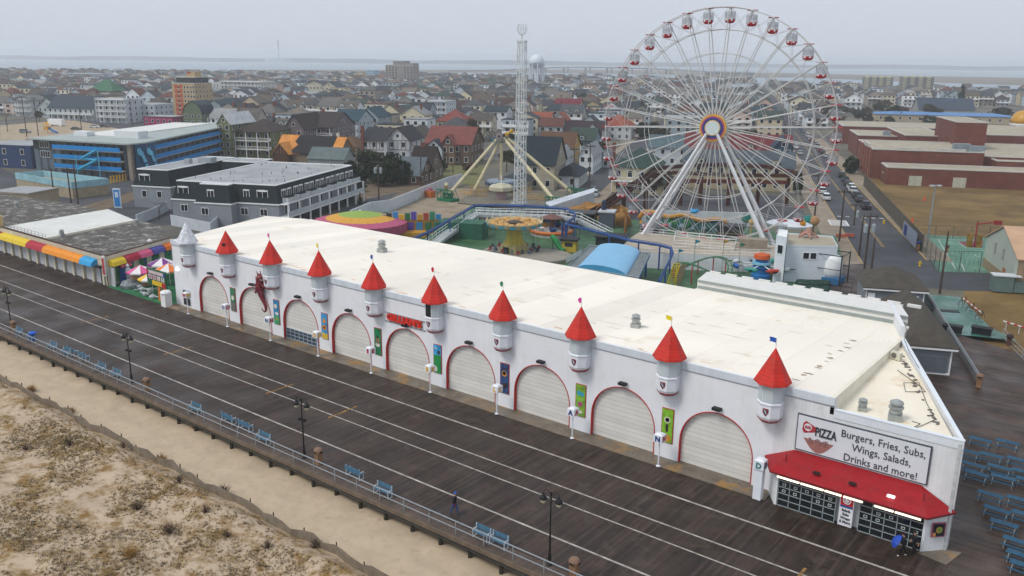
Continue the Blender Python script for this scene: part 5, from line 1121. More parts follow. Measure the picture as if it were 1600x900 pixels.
# --- log flume: raised brown troughs on timber legs, rockwork hill
lf = thing('log_flume', 'dark brown raised flume troughs on timber posts behind the wheel', 'water ride', (-85, 175, 0)); fb = M('flume_brown', '#4a2a22', .6, .25, .5); 
def trough(pts, name='trough', w_=1.5):
    b = MB()
    for p, q in zip(pts, pts[1:]):
        d = (q-p).normalized(); n_ = Vector((-d.y, d.x, 0)).normalized()*w_/2; u = Vector((0, 0, .75)); 
        b.fs([p-n_, p+n_, q+n_, q-n_], [(0, 1, 2, 3)])
        for s_ in (-1, 1): b.fs([p+n_*s_, q+n_*s_, q+n_*s_+u, p+n_*s_+u, p+n_*s_*.85, q+n_*s_*.85, q+n_*s_*.85+u, p+n_*s_*.85+u], [(0, 1, 2, 3), (7, 6, 5, 4), (3, 2, 6, 7)])
    part(name, b, fb, lf, True)
z6 = 6.5
trough([G(x, y, z) for x, y, z in ((1240, 272, z6), (1232, 277, z6), (1140, 276, z6), (1050, 272, z6), (1010, 278, 6.0), (975, 300, 4.0), (945, 322, 2.0), (925, 333, 1.0))])
trough([G(x, y, z) for x, y, z in ((1240, 272, z6), (1200, 262, z6), (1120, 259, z6), (1060, 262, z6), (1025, 266, z6), (1000, 286, 6), (958, 318, 3), (915, 346, .8), (890, 352, .6))])
for px, py in ((1232, 283), (1186, 284), (1140, 282), (1096, 281), (1065, 282), (1045, 280), (1010, 290), (975, 308)):
    q = G(px, py, z6-1 if px > 1005 else 3.2); b = MB(); b.box(q.x-.35, q.x+.35, q.y-.35, q.y+.35, GZ, q.z+.7); part('post', b, M('post_rust', '#47231d', .8, .2), lf, True)
b = MB(); A = G(1050, 283, z6-1); B = G(1230, 286, z6-1); d = (B-A).normalized(); n_ = Vector((-d.y, d.x, 0))*.3; b.prism([(A-n_).xy, (A+n_).xy, (B+n_).xy, (B-n_).xy], z6-1.3, z6-.4); part('beam', b, M('flume_red', '#5c2c22', .6, .2), lf, True)
rk = thing('rock_scenery', 'tan wooden palisade and rockwork scenery around the flume splash', 'scenery', (-95, 150, 0)); rkm = M('rock_tan', '#9a713c', .9, .35, .5, bump=.6)
rr = random.Random(6)
for i, (px, py, s_) in enumerate(((905, 340, 2.6), (922, 334, 3.0), (938, 336, 2.4), (950, 342, 2.2), (965, 338, 2.6), (895, 348, 1.8), (972, 350, 2.0), (915, 350, 1.4))):
    q = G(px, py, 0); b = MB(); b.lathe([(s_*1.1, -.5), (s_, .8), (s_*.8, 1.7), (s_*.4, 2.3), (.1, 2.5)], (q.x, q.y, 0), 9)
    b.v = [(x+rr.uniform(-.35, .35), y+rr.uniform(-.35, .35), z+rr.uniform(-.2, .3)) for x, y, z in b.v]; part('rock', b, rkm, rk, True)
b = MB(); A = [G(x, y, 0) for x, y in ((935, 338), (978, 352), (976, 372))]
for p, q in zip(A, A[1:]):
    n = int((q-p).length/.5)
    for i in range(n): c = p.lerp(q, i/n); b.box(c.x-.22, c.x+.22, c.y-.1, c.y+.1, 0, 2.6+rr.uniform(-.2, .2))
part('palisade', b, M('palisade', '#8a5f33', .9, .3), rk, True)
# dark dock shed with a white pump
p = G(955, 388, 0); t = thing('dark_stage', 'dark flat-roofed stage hut behind the blue canopy', 'hut', (p.x, p.y, 0), TA); b = MB(); b.box(-2.6, 2.6, -2, 2, 0, 2.3, 0); part('wall', b, flatm('#20262a'), t); b = MB(); b.box(-2.9, 2.9, -2.3, 2.3, 2.3, 2.5); part('roof', b, flatm('#1b2024'), t)
p = G(948, 355, 0); t = thing('pump_house', 'grey blue pump house with pale lid near the rockwork', 'pump house', (p.x, p.y, 0), TA); b = MB(); b.box(-1.5, 1.5, -1.5, 1.5, 0, 3.2); part('wall', b, flatm('#4d5560'), t); b = MB(); b.box(-1.7, 1.7, -1.7, 1.7, 3.2, 3.5); part('roof', b, flatm('#b5b9bd'), t); b = MB(); b.lathe([(.5, 3.5), (.5, 5.2), (.1, 5.6)], (-.8, .4, 0), 8); part('mast', b, flatm('#26334a'), t)
# --- colourful kiddie ride banner with green letters
A = G(1010, 352, .0); B = G(1128, 366, .0); d = (B-A); an = math.atan2(d.y, d.x); L_ = d.length
kr = thing('banner_ride', 'long orange and teal ride banner with green letters under the wheel', 'ride banner', A.lerp(B, .5), an)
b = MB(); b.box(-L_/2, L_/2, -.3, .3, .2, 2.6, 0); part('sign_panel', b, flatm('#3c6a6c', var=.4), kr)
b = MB(); n = 14; b.path([(-L_/2-.8+(L_+1.6)*i/n, -.35, 2.7+.35*math.sin(i*1.1)) for i in range(n+1)], .42, 7); b.path([(-L_/2-.8, -.35, 2.6), (-L_/2-1.4, -.35, 1.6), (-L_/2-1.0, -.35, .4)], .5, 7); b.path([(L_/2+.8, -.35, 2.6), (L_/2+1.3, -.35, 1.5), (L_/2+.8, -.35, .3)], .5, 7); part('banner_frame', b, flatm('#c58a2c', var=.25), kr)
o = part('lettering', text_mesh('by  D', 2.1, .05, flatm('#2f8a3c'), bold=.03), None, kr); o.location = (-.8, -.42, 1.4); o.rotation_euler = (math.pi/2, 0, 0)
b = MB(); rr = random.Random(1)
for i in range(7): b.ball((L_*(-.46+i*.15), -.6, rr.uniform(.4, .9)), rr.uniform(.4, .7), 8)
part('rockery', b, flatm('#7f98a6', var=.4), kr)
for i, x in enumerate((-L_*.28, L_*.12)): b = MB(); b.ball((x, .3, 3.9), .8, 8, 0, .6); b.ball((x-.6, .3, 4.1), .4, 8); b.ball((x+.6, .3, 4.1), .4, 8); part('butterfly', b, flatm('#3f9ad0'), kr)
b = MB(); A = G(1000, 345, 0); B = G(1180, 350, 0); d = (B-A).normalized(); n_ = Vector((-d.y, d.x, 0))*.15; b.prism([(A-n_).xy, (A+n_).xy, (B+n_).xy, (B-n_).xy], -.5, 2.4); solo('white_screen_wall', b, M('perimeter_white', None), 'long white screen wall behind the wheel platform', 'wall')
# --- ice-cream-white building and ornaments on the right
p0 = [G(x, y, 0) for x, y in ((1232, 430), (1309, 436))]
R1 = [G(x, y, 5.0) for x, y in ((1209, 369+10), (1228, 385), (1309, 387), (1300, 372), (1228, 366))]
def bldg(name, lab, cat, quad, z0, z1, wm, rm, par=.25, parc=None, group=None):
    """flat roofed block on a quad of world points; returns the thing (wall, roof, parapet)"""
    c = sum((Vector((p[0], p[1], 0)) for p in quad), Vector())/len(quad); t = thing(name, lab, cat, (c.x, c.y, z0), group=group)
    b = MB(); b.prism([(p[0], p[1]) for p in quad], z0, z1-.02); part('wall', b, wm, t, True)
    b = MB(); ins = [((p[0]-c.x)*.985+c.x, (p[1]-c.y)*.985+c.y) for p in quad]; b.prism(ins, z1-.01, z1+.02); part('roof', b, rm, t, True)
    if par:
        b = MB(); n = len(quad)
        for i in range(n):
            p, q = Vector((quad[i][0], quad[i][1], 0)), Vector((quad[(i+1) % n][0], quad[(i+1) % n][1], 0)); cp_, cq = p.lerp(c.xy.to_3d(), .012), q.lerp(c.xy.to_3d(), .012); po, qo = p.lerp(c.xy.to_3d(), -.006), q.lerp(c.xy.to_3d(), -.006)
            b.fs([(v.x, v.y, z) for z in (z1-.05, z1+par) for v in (po, qo, cq, cp_)], [(0, 1, 5, 4), (2, 3, 7, 6), (4, 5, 6, 7), (1, 2, 6, 5), (3, 0, 4, 7)])
        part('parapet', b, parc or wm, t, True)
    return t
def qd(*p, z=0): return [G(x, y, z) for x, y in p]
roofgrey = M('roof_grey', '#9b9ea0', .75, .14, .15, stain=('#85888a', .25, .5, .7)); rooftan = M('roof_tan', '#a39a88', .8, .14, .3)
wclap = M('white_clapboard', '#d3d9df', .6, .06, .5, lines=('Z', .3, .08, .1))
t = bldg('snack_building', 'white clapboard block with tan flat roof and twin windows at the street', 'building', qd((1229, 385), (1309, 387), (1300, 371), (1230, 366), z=5.6), 0, 5.6, wclap, rooftan)
q = G(1267, 394, 5.0); window(t, 0, 0, 0, 0, .9, .9); 
E2 = qd((1229, 385), (1309, 387), z=5.6); d = (E2[1]-E2[0]).normalized(); an = math.atan2(d.y, d.x); o = t.children[-1]; 
for k in (-.55, .55): w_ = window(t, 0, 0, 0, an, .85, .95); pp = E2[0].lerp(E2[1], .47)+d*k+Vector((d.y, -d.x, 0))*.03; w_.location = Vector((pp.x, pp.y, 4.2))-t.location
bpy.data.objects.remove(o)
t = bldg('stair_tower', 'narrow white tower attached left of the tan-roofed white block', 'building', qd((1213, 370), (1229, 373), (1231, 362), (1216, 360), z=7.2), 0, 7.2, wclap, WHITE)
E3 = qd((1213, 370), (1229, 373), z=7.2); d = (E3[1]-E3[0]).normalized(); w_ = window(t, 0, 0, 0, math.atan2(d.y, d.x), .9, 1.3); pp = E3[0].lerp(E3[1], .5)+Vector((d.y, -d.x, 0))*.03; w_.location = Vector((pp.x, pp.y, 5.4))-t.location
q = G(1232, 362, 3.0); b = MB(); b.lathe([(.1, 0), (3.0, .2), (6.5, .5), (6.8, .9), (5.0, 1.3), (1.5, 1.5), (.05, 1.5)], n=20); o = solo('white_saucer_roof', b, M('saucer_white', '#dfe3e8', .4, .05), 'white rounded saucer-like ride roof behind the white block', 'ride roof'); o.location = (q.x, q.y, 3.6); o.scale = (.62, .5, 1)
for i, (px, py, r_, c, nm) in enumerate(((1254, 354, .55, '#c98a20', 'small orange'), (1262, 349, .95, '#1f7f74', 'teal'), (1272, 350, .95, '#b0885c', 'tan'), (1166, 346, .95, '#1f7f74', 'teal'), (1174, 352, .6, '#c7a85a', 'small yellow'))):
    q = G(px, py, 4.5); b = MB(); b.ball((0, 0, 4.5+.6), r_, 12); b.tube((0, 0, 0), (0, 0, 4.5), .1, 5); o = solo('balloon_ornament', b, flatm(c), '%s ball ornament on a post, %s' % (nm, 'by the white block' if i < 3 else 'behind the right leg of the wheel'), 'ornament', group='ball ornaments'); o.location = (q.x, q.y, 0)
q = G(1262, 371, 5.65); V = [(0, 0, .9)]; E = []; Rr = [.4]
for i in range(5): a = i*1.256+.3; k = len(V); V += [(.9*math.cos(a), .9*math.sin(a), .6), (1.7*math.cos(a), 1.7*math.sin(a), .1)]; E += [(0, k), (k, k+1)]; Rr += [.24, .12]
V.append((.1, 0, 1.7)); E.append((0, len(V)-1)); Rr.append(.3)
me = skin_mesh(V, E, Rr, [flatm('#a5796a', var=.3)], lambda c: 0); o = part('roof_creature', me, None); o.location = q; tag(o, 'many-legged pink creature figure sprawled on the tan roof', 'sculpture')
# kiddie plane ride
q = G(1188, 434, 0); kp = thing('plane_ride', 'kiddie plane ride with blue and orange tiered centre and white arms', 'kiddie ride', (q.x, q.y, 0)); b = MB(); b.lathe([(1.5, 0), (1.5, .6), (1.1, .8), (1.1, 1.6), (1.4, 1.8), (1.0, 2.2), (.9, 3.0)], n=14, mi=0); b.lathe([(.9, 3.0), (1.3, 3.2), (1.2, 3.8), (.5, 4.0)], n=14, mi=1); b.lathe([(1.5, 2.3), (1.5, 2.6)], n=14, mi=2); part('centre_column', b, [flatm('#1f6aa8'), flatm('#c2582c'), flatm('#7fb7d0')], kp)
for i in range(8):
    a = 6.283*i/8; x, y = 4.2*math.cos(a), 4.2*math.sin(a); b = MB(); b.tube((0, 0, 2.2), (x, y, 2.0), .08, 5, mi=0); part('arm', b, [WHITE], kp)
    b = MB(); c = math.cos(a+1.57); s_ = math.sin(a+1.57); b.path([(x-c*1.0, y-s_*1.0, 2.1), (x-c*.3, y-s_*.3, 2.05), (x+c*.6, y+s_*.6, 2.05), (x+c*1.1, y+s_*1.1, 2.25)], [.12, .38, .36, .1], 8); b.fs([(x*.72, y*.72, 2.1), (x*.72+c*.5, y*.72+s_*.5, 2.1), (x*1.28+c*.5, y*1.28+s_*.5, 2.1), (x*1.28, y*1.28, 2.1)], [(0, 1, 2, 3), (3, 2, 1, 0)], 1); part('plane', b, [flatm(('#d5d8dc', '#2a5fa8', '#2f8a80', '#b33a30')[i % 4]), flatm('#d5d8dc')], kp)
# mini coaster: green tube loop on red posts
mc = thing('mini_coaster', 'small children coaster with green oval track on red posts', 'kiddie coaster', tuple(G(1082, 436, 0)))
c = G(1082, 436, 0); U = (RM @ Vector((1, 0, 0))); U.z = 0; U.normalize(); Wd = Vector((-U.y, U.x, 0)); pts = [c+U*(4.6*math.cos(t_)+1.5)+Wd*(3.4*math.sin(t_))+Vector((0, 0, 2.2+.9*math.sin(t_*2))) for t_ in [6.283*i/24 for i in range(24)]]
b = MB(); b.path(pts, .12, 5, True); b.path([p+Vector((0, 0, 0))+(c-p).normalized().xy.to_3d()*.7 for p in pts], .12, 5, True)
for p in pts: b.tube(p, p+(c-p).normalized().xy.to_3d()*.7, .05, 4)
part('track', b, flatm('#3a6b4c'), mc, True)
for i in range(0, 24, 2): b = MB(); p = pts[i]; b.tube((p.x, p.y, 0), p, .1, 5); part('post', b, flatm('#a8392c'), mc, True)
q = [G(1048, 436, 0), G(1058, 398, 3.5)]; t = thing('yellow_slide', 'narrow yellow slide strip leaning beside the small coaster', 'slide', q[0]); b = MB(); A = G(1048, 443, .3); B = G(1058, 412, 3.4)
for s_ in (-1, 1): b.tube(A+U*.5*s_, B+U*.5*s_, .09, 5)
for i in range(12): p = A.lerp(B, i/11); b.tube(p-U*.5, p+U*.5, .05, 4)
part('rails', b, flatm('#c9b42a'), t, True); b = MB(); b.tube((B.x, B.y, 0), B, .12, 5); part('post', b, flatm('#c9b42a'), t, True); b = MB(); A_ = A+U*1.1; B_ = B+U*1.1; b.fs([A_-U*.4, A_+U*.4, B_+U*.4, B_-U*.4], [(0, 1, 2, 3), (3, 2, 1, 0)]); part('chute', b, flatm('#a89a80'), t, True)
for i, (px, py, h, cc) in enumerate(((1058, 405, 4.5, '#2a9ab0'), (1083, 398, 6, '#2a9ab0'), (1127, 398, 6, '#c9a02a'), (1153, 402, 5.5, '#2a8a70'))):
    q = G(px, 432, 0); b = MB(); b.tube((0, 0, 0), (0, 0, h), .05, 5, mi=0); b.fs([(0, 0, h), (U.x*.9, U.y*.9, h-.3), (0, 0, h-.7)], [(0, 1, 2), (2, 1, 0)], 1); o = solo('pennant_pole', b, [flatm('#7d8f86'), flatm(cc)], 'thin pole with a %s pennant, %s from the left before the platform' % ('yellow' if i == 2 else 'teal', ('first', 'second', 'third', 'fourth')[i]), 'flag pole', group='pennant poles'); o.location = q
# stacked green rafts and white machine in a dark frame
for i in range(10):
    q = G(1252+(i % 5)*9, 446+(i//5)*9, 0); b = MB(); b.lathe([(.9, .1), (1.0, .4), (.75, .75), (.4, .5)], n=10); o = solo('green_tub', b, flatm('#1f3f36'), 'dark green round tub parked in rows left of the grey pavilion', 'ride car', group='dark green ride tubs'); o.location = q
q = G(1297, 440, 0); t = thing('framed_ride', 'white upright ride capsule inside a dark steel frame near the pavilions', 'kiddie ride', q); b = MB(); b.lathe([(1.4, .8), (1.6, 1.6), (1.55, 3.4), (1.1, 4.2), (.2, 4.6)], n=12); part('capsule', b, WHITE, t, smooth=True); b = MB()
for sx_ in (-1, 1):
    for sy_ in (-1, 1): b.tube((sx_*2, sy_*2, 0), (sx_*2, sy_*2, 4.8), .1, 5)
    b.tube((sx_*2, -2, 4.6), (sx_*2, 2, 4.6), .08, 4); b.tube((-2, sx_*2, 4.6), (2, sx_*2, 4.6), .08, 4); b.tube((-2, sx_*2, 2.4), (2, sx_*2, 2.4), .06, 4)
part('frame', b, flatm('#2a2f33'), t); b = MB(); b.box(-1.7, 1.7, -1.6, 1.6, 0, .9); part('base', b, flatm('#2a6a9a'), t)
A = G(1243, 452, 0); B = G(1330, 458, 0); t = thing('dark_fence', 'dark metal fence with posts behind the hall parapet', 'fence', A); fence_line([tuple(A), tuple(B)], 1.6, t, flatm('#2a3034'), 1.5, 'panel')
# ------------------------------------------------------------------ left shops and mini golf
shopw = M('shop_cream', '#c9c2ae', .7, .12, .5); tar = M('tar_roof', '#55524e', .9, .3, .5, stain=('#aaa59d', .8, .52, .66), detail=8)
t = thing('boardwalk_shops', 'low row of shuttered shops with coloured awnings left of the mini golf', 'shops', (-150, 62, 0))
YS2 = 60.6; b = MB(); b.prism([(-200, YS2), (-122, YS2), (-122.2, YS2+.3), (-200, YS2+.3)], 2.9, 4.5); b.prism([(-122.0, YS2), (-127.2, 74.5), (-127.5, 74.4), (-122.3, YS2)], 0, 4.5); b.box(-200, -122.3, YS2+1.2, YS2+1.4, 0, 3)
x = -200
while x < -122: b.box(x, x+.55, YS2, YS2+.5, 0, 3); x += 3.05
b.box(-122.6, -122.02, YS2, YS2+.5, 0, 3)
part('wall', b, shopw, t, True)
b = MB(); b.prism([(-141.5, YS2+.2), (-122.1, YS2+.1), (-127.3, 74.4), (-140.5, 79.5), (-146, 79)], 4.1, 4.35); part('tar_roof', b, tar, t, True)
b = MB(); b.prism([(-158, YS2+.2), (-141.5, YS2+.2), (-146, 79), (-162, 82)], 4.1, 4.3); part('white_roof', b, M('white_roof_dirty', '#d3d3ce', .6, .08, .3), t, True)
b = MB(); b.prism([(-200, YS2+.2), (-158, YS2+.2), (-161, 80), (-172, 81), (-200, 76)], 4.1, 4.28); part('grey_roof', b, tar, t, True)
b = MB(); b.prism([(-141.6, YS2+.4), (-141.2, YS2+.4), (-145.6, 79), (-146, 79)], 4.2, 4.7); part('roof_kerb', b, M('kerb_cream', None), t, True)
b = MB(); b.prism([(-122.0, YS2-.05), (-127.25, 74.5), (-127.7, 74.4), (-122.5, YS2+.3)], 4.3, 4.62); b.box(-158, -122.4, YS2-.05, YS2+.3, 4.45, 4.62); part('parapet_cap', b, M('cap_brown', '#4b3a33', .7, .2), t, True)
b = MB(); x = -199.4
while x < -123: b.box(x, x+2.45, YS2+.35, YS2+.42, .0, 2.9); x += 3.05
part('roller_shutter', b, M('shutter_pale', '#b9bcbf', .6, .08, .5, lines=('Z', .12, .2, .15)), t, True)
def awn(b, P0, P1, z0, z1, out):
    d = (P1-P0).normalized(); n_ = Vector((d.y, -d.x, 0)); R = [(0, z1), (out*.45, z1-.12*(z1-z0)), (out*.8, z1-.4*(z1-z0)), (out, z0)]
    for (o0, h0), (o1, h1) in zip(R, R[1:]): b.poly([P0+n_*o0+Vector((0, 0, h0)), P0+n_*o1+Vector((0, 0, h1)), P1+n_*o1+Vector((0, 0, h1)), P1+n_*o0+Vector((0, 0, h0))])
    for Q in (P0, P1): b.poly([Q+n_*o+Vector((0, 0, h)) for o, h in R]+[Q+Vector((0, 0, z0))])
for px0, px1, c in ((-8, 8, '#8c2c35'), (8, 30, '#d8bc2c'), (30, 50, '#d8bc2c'), (50, 75, '#a82838'), (75, 133, '#e08c22'), (133, 152, '#2f9ad0')):
    A = G(px0, 385, 3.2); B = G(px1, 385, 3.2); xa = Vp(px0, 375+px0*.2, YS2).x; xb = Vp(px1, 375+px1*.2, YS2).x
    b = MB(); awn(b, Vector((xa, YS2, 0)), Vector((xb-.05, YS2, 0)), 2.75, 3.75, 1.1); part('awning', b, flatm(c, .55), t, True)
E0, E1 = Vector((-122.0, YS2+.2, 0)), Vector((-127.2, 74.4, 0))
for i, c in enumerate(('#d8bc2c', '#a3203a', '#cf5a80', '#4c4a96', '#dd6f22')):
    P0 = E0.lerp(E1, i/5+.01); P1 = E0.lerp(E1, (i+1)/5-.005); b = MB(); awn(b, P0, P1, 3.0, 3.95, 1.0); part('awning', b, flatm(c, .55), t, True)
b = MB()
for i in range(5):
    P0 = E0.lerp(E1, i/5+.04); P1 = E0.lerp(E1, (i+1)/5-.04); d = (P1-P0).normalized(); n_ = Vector((d.y, -d.x, 0))*.06; b.fs([P0+n_+Vector((0, 0, .4)), P1+n_+Vector((0, 0, .4)), P1+n_+Vector((0, 0, 2.8)), P0+n_+Vector((0, 0, 2.8))], [(0, 1, 2, 3)])
part('mural', b, M('mural_green', '#2f7a4c', .7, .5, 1.2, stain=('#3a5a86', .9, .5, .6)), t, True)
b = MB(); b.box(-152.5, -122.4, YS2-.06, YS2, 3.85, 4.35); part('fascia_sign', b, flatm('#c4b9a4'), t, True)
b = MB(); q = G(2, 352, 4.5); b.box(-175, -157, YS2-.1, YS2+.5, 4.3, 6.4, 0); b.box(-174, -158.5, YS2-.16, YS2-.1, 4.6, 5.9, 1); b.box(-173.6, -158.9, YS2-.2, YS2-.16, 4.8, 5.7, 2); part('upper_sign_wall', b, [flatm('#c2a679'), flatm('#9a2a30'), flatm('#c7c2c0')], t, True)
fence_line([(-157, YS2+.6, 4.3), (-141.8, YS2+.6, 4.3)], .8, t, flatm('#8f8a80'), 1.2, 'roof_railing')
for px, py, l in ((27, 325, 'far left'), (97, 370, 'left'), (214, 353, 'back right')):
    q = G(px, py, 4.3); vt = vent(q.x, q.y, 'squat roof vent on the shop roof, %s one' % l, .75, 4.32)
# corner sign tower
q = G(165, 405, 3.8); b = MB(); b.box(-122.6, -121.9, YS2-.35, YS2-.1, 1.6, 4.6, 0); b.box(-122.5, -122.0, YS2-.4, YS2-.35, 1.8, 4.3, 1); part('corner_sign', b, [flatm('#d0d0cc'), flatm('#b63a44')], t, True)
b = MB(); A = Vp(157, 420, YS2-.5); b.cb((-123.3, YS2-.6, 2.9), (1.3, .4, .3)); b.tube((-122.9, YS2-.5, 0), (-122.9, YS2-.5, 2.8), .08, 6); part('security_light', b, flatm('#2a2c2e'), t, True)
m_ = MB(); m_.prism([(-121.8, 60.3), (-106.2, 60.3), (-106.2, 61.9), (-111.8, 75), (-114.5, 81), (-128, 76.5)], GZ, .06); struct('golf_turf', m_, M('golf_green', '#2a6b45', .9, .25, .8))
m_ = MB(); m_.prism([(-112.5, 73.5), (-118, 86), (-126, 92), (-140, 80), (-128, 76)], GZ, .1); struct('golf_path', m_, M('golf_path', '#8d8b88', .8, .15))
def umb(px, py, c, r_, lab, g=True):
    q = G(px, py, 2.2); t = thing('patio_umbrella', lab, 'parasol', (q.x, q.y, .06), rad(15)); n = 8
    for k, cc in enumerate(('#d9d6d6', c)):
        b = MB()
        for i in range(k, n, 2):
            a0, a1 = 6.283*i/n, 6.283*(i+1)/n; b.fs([(0, 0, 3.2), (r_*math.cos(a0), r_*math.sin(a0), 2.3), (r_*math.cos(a1), r_*math.sin(a1), 2.3), (r_*math.cos(a0), r_*math.sin(a0), 2.12), (r_*math.cos(a1), r_*math.sin(a1), 2.12)], [(0, 1, 2), (1, 3, 4, 2)])
        part('canopy', b, flatm(cc, .7), t)
    b = MB(); b.tube((0, 0, 0), (0, 0, 3.3), .05, 6); part('pole', b, WHITE, t)
umb(220, 425, '#d05a90', 2.0, 'pink and white parasol on the mini golf'); umb(254, 413, '#7a3a86', 2.2, 'purple and white parasol on the mini golf, farthest back'); umb(264, 422, '#dd7a35', 2.1, 'orange and white parasol on the mini golf, beside the hall'); umb(237, 436, '#dcb230', 1.9, 'yellow and white parasol on the mini golf, nearest')
A = Vp(233, 442, 61.0); gs = thing('golf_sign', 'colourful GOLF sign board on orange legs beside the hall wall', 'sign', (A.x+2.3, 61.0, .06)); b = MB()
b.box(-2.5, 2.2, -.1, .12, 2.1, 4.4, 0); b.box(-2.35, 2.05, -.13, -.1, 2.95, 3.65, 1); b.box(-1.2, 1.9, -.14, -.1, 2.2, 2.85, 2); b.box(-1.9, 1.7, -.14, -.1, 3.75, 4.2, 3); b.box(1.2, 2.1, -.15, -.1, 2.15, 2.8, 4); b.box(-2.4, -2.0, -.15, -.1, 3.7, 4.2, 4); b.box(1.75, 2.1, -.15, -.1, 3.7, 4.2, 5)
part('board', b, [flatm('#1d5a3c'), flatm('#24305a'), flatm('#d8b428'), flatm('#c9b8bc'), flatm('#b02433'), flatm('#2a52a0')], gs)
for i, (ch, c) in enumerate(zip('GOLF', ('#b02433', '#b02433', '#c25a2c', '#1f6a46'))): b = MB(); b.box(-1.95+i*1.05, -1.2+i*1.05, -.17, -.13, 3.0, 3.6); part('tile', b, flatm('#d9d5d2'), gs); o = part('lettering', text_mesh(ch, .62, .01, flatm(c), bold=.03), None, gs); o.location = (-1.57+i*1.05, -.19, 3.3); o.rotation_euler = (math.pi/2, 0, 0)
b = MB(); b.box(-.1, .5, -.05, .1, 0, 2.1); b.box(1.3, 1.9, -.05, .1, 0, 2.1); part('leg', b, flatm('#c9712c'), gs)
q = G(263, 478, 0); b = MB(); b.box(-.55, .55, -.5, .5, 0, 1.9, 0); b.lathe([(.78, 1.9), (.6, 2.15), (.05, 2.2)], n=8); o = solo('ice_box', b, WHITE, 'white cabinet standing below the golf sign by the wall', 'cabinet'); o.location = (q.x, q.y-.2, .02)
rr = random.Random(21)
GO = [('mini_windmill', 'blue toy house figure with pink roof on the mini golf', 192, 440, '#2a5fa8', '#c95f66'), ('stone_mound', 'dark rock mound on the mini golf near the shop corner', 176, 437, '#2a2c30', None), ('stone_mound', 'grey rock ring obstacle on the mini golf front', 190, 452, '#80858a', None), ('golf_hut', 'small tan hut with flat roof on the mini golf', 222, 446, '#9a7a5c', '#7a5a40'), ('white_figure', 'white and blue statue on the mini golf lawn', 202, 442, '#c7ccd6', None), ('lighthouse_toy', 'red and white striped toy lighthouse on the mini golf', 238, 418, '#b02f3c', '#d9d5d2')]
for nm, lab, px, py, c, c2 in GO:
    q = G(px, py, 0); q.y = max(q.y, 62.4); t = thing(nm, lab, 'golf obstacle', (q.x, q.y, .06), rad(20))
    b = MB()
    if nm == 'mini_windmill': b.lathe([(.9, 0), (.8, 2.4), (.7, 2.6)], n=8); part('body', b, flatm(c), t); b = MB(); b.gable(-.9, .9, -.9, .9, 2.6, 1.1, .2, 'y'); part('roof', b, flatm(c2), t); b = MB(); b.gwall(-.75, .75, -.85, .85, 2.2, 2.6, 1.0, 'y'); part('gable', b, flatm('#4a3a7a'), t)
    elif nm == 'golf_hut': b.box(-1.1, 1.1, -.9, .9, 0, 1.8); part('wall', b, flatm(c), t); b = MB(); b.box(-1.3, 1.3, -1.1, 1.1, 1.8, 2.0); part('roof', b, flatm(c2), t)
    elif nm == 'white_figure': b.lathe([(.4, 0), (.35, 1.2), (.5, 1.6), (.4, 2.1), (.2, 2.3), (.28, 2.6), (.05, 2.9)], n=8); part('body', b, flatm(c, var=.35), t)
    elif nm == 'lighthouse_toy':
        for i in range(5): b = MB(); b.lathe([(.75-.08*i, i*.8), (.67-.08*i, i*.8+.8)], n=10); part('stripe', b, flatm(c if i % 2 == 0 else c2), t)
        b = MB(); b.lathe([(.5, 4), (.5, 4.2), (.3, 4.5), (.02, 4.7)], n=10); part('lantern', b, flatm(c2), t)
    else:
        b.lathe([(1.6, 0), (1.5, .5), (1.0, .9), (.3, 1.1)], n=9); b.v = [(x+rr.uniform(-.2, .2), y+rr.uniform(-.2, .2), z) for x, y, z in b.v]; part('rock', b, flatm(c, var=.4), t)
for i, (px, py) in enumerate(((208, 466), (222, 456), (232, 462), (243, 466), (236, 455), (215, 450))):
    q = G(px, py, 0); q.y = max(q.y, 61.2); b = MB(); b.path([(-1, 0, .3), (0, .2, .3), (1, 0, .3)], .12, 5); b.lathe([(.4, 0), (.5, .3), (.3, .5)], (0, .4, 0), 8); o = solo('golf_kerb', b, flatm('#aab0b2'), 'pale curved rail and pot marking a mini golf hole', 'golf obstacle', group='mini golf hole rails'); o.location = (q.x, q.y, .06); o.rotation_euler = (0, 0, i)

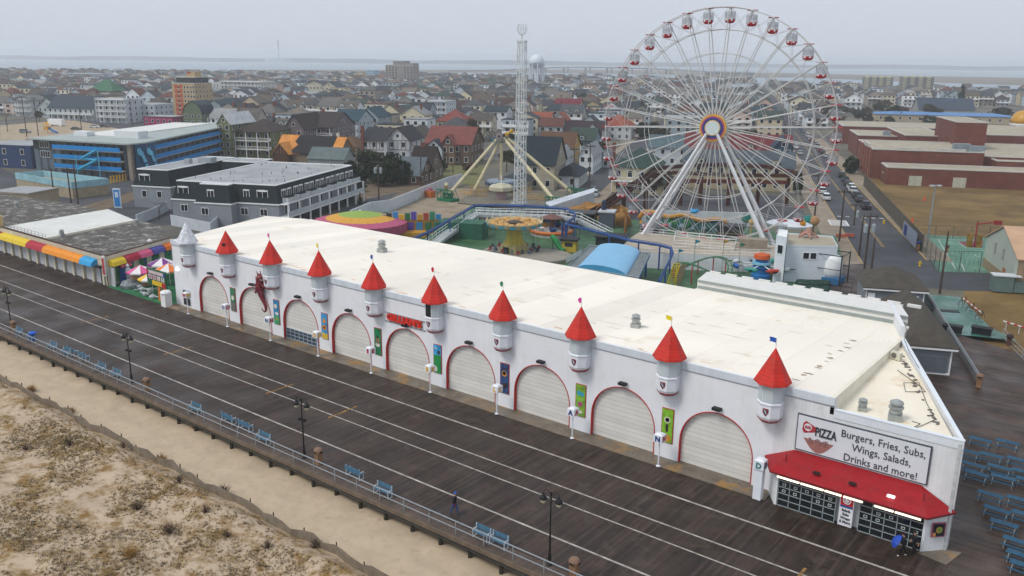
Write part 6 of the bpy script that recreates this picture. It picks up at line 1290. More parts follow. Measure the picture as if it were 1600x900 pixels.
# ------------------------------------------------------------------ hand-built buildings inland
GLS, PALE = MATS['window_glass'], MATS['window_pale']
shg = M('shingle_obj', 'obj', .85, .16, .5, lines=('Z', .32, .14, .22)); sid = M('siding_obj', 'obj', .75, .08, .4, lines=('Z', .34, .08, .12)); flat_o = M('plain_obj', 'obj', .75, .12, .35)
brick = M('brick_red', '#6f4238', .85, .16, .3, brick=(.6, .78, 1.25))
def rtri(z): return z
def house_t(name, lab, cat, cx, cy, w_, d_, h, wall, roofc, rt='gable', ax='x', rh=2.6, rz=TA, floors=2, win=True, balc=0, chim=None, group=None, dorm=0, base=GZ, wm=None, trim=True, sidewin=True, cnt=None):
    """cx,cy: centre; local x along the town grid, -y towards the sea"""
    t = thing(name, lab, cat, (cx, cy, base), rz, group=group)
    x0, x1, y0, y1 = -w_/2, w_/2, -d_/2, d_/2
    b = MB()
    if rt == 'gable': b.gwall(x0, x1, y0, y1, 0, h, rh, ax)
    else: b.box(x0, x1, y0, y1, 0, h)
    if rt == 'gambrel':
        b.fs([(x0, y0, h), (x1, y0, h), (x1-.15*w_, y0, h+rh*.62), (0, y0, h+rh), (x0+.15*w_, y0, h+rh*.62)], [(0, 1, 2, 3, 4)])
    part('wall', b, wm or sid, t, color=wall)
    b = MB()
    if rt == 'gable': b.gable(x0, x1, y0, y1, h, rh, .45, ax)
    elif rt == 'hip': b.hip(x0, x1, y0, y1, h, rh, .5)
    elif rt == 'gambrel':
        for s_ in (-1, 1):
            pr = [(s_*(w_/2+.3), h-.2), (s_*(w_/2-.13*w_), h+rh*.64), (0, h+rh+.05)]
            for (xa, za), (xb, zb) in zip(pr, pr[1:]): b.fs([(xa, y0-.3, za), (xa, y1+.3, za), (xb, y1+.3, zb), (xb, y0-.3, zb), (xa, y0-.3, za+.18), (xa, y1+.3, za+.18), (xb, y1+.3, zb+.18), (xb, y0-.3, zb+.18)], [(0, 3, 2, 1), (4, 5, 6, 7), (0, 4, 7, 3), (1, 2, 6, 5), (0, 1, 5, 4)])
    else: b.box(x0-.15, x1+.15, y0-.15, y1+.15, h, h+.35)
    rf = part('roof', b, shg if rt != 'flat' else flat_o, t, color=roofc)
    if rt == 'flat':
        b = MB(); b.box(x0+.2, x1-.2, y0+.2, y1-.2, h+.35, h+.37); part('roof_membrane', b, roofgrey, t)
    if dorm:
        for i in range(dorm):
            x = x0+w_*(i+.5)/dorm; b = MB(); zz = h+.1; b.gwall(x-.9, x+.9, y0+.3, y0+d_*.3, zz, zz+1.3, .7, 'y'); d_o = part('dormer', b, sid, rf, color=wall); b = MB(); b.gable(x-.9, x+.9, y0+.3, y0+d_*.3, zz+1.3, .7, .2, 'y'); part('dormer_roof', b, shg, d_o, color=roofc)
            if win: o = window(d_o, x, y0+.28, zz+.8, 0, .8, .9)
    if win:
        n = cnt or max(2, int(w_/2.9)); fh = h/floors
        for f in range(floors):
            for i in range(n): window(t, x0+w_*(i+.5)/n, y0-.02, fh*(f+.52), 0, 1.15, min(1.6, fh*.5))
        m = max(2, int(d_/3.6))
        if sidewin:
            for f in range(floors):
                for i in range(m): window(t, x1+.02, y0+d_*(i+.5)/m, fh*(f+.52), math.pi/2, 1.0, min(1.5, fh*.5))
        if rt == 'gable' and ax == 'y' and rh > 1.8: window(t, 0, y0-.02, h+rh*.32, 0, 1.0, 1.1)
        if rt == 'gable' and ax == 'x' and rh > 1.8: window(t, x1+.02, 0, h+rh*.32, math.pi/2, 1.0, 1.1)
    if balc:
        fh = h/floors
        for f in range(1, floors+1 if balc > 1 else 2):
            if f*fh > h+.1: break
            z = f*fh if f < floors else h; zz = fh*f-(.1 if f < floors else .0)
            if f == floors and balc < 3: break
            b = MB(); b.box(x0, x1, y0-1.9, y0-.05, fh*f-.15, fh*f); part('balcony_floor', b, WHITE, t)
            b = MB(); b.box(x0, x1, y0-1.9, y0-1.85, fh*f+.95, fh*f+1.05); b.box(x0, x1, y0-1.9, y0-1.86, fh*f+.1, fh*f+.16); k = int(w_/.45)
            for i in range(k+1): x = x0+w_*i/k; b.box(x-.03, x+.03, y0-1.9, y0-1.86, fh*f, fh*f+1.0)
            b.box(x1-.05, x1, y0-1.9, y0, fh*f+.1, fh*f+1.05); part('balcony_railing', b, WHITE, t)
        k = max(2, int(w_/3.5))
        b = MB(); topz = fh*(floors if balc > 1 else 1)
        for i in range(k+1): x = x0+w_*i/k; b.box(x-.12 if i else x, x+.12 if i < k else x, y0-1.9, y0-1.68, 0, topz)
        part('balcony_posts', b, WHITE, t)
        if balc > 1:
            b = MB(); b.box(x0-.2, x1+.2, y0-2.1, y0-.05, h-.02, h+.16); part('porch_roof', b, shg, t, color=roofc)
    if chim: b = MB(); b.box(chim[0]-.45, chim[0]+.45, chim[1]-.4, chim[1]+.4, chim[2] if len(chim) > 2 else h, h+rh+1.1); part('chimney', b, brick if len(chim) < 4 else sid, t, color='#cfcabd')
    return t
def hpx(px, py, wpx, d_, floors, wall, roofc, lab, rt='gable', ax='x', rh=None, name='house', cat='house', fh=2.9, **k):
    """front bottom centre at photo pixel (px,py) on the ground; wpx wide in the photo"""
    q = G(px, py, GZ); s_ = FPX/depth(q.x, q.y, GZ); w_ = wpx/s_; rz = k.pop('rz', TA); n = Vector((-math.sin(rz), math.cos(rz), 0)); c = q+n*d_/2
    if rh is None: rh = min(w_, d_)*.28 if rt != 'flat' else .3
    USED.append((*tot(c.x, c.y), w_/2+1.5, d_/2+1.5))
    return house_t(name, lab, cat, c.x, c.y, w_, d_, floors*fh, wall, roofc, rt, ax, rh, rz, floors, **k)
USED = [(-103, 174, 22, 28), (-126, 183, 11, 22), (-178, 239, 30, 54)]
# mansard hotel -------------------------------------------------------------
KM = 25/23
def mtow(a, b): return tow(a*KM, b*KM)
mh = thing('mansard_hotel', 'grey hotel with navy mansard roof, white dormers and balconies behind the golf', 'hotel', (*mtow(-95, 160), GZ)); nav = M('navy_shingle', '#17272c', .8, .15, .6, lines=('Z', .3, .1, .2)); hgrey = M('hotel_grey', '#878d93', .75, .08, .5, lines=('Z', .3, .06, .08))
def mans(a0, a1, b0, b1, z_w=4.3, z_t=8.0, inn=.9):
    q0 = [mtow(a0, b0), mtow(a1, b0), mtow(a1, b1), mtow(a0, b1)]; q1 = [mtow(a0+inn, b0+inn), mtow(a1-inn, b0+inn), mtow(a1-inn, b1-inn), mtow(a0+inn, b1-inn)]
    b = MB(); b.prism(q0, GZ+(0), z_w); part('wall', b, hgrey, mh, True)
    b = MB(); b.fs([(*p, z_w) for p in q0]+[(*p, z_t) for p in q1], [(0, 1, 5, 4), (1, 2, 6, 5), (2, 3, 7, 6), (3, 0, 4, 7)]); part('mansard_roof', b, nav, mh, True)
    b = MB(); b.prism([mtow(a0-.15, b0-.15), mtow(a1+.15, b0-.15), mtow(a1+.15, b1+.15), mtow(a0-.15, b1+.15)], z_w-.12, z_w+.12); part('eave_band', b, WHITE, mh, True)
    b = MB(); b.prism(q1, z_t-.3, z_t-.02); part('flat_roof', b, roofgrey, mh, True)
    b = MB()
    for i in range(4): p, q = Vector((*q1[i], 0)), Vector((*q1[(i+1) % 4], 0)); d = (q-p).normalized(); n_ = Vector((d.y, -d.x, 0)); b.prism([(p-d*.15+n_*.15).xy, (q+d*.15+n_*.15).xy, (q-n_*.2).xy, (p-n_*.2).xy], z_t-.05+i*.003, z_t+.15+i*.003)
    part('roof_coping', b, WHITE, mh, True)
mans(-103, -80.5, 141.8, 176.5); mans(-121.3, -112.3, 154.4, 181.5); mans(-112.6, -102.6, 172.5, 181.2); mans(-96.5, -89.0, 139.6, 142.6)
def mwin(a, b_, z, w_, h_, side=0, mull=1, arched=False):
    x, y = mtow(a, b_); o = window(mh, x-mh.location.x, y-mh.location.y, z-GZ, TA+(math.pi/2 if side else 0), w_, h_, mull=mull)
    if arched:
        m = MB(); m.lathe([(w_/2+.13, -.1), (w_/2+.13, .0)], (0, 0, 0), 14, 0, 'y'); q = part('window_arch', m, WHITE, mh); q.location = (o.location.x, o.location.y, o.location.z+h_/2-.05); q.rotation_euler = o.rotation_euler; q.scale = (1, 1, .16)
for a, w_ in ((-100.6, 2.3), (-93.5+.2, 1.4), (-87.2, 1.2), (-83.9, 2.3)): mwin(a, 142.15 if a < -97 or a > -89 else 139.95, 6.25, w_, 1.4, arched=True)
for a in (-100.4, -94.5, -87.6, -83.6): mwin(a, 141.75 if a < -97 or a > -89 else 139.55, 2.6, 1.5, 1.3)
for a, w_ in ((-118.5, 2.6), (-114.2, .1)): 
    if w_ > 1: mwin(a, 154.75, 6.25, 2.6, 1.4, arched=True)
for a in (-118.6, -115): mwin(a, 154.35, 2.6, 1.1, 1.4, mull=0)
for i in range(7):
    b0 = 144.5+i*4.6
    mwin(-80.85, b0, 6.2, 1.7, 1.6, 1, arched=True); mwin(-80.85, b0+2.1, 6.2, 1.5, 1.6, 1, arched=True)
    m = MB(); m.prism([mtow(-80.5, b0-1.1), mtow(-79.2, b0-1.1), mtow(-79.2, b0+3.1), mtow(-80.5, b0+3.1)], 4.4, 4.52); part('balcony_floor', m, WHITE, mh, True)
    m = MB(); m.prism([mtow(-79.25, b0-1.1), mtow(-79.15, b0-1.1), mtow(-79.15, b0+3.1), mtow(-79.25, b0+3.1)], 4.6, 5.5); m.prism([mtow(-79.25, b0-1.1), mtow(-79.15, b0-1.1), mtow(-80.5, b0-1.05), mtow(-80.5, b0-1.15)], 4.6, 5.5); part('balcony_railing', m, M('rail_white_slat', '#c3c9ce', .6, .05, .4, lines=('Y', .35, .45, .35)), mh, True)
    mwin(-80.45, b0+.2, 2.9, 1.8, 1.8, 1)
m = MB(); m.prism([mtow(-80.5, 142), mtow(-78.6, 142), mtow(-78.6, 176), mtow(-80.5, 176)], 1.7, 1.9); m.prism([mtow(-80.5, 142), mtow(-79.2, 142), mtow(-79.2, 176), mtow(-80.5, 176)], 4.28, 4.39); part('gallery_floor', m, WHITE, mh, True)
m = MB(); m.prism([mtow(-78.7, 142), mtow(-78.6, 142), mtow(-78.6, 176), mtow(-78.7, 176)], 1.9, 2.9); part('gallery_railing', m, MATS['rail_white_slat'], mh, True)
for i in range(9): m = MB(); x, y = mtow(-78.9, 142.5+i*4.2); m.box(x-.15, x+.15, y-.15, y+.15, GZ, 4.28); part('gallery_post', m, WHITE, mh, True)
m = MB(); m.prism([mtow(-80.3, 142.5), mtow(-80.45, 142.5), mtow(-80.45, 175.5), mtow(-80.3, 175.5)], GZ, 1.7); part('undercroft', m, flatm('#23282c'), mh, True)
for i in range(26): pass
rr = random.Random(77)
m = MB()
for i in range(34): x, y = mtow(rr.uniform(-101, -82), rr.uniform(144, 174)); m.tube((x, y, 7.95), (x, y, 8.2+rr.random()*.4), .09, 5)
part('roof_pipe', m, flatm('#6f7476'), mh, True)
m = MB(); x, y = mtow(-113.5, 170); m.cb((x, y, 8.7), (3.6, 2.4, 1.3), TA); x, y = mtow(-117, 168); m.cb((x, y, 8.5), (1.4, 1.4, 1.0), TA); part('roof_unit', m, flatm('#9aa0a4'), mh, True)
# fences and yard around it
for pts, lab in (([(214, 352), (243, 340), (262, 330)], 'white picket fence enclosing the yard left of the grey hotel'), ([(268, 352), (330, 365), (345, 352)], 'white board fence between hotel and hall')):
    A = [G(x, y, GZ) for x, y in pts]; m = MB()
    for p, q in zip(A, A[1:]): d = (q-p).normalized(); n_ = Vector((-d.y, d.x, 0))*.08; m.prism([(p-n_).xy, (p+n_).xy, (q+n_).xy, (q-n_).xy], GZ, GZ+2.2)
    solo('yard_fence', m, M('perimeter_white', None), lab, 'fence')
# blue motel ------------------------------------------------------------------
KB = 1.11
def btow(a, b): return tow(a*KB, b*KB)
bm_ = thing('blue_motel', 'four-storey motel with bright blue balconies and a wave mural', 'motel', (*btow(-155, 200), GZ)); bb = flatm('#0f7fc4'); mwall = M('motel_wall', '#5f6a74', .7, .12, .4, lines=('X', 2.6, .35, .5)); F1 = [(-168.9, 187.7), (-144.5, 184.6)]
m = MB(); m.prism([btow(-177, 188.6), btow(-144.2, 184.6), btow(-144.0, 196), btow(-176, 201)], GZ, 9.3); m.prism([btow(-144.6, 190), btow(-157.5, 249), btow(-168, 250), btow(-156, 194)], GZ, 9.3); part('wall', m, mwall, bm_, True)
m = MB(); m.prism([btow(-177.3, 186.9), btow(-143.6, 183.0), btow(-142.6, 188), btow(-155.6, 251), btow(-170, 252), btow(-158, 203), btow(-176.5, 203)], 9.3, 9.7); part('roof', m, M('motel_roof', '#9da6a4', .7, .1, .2), bm_, True)
m = MB(); m.prism([btow(-172, 199), btow(-159, 197.5), btow(-162, 246), btow(-175, 246)], 9.7, 10.0); part('upper_roof', m, M('white_roof_dirty', None), bm_, True)
m = MB(); m.prism([btow(-158, 196), btow(-150, 195), btow(-150, 199), btow(-158, 200)], 9.7, 11.7); part('stair_head', m, flatm('#d0d4d6'), bm_, True); m = MB(); m.prism([btow(-171.5, 197), btow(-166.5, 196), btow(-166.5, 199), btow(-171.5, 200)], 9.7, 11); part('stair_head', m, flatm('#d0d4d6'), bm_, True)
for f in range(3):
    z = 2.0+f*2.65
    m = MB(); m.prism([btow(-168.5, 185.6), btow(-146.5, 183.1), btow(-146.5, 184.6), btow(-168.5, 187.4)], z-.25, z); m.prism([btow(-143.2, 192), btow(-155.6, 248), btow(-157, 248), btow(-144.6, 192)], z-.25, z); part('balcony_floor', m, M('slab_cream', '#c6c1b5', .7, .1), bm_, True)
    m = MB(); m.prism([btow(-168.5, 185.5), btow(-146.5, 183.0), btow(-146.5, 183.1), btow(-168.5, 185.6)], z-.05, z+1.1); m.prism([btow(-143.1, 192), btow(-155.5, 248), btow(-155.65, 248), btow(-143.25, 192)], z-.05, z+1.1); part('balcony_panel', m, bb, bm_, True)
    for i in range(9):
        a = -167+i*2.45; x, y = btow(a, 187.5+(a+168)*-.128+.0); o = window(bm_, x-bm_.location.x, y-bm_.location.y, z+1.0-GZ, TA-.12, 1.5, 1.9, fm=flatm('#7e8a8c'))
    for i in range(16):
        b_ = 195+i*3.3; a = -144.9-(b_-190)*.2185; x, y = btow(a, b_); o = window(bm_, x-bm_.location.x, y-bm_.location.y, z+1.0-GZ, TA+math.pi/2+.215, 1.7, 1.9, fm=flatm('#7e8a8c'))
m = MB()
for a, b_ in ((-144.5, 184.3), (-144.0, 186.5), (-143.6, 189.3), (-155.8, 249.5)): m.prism([btow(a-.5, b_-.5), btow(a+.5, b_-.5), btow(a+.5, b_+.5), btow(a-.5, b_+.5)], GZ, 9.4)
part('pier', m, M('motel_pier', '#8d8276', .8, .15), bm_, True)
m = MB(); m.prism([btow(-143.55, 184.9), btow(-143.3, 184.9), btow(-142.95, 192), btow(-143.2, 192)], 2, 9.2); q0 = [btow(-143.15, 185.5), btow(-142.8, 191.5)]
part('mural_wall', m, flatm('#1f5478'), bm_, True)
for k in range(2):
    m = MB()
    for i in range(9):
        t0 = i/8; bb0 = 185.4+k*3.4+t0*2.4; x, y = btow(-142.9+(bb0-185)*.05+.02, bb0); m.cb((x+.18, y-.1, 7.4-t0*t0*4-k*.2+math.sin(i*2)*.25), (.06, 1.1, 1.5-.8*t0), TA, 0)
    part('wave_mural', m, flatm('#6fc0e0', var=.5), bm_, True)
m = MB(); m.prism([btow(-177, 188.5), btow(-169.2, 187.6), btow(-169.2, 187.9), btow(-177, 188.8)], 6.6, 9.3); part('dark_mansard', m, flatm('#3c4446'), bm_, True)
for z in (5.2, 7.9):
    o = None
    x, y = btow(-173, 187.9); window(bm_, x-bm_.location.x, y-bm_.location.y, z-GZ, TA-.12, 3.6, 1.7, mull=3)
m = MB(); P0, P1 = btow(-158.5, 183.8), btow(-153.4, 183.2); m.tube((*P1, 7.5), (*P0, 5.0), .45, 4); m.tube((P0[0], P0[1], 4.9), (*P1, 4.9), .3, 4); P2 = btow(-154.2, 183.1); m.tube((*P1, 4.9), (*btow(-159.5, 183.6), 1.9), .45, 4); part('stair', m, flatm('#2f9cc4'), bm_, True)
m = MB(); m.tube((*btow(-152.7, 182.8), GZ), (*btow(-152.7, 182.8), 7.8), .15, 5); m.tube((*btow(-159.8, 183.4), GZ), (*btow(-159.8, 183.4), 6), .15, 5); part('stair_post', m, flatm('#5fb4cc'), bm_, True)
# raised pool deck in front
pd_ = thing('pool_deck', 'raised motel pool deck with pale blue fence panels over tan walls', 'pool deck', (*tow(-165, 187), GZ)); Q = [tow(-178.5, 183), tow(-153, 173.2), tow(-149.5, 181.5), tow(-175.5, 189)]
m = MB(); m.prism(Q, GZ, 1.9); part('deck', m, M('deck_tan2', '#a2957c', .8, .15), pd_, True)
m = MB()
for i in range(4): p, q = Vector((*Q[i], 0)), Vector((*Q[(i+1) % 4], 0)); d = (q-p).normalized(); n_ = Vector((d.y, -d.x, 0)); m.prism([(p+n_*.1).xy, (q+n_*.1).xy, (q-n_*.1).xy, (p-n_*.1).xy], 1.9, 3.5)
part('fence_panel', m, M('panel_aqua', '#8fb9c4', .6, .15, .6, lines=('X', 1.4, .05, .2)), pd_, True)
m = MB(); m.prism([tow(-170, 182.3), tow(-156, 177.5), tow(-155, 181), tow(-169, 185.5)], 1.9, 1.96); part('pool_water', m, flatm('#3fa6c0', .15), pd_, True)
for i in range(7): q = G(174+i*4.6, 286-i*.8, GZ); m = MB(); m.tube((0, 0, 0), (0, 0, 1.9), .2, 7); o = solo('bollard', m, flatm('#c79a2c'), 'yellow bollard in the row before the motel car port', 'bollard', group='yellow bollards'); o.location = q
q = G(185, 326, GZ); sg_ = thing('street_sign_board', 'blue and white upright sign board on the corner by the street', 'sign', q, TA); m = MB(); m.box(-.95, .95, -.12, .12, .2, 4.6, 0); m.box(-.75, .75, -.15, -.12, .5, 4.3, 1); m.box(-.4, .4, -.17, -.15, 2.6, 3.8, 0); part('panel', m, [flatm('#c3d3de'), flatm('#2f7cc0')], sg_)
m = MB(); m.box(-.9, -.8, -.05, .05, 0, .2); m.box(.8, .9, -.05, .05, 0, .2); part('leg', m, WHITE, sg_)
# low tan block at left edge and dark blue building
hpx(18, 328, 70, 9, 1, '#a3947a', '#8f887c', 'low tan flat-roofed block left of the parking lot', 'flat', fh=3.6, name='building', cat='building', win=False, wm=flat_o)
hpx(10, 262, 100, 14, 2, '#2c3f63', '#3a4c6c', 'dark blue two-storey building at the left edge', 'flat', fh=3.3, name='building', cat='building', wm=flat_o, cnt=3)
# named midground buildings: (px, py, wpx, depth, floors, wall, roof, label, options)
HB = [
 (399, 246, 58, 14, 3, '#6b7048', '#3b332f', 'olive green condominium with white balconies right of the blue motel', dict(rt='hip', rh=4, balc=2, name='condominium', cat='condominium')),
 (353, 246, 22, 16, 4, '#6d7350', '#c3c6c8', 'olive gable-fronted condominium wing touching the blue motel', dict(ax='y', rh=3.2, name='condominium', cat='condominium')),
 (461, 240, 34, 18, 3, '#6c6468', '#39302f', 'mauve townhouse with steep brown roof beside the olive condominium', dict(ax='y', rh=5, name='townhouse', cat='townhouse', balc=1)),
 (500, 236, 44, 20, 3, '#6f686c', '#3a3231', 'mauve townhouse row with chimneys, right of its twin', dict(ax='x', rh=5, balc=2, name='townhouse', cat='townhouse', chim=(-3, 0))),
 (540, 222, 44, 16, 3, '#a3aeb4', '#2c4652', 'pale grey house with blue-green roof above the brown-roofed bungalow', dict(ax='x', rh=4, balc=2)),
 (576, 214, 34, 14, 3, '#93a0a8', '#294552', 'blue-grey house with teal roof left of the half-timbered house', dict(ax='y', rh=4)),
 (538, 246, 46, 12, 1, '#a39a88', '#5e4630', 'cream bungalow with brown hip roof and white chimney', dict(rt='hip', rh=3.4, fh=3.6, chim=(-3.5, -3, 0, 1))),
 (585, 249, 42, 14, 2, '#c9cdd0', '#2f3238', 'white half-timbered house with tall brick chimney', dict(ax='x', rh=3.6, fh=3.3, chim=(-4, -7.2, 0), name='tudor_house')),
 (622, 249, 38, 14, 2, '#c6cacd', '#2f3238', 'white half-timbered wing with gable beside the big dark tree', dict(ax='y', rh=4.2, fh=3.3, name='tudor_house')),
 (648, 236, 22, 12, 2, '#b3a98c', '#57504a', 'cream gabled house between the half-timbered and red-roofed houses', dict(ax='y', rh=3)),
 (700, 257, 74, 15, 2, '#5d4c44', '#77443f', 'stone and brick house with broad red tile roof and centre gable', dict(ax='x', rh=5, fh=3.4, wm=flat_o, name='brick_house')),
 (700, 258, 22, 6, 2, '#6b5346', '#7d4540', 'projecting gable bay of the red-roofed brick house', dict(ax='y', rh=3.0, fh=3.3, wm=flat_o, name='gable_bay', cat='house wing')),
 (678, 258, 26, 18, 2, '#b9c1c8', '#333a44', 'white clapboard wing with dark roof left of the brick house', dict(ax='y', rh=2.6, fh=2.8)),
 (655, 283, 34, 12, 1, '#6d6258', '#2c2220', 'steep dark roofed cottage with bright red gable edges', dict(ax='x', rh=6.2, fh=3.0, name='cottage', cat='cottage', chim=(-1, 0))),
 (637, 289, 40, 11, 1, '#5f4a40', '#59646a', 'grey-roofed brick bungalow right of the big dark tree', dict(ax='x', rh=4.2, fh=2.8, name='bungalow', cat='bungalow', wm=flat_o)),
 (704, 213, 46, 14, 2, '#a89c78', '#7d4039', 'cream house with coral red hip roof behind the brick house', dict(rt='hip', rh=5, fh=3.3)),
 (605, 196, 56, 16, 2, '#8f9ca2', '#243038', 'long grey house with slate dark hip roof and white window band', dict(rt='hip', rh=4, balc=2)),
 (680, 194, 38, 16, 4, '#c3cbd2', '#a7adb2', 'white four-storey stepped block with balconies', dict(rt='flat', balc=3, name='apartment_block', cat='apartment block')),
 (695, 184, 76, 18, 2, '#9b8e76', '#3f2f2f', 'tan apartment row with dark maroon roof below the long white motel', dict(ax='x', rh=4, name='apartment_block', cat='apartment block', balc=2)),
 (835, 296, 62, 16, 2, '#a39b88', '#1f2b33', 'large cream house with near-black roof behind the drop tower', dict(ax='x', rh=6.5, fh=3.4)),
 (800, 302, 44, 10, 1, '#a29a86', '#3a4248', 'low cream porch wing behind the pendulum seats', dict(rt='hip', rh=1.8, fh=3.2, name='porch_wing', cat='house wing')),
 (884, 293, 40, 14, 1, '#c5ccd2', '#26323a', 'white low house with dark roof and garage beside the left street', dict(rt='hip', rh=2.6, fh=3.2)),
 (915, 272, 22, 18, 2, '#ccd2d6', '#8e9296', 'white gable-fronted house along the left street', dict(ax='y', rh=2.8)),
 (866, 258, 56, 15, 2, '#b5914a', '#5c4330', 'yellow ochre house with brown clipped roof and dormer', dict(ax='x', rh=4.4, dorm=1)),
 (870, 276, 24, 14, 2, '#c0c6cc', '#888d90', 'white narrow house with pale grey roof below the ochre house', dict(ax='y', rh=2.4)),
 (908, 245, 40, 14, 2, '#7f94a0', '#35453f', 'blue-grey house with dark green roof and white porch', dict(ax='x', rh=4, balc=2, dorm=1)),
 (940, 262, 24, 12, 1, '#a8aeb4', '#4c5a5c', 'small grey cottage right of the blue-grey house', dict(rt='hip', rh=2.4, name='cottage', cat='cottage')),
 (912, 220, 60, 14, 1, '#9aa0a6', '#35262c', 'house with long dark maroon roof and bright white gable', dict(ax='x', rh=5)),
 (925, 222, 26, 5, 1, '#ccd2d8', '#3a2c30', 'bright white cross gable on the dark maroon roof', dict(ax='y', rh=4.5, fh=3.2, name='gable_bay', cat='house wing', win=False)),
 (992, 302, 72, 15, 2, '#b3a988', '#2f4440', 'large cream house with dark green hip roof beside the wheel rim', dict(rt='hip', rh=4.6, fh=3.3, chim=(-7, 0), balc=1)),
 (1030, 306, 40, 12, 1, '#aea487', '#34403c', 'cream garage with green hip roof right of the large cream house', dict(rt='hip', rh=2.4, fh=3.0, name='garage', cat='garage')),
 (1150, 296, 168, 12, 2, '#a59a7e', '#4b555c', 'long cream motel behind the flume with grey roof', dict(ax='x', rh=3.6, fh=3.2, dorm=3, name='motel', cat='motel')),
 (1150, 262, 160, 13, 2, '#94897a', '#6a2a2f', 'long building with deep red roof seen through the wheel', dict(ax='x', rh=4.4, fh=3.0, dorm=4, name='motel', cat='motel')),
 (1220, 276, 30, 12, 3, '#2f4558', '#2a3a4a', 'dark blue gabled end block of the long cream motel', dict(ax='y', rh=3, name='motel_wing', cat='motel wing')),
 (1042, 258, 60, 13, 2, '#b0b8be', '#51646a', 'pale house with blue-grey roof left of the wheel hub', dict(ax='x', rh=3.5)),
 (1065, 214, 56, 13, 3, '#c2b98f', '#b9bdb8', 'pale yellow three-storey flats left of the wheel hub', dict(rt='flat', balc=2, name='flats', cat='flats')),
 (836, 212, 44, 14, 2, '#b7b2ae', '#8c4c3a', 'white house with orange-red tile roof and dormers', dict(ax='x', rh=4.4, dorm=1)),
 (873, 210, 24, 12, 2, '#aeb4b8', '#8c4e3e', 'grey gabled house with orange tile roof right of the other orange roof', dict(ax='y', rh=4)),
 (962, 218, 46, 14, 2, '#b9bfc2', '#8b4635', 'white house with bright orange-red hip roof behind the wheel rim', dict(rt='hip', rh=5)),
 (885, 187, 40, 14, 3, '#b3aa90', '#6a2430', 'cream three-storey house with maroon roof and balconies', dict(ax='x', rh=3, balc=2)),
 (925, 188, 26, 12, 2, '#a99b74', '#4a3c36', 'cream gambrel-roofed house with central chimney', dict(rt='gambrel', rh=5)),
 (985, 180, 30, 12, 2, '#b3a575', '#8d8268', 'pale yellow gabled house seen through the wheel', dict(ax='y', rh=3.5)),
 (112, 188, 84, 16, 2, '#a5b0b4', '#36444e', 'long pale house with twin dark blue-grey gables at the far left', dict(ax='x', rh=6, fh=3.2, balc=1)),
 (76, 184, 36, 14, 2, '#aab5b6', '#3a4850', 'pale gable-fronted house at the left end of the twin gable row', dict(ax='y', rh=5)),
 (38, 182, 32, 12, 3, '#b9bfc1', '#6b6f70', 'white three-storey house with open porches near the left edge', dict(ax='y', rh=2.5, balc=2)),
 (178, 192, 52, 14, 4, '#b9c0c4', '#c8ccce', 'white four-storey stepped motel with rounded balconies', dict(rt='flat', balc=3, name='motel', cat='motel')),
 (216, 190, 62, 16, 3, '#b3bcc2', '#c3c8ca', 'long white motel wing right of the stepped motel', dict(rt='flat', name='motel', cat='motel')),
 (248, 196, 52, 12, 1, '#9a2f5c', '#4a3038', 'magenta single-storey building with dark roof', dict(rt='flat', fh=4, name='building', cat='shop', wm=flat_o)),
 (302, 196, 34, 14, 2, '#5f6d50', '#2c3b44', 'green gambrel-roofed house below the orange-balconied tower', dict(rt='gambrel', rh=6)),
 (336, 194, 34, 14, 2, '#8b9aa0', '#2c3f4a', 'grey-blue gambrel-roofed house right of the green one', dict(rt='gambrel', rh=6)),
 (375, 198, 40, 14, 2, '#8d8680', '#3c3029', 'brown-roofed house with lattice gable behind the olive condominium', dict(ax='y', rh=5)),
 (160, 162, 42, 14, 3, '#6b5550', '#3c6b50', 'house with tall green mansard roof left of the tower block', dict(rt='hip', rh=8)),
 (80, 156, 70, 14, 2, '#b3a79a', '#8e9294', 'low white and red shop row near the left edge', dict(rt='flat', name='shops', cat='shops')),
 (150, 147, 92, 14, 2, '#c0c8ca', '#c9cdcd', 'long white two-storey motel above the green mansard house', dict(rt='flat', balc=2, name='motel', cat='motel')),
 (135, 131, 62, 18, 4, '#7fa0c0', '#b9c4cc', 'blue and white banded hotel in the left distance', dict(rt='flat', balc=3, name='hotel', cat='hotel')),
 (30, 138, 58, 18, 3, '#b5bfc4', '#7f9a8e', 'white hotel block with green dome end at the far left', dict(rt='flat', name='hotel', cat='hotel')),
 (220, 160, 40, 14, 2, '#3c5a70', '#6a5048', 'dark blue house with brown flat roof left of the tower', dict(rt='hip', rh=3, balc=2)),
 (378, 158, 70, 22, 5, '#c3c5c0', '#cfd0cc', 'white five-storey condominium right of the tower block', dict(rt='flat', balc=3, name='condominium', cat='condominium')),
 (322, 152, 60, 18, 4, '#c4c6bc', '#d0d0c8', 'cream long condominium directly behind the tower block', dict(rt='flat', name='condominium', cat='condominium')),
 (688, 166, 128, 16, 3, '#c0b69c', '#c9ccce', 'very long cream motel with white roof edge in the centre distance', dict(rt='flat', balc=3, name='motel', cat='motel')),
 (492, 158, 42, 16, 4, '#beb8a4', '#39424a', 'cream four-storey house trio with white gables, left distance', dict(ax='y', rh=4)),
 (515, 160, 26, 16, 4, '#bab4a2', '#39424a', 'cream four-storey gabled block right of the trio', dict(ax='y', rh=4)),
 (560, 133, 14, 14, 5, '#cbb88a', '#cfc39a', 'pale yellow block left of the small blue tower', dict(rt='flat', name='apartment_block', cat='apartment block')),
 (579, 131, 14, 14, 6, '#8fb5cc', '#a8c5d2', 'sky blue block left of the grey high-rise', dict(rt='flat', name='apartment_block', cat='apartment block')),
 (593, 131, 13, 14, 4, '#b06a50', '#4d7a5a', 'orange brick block with green roof touching the grey high-rise', dict(rt='flat', name='apartment_block', cat='apartment block')),
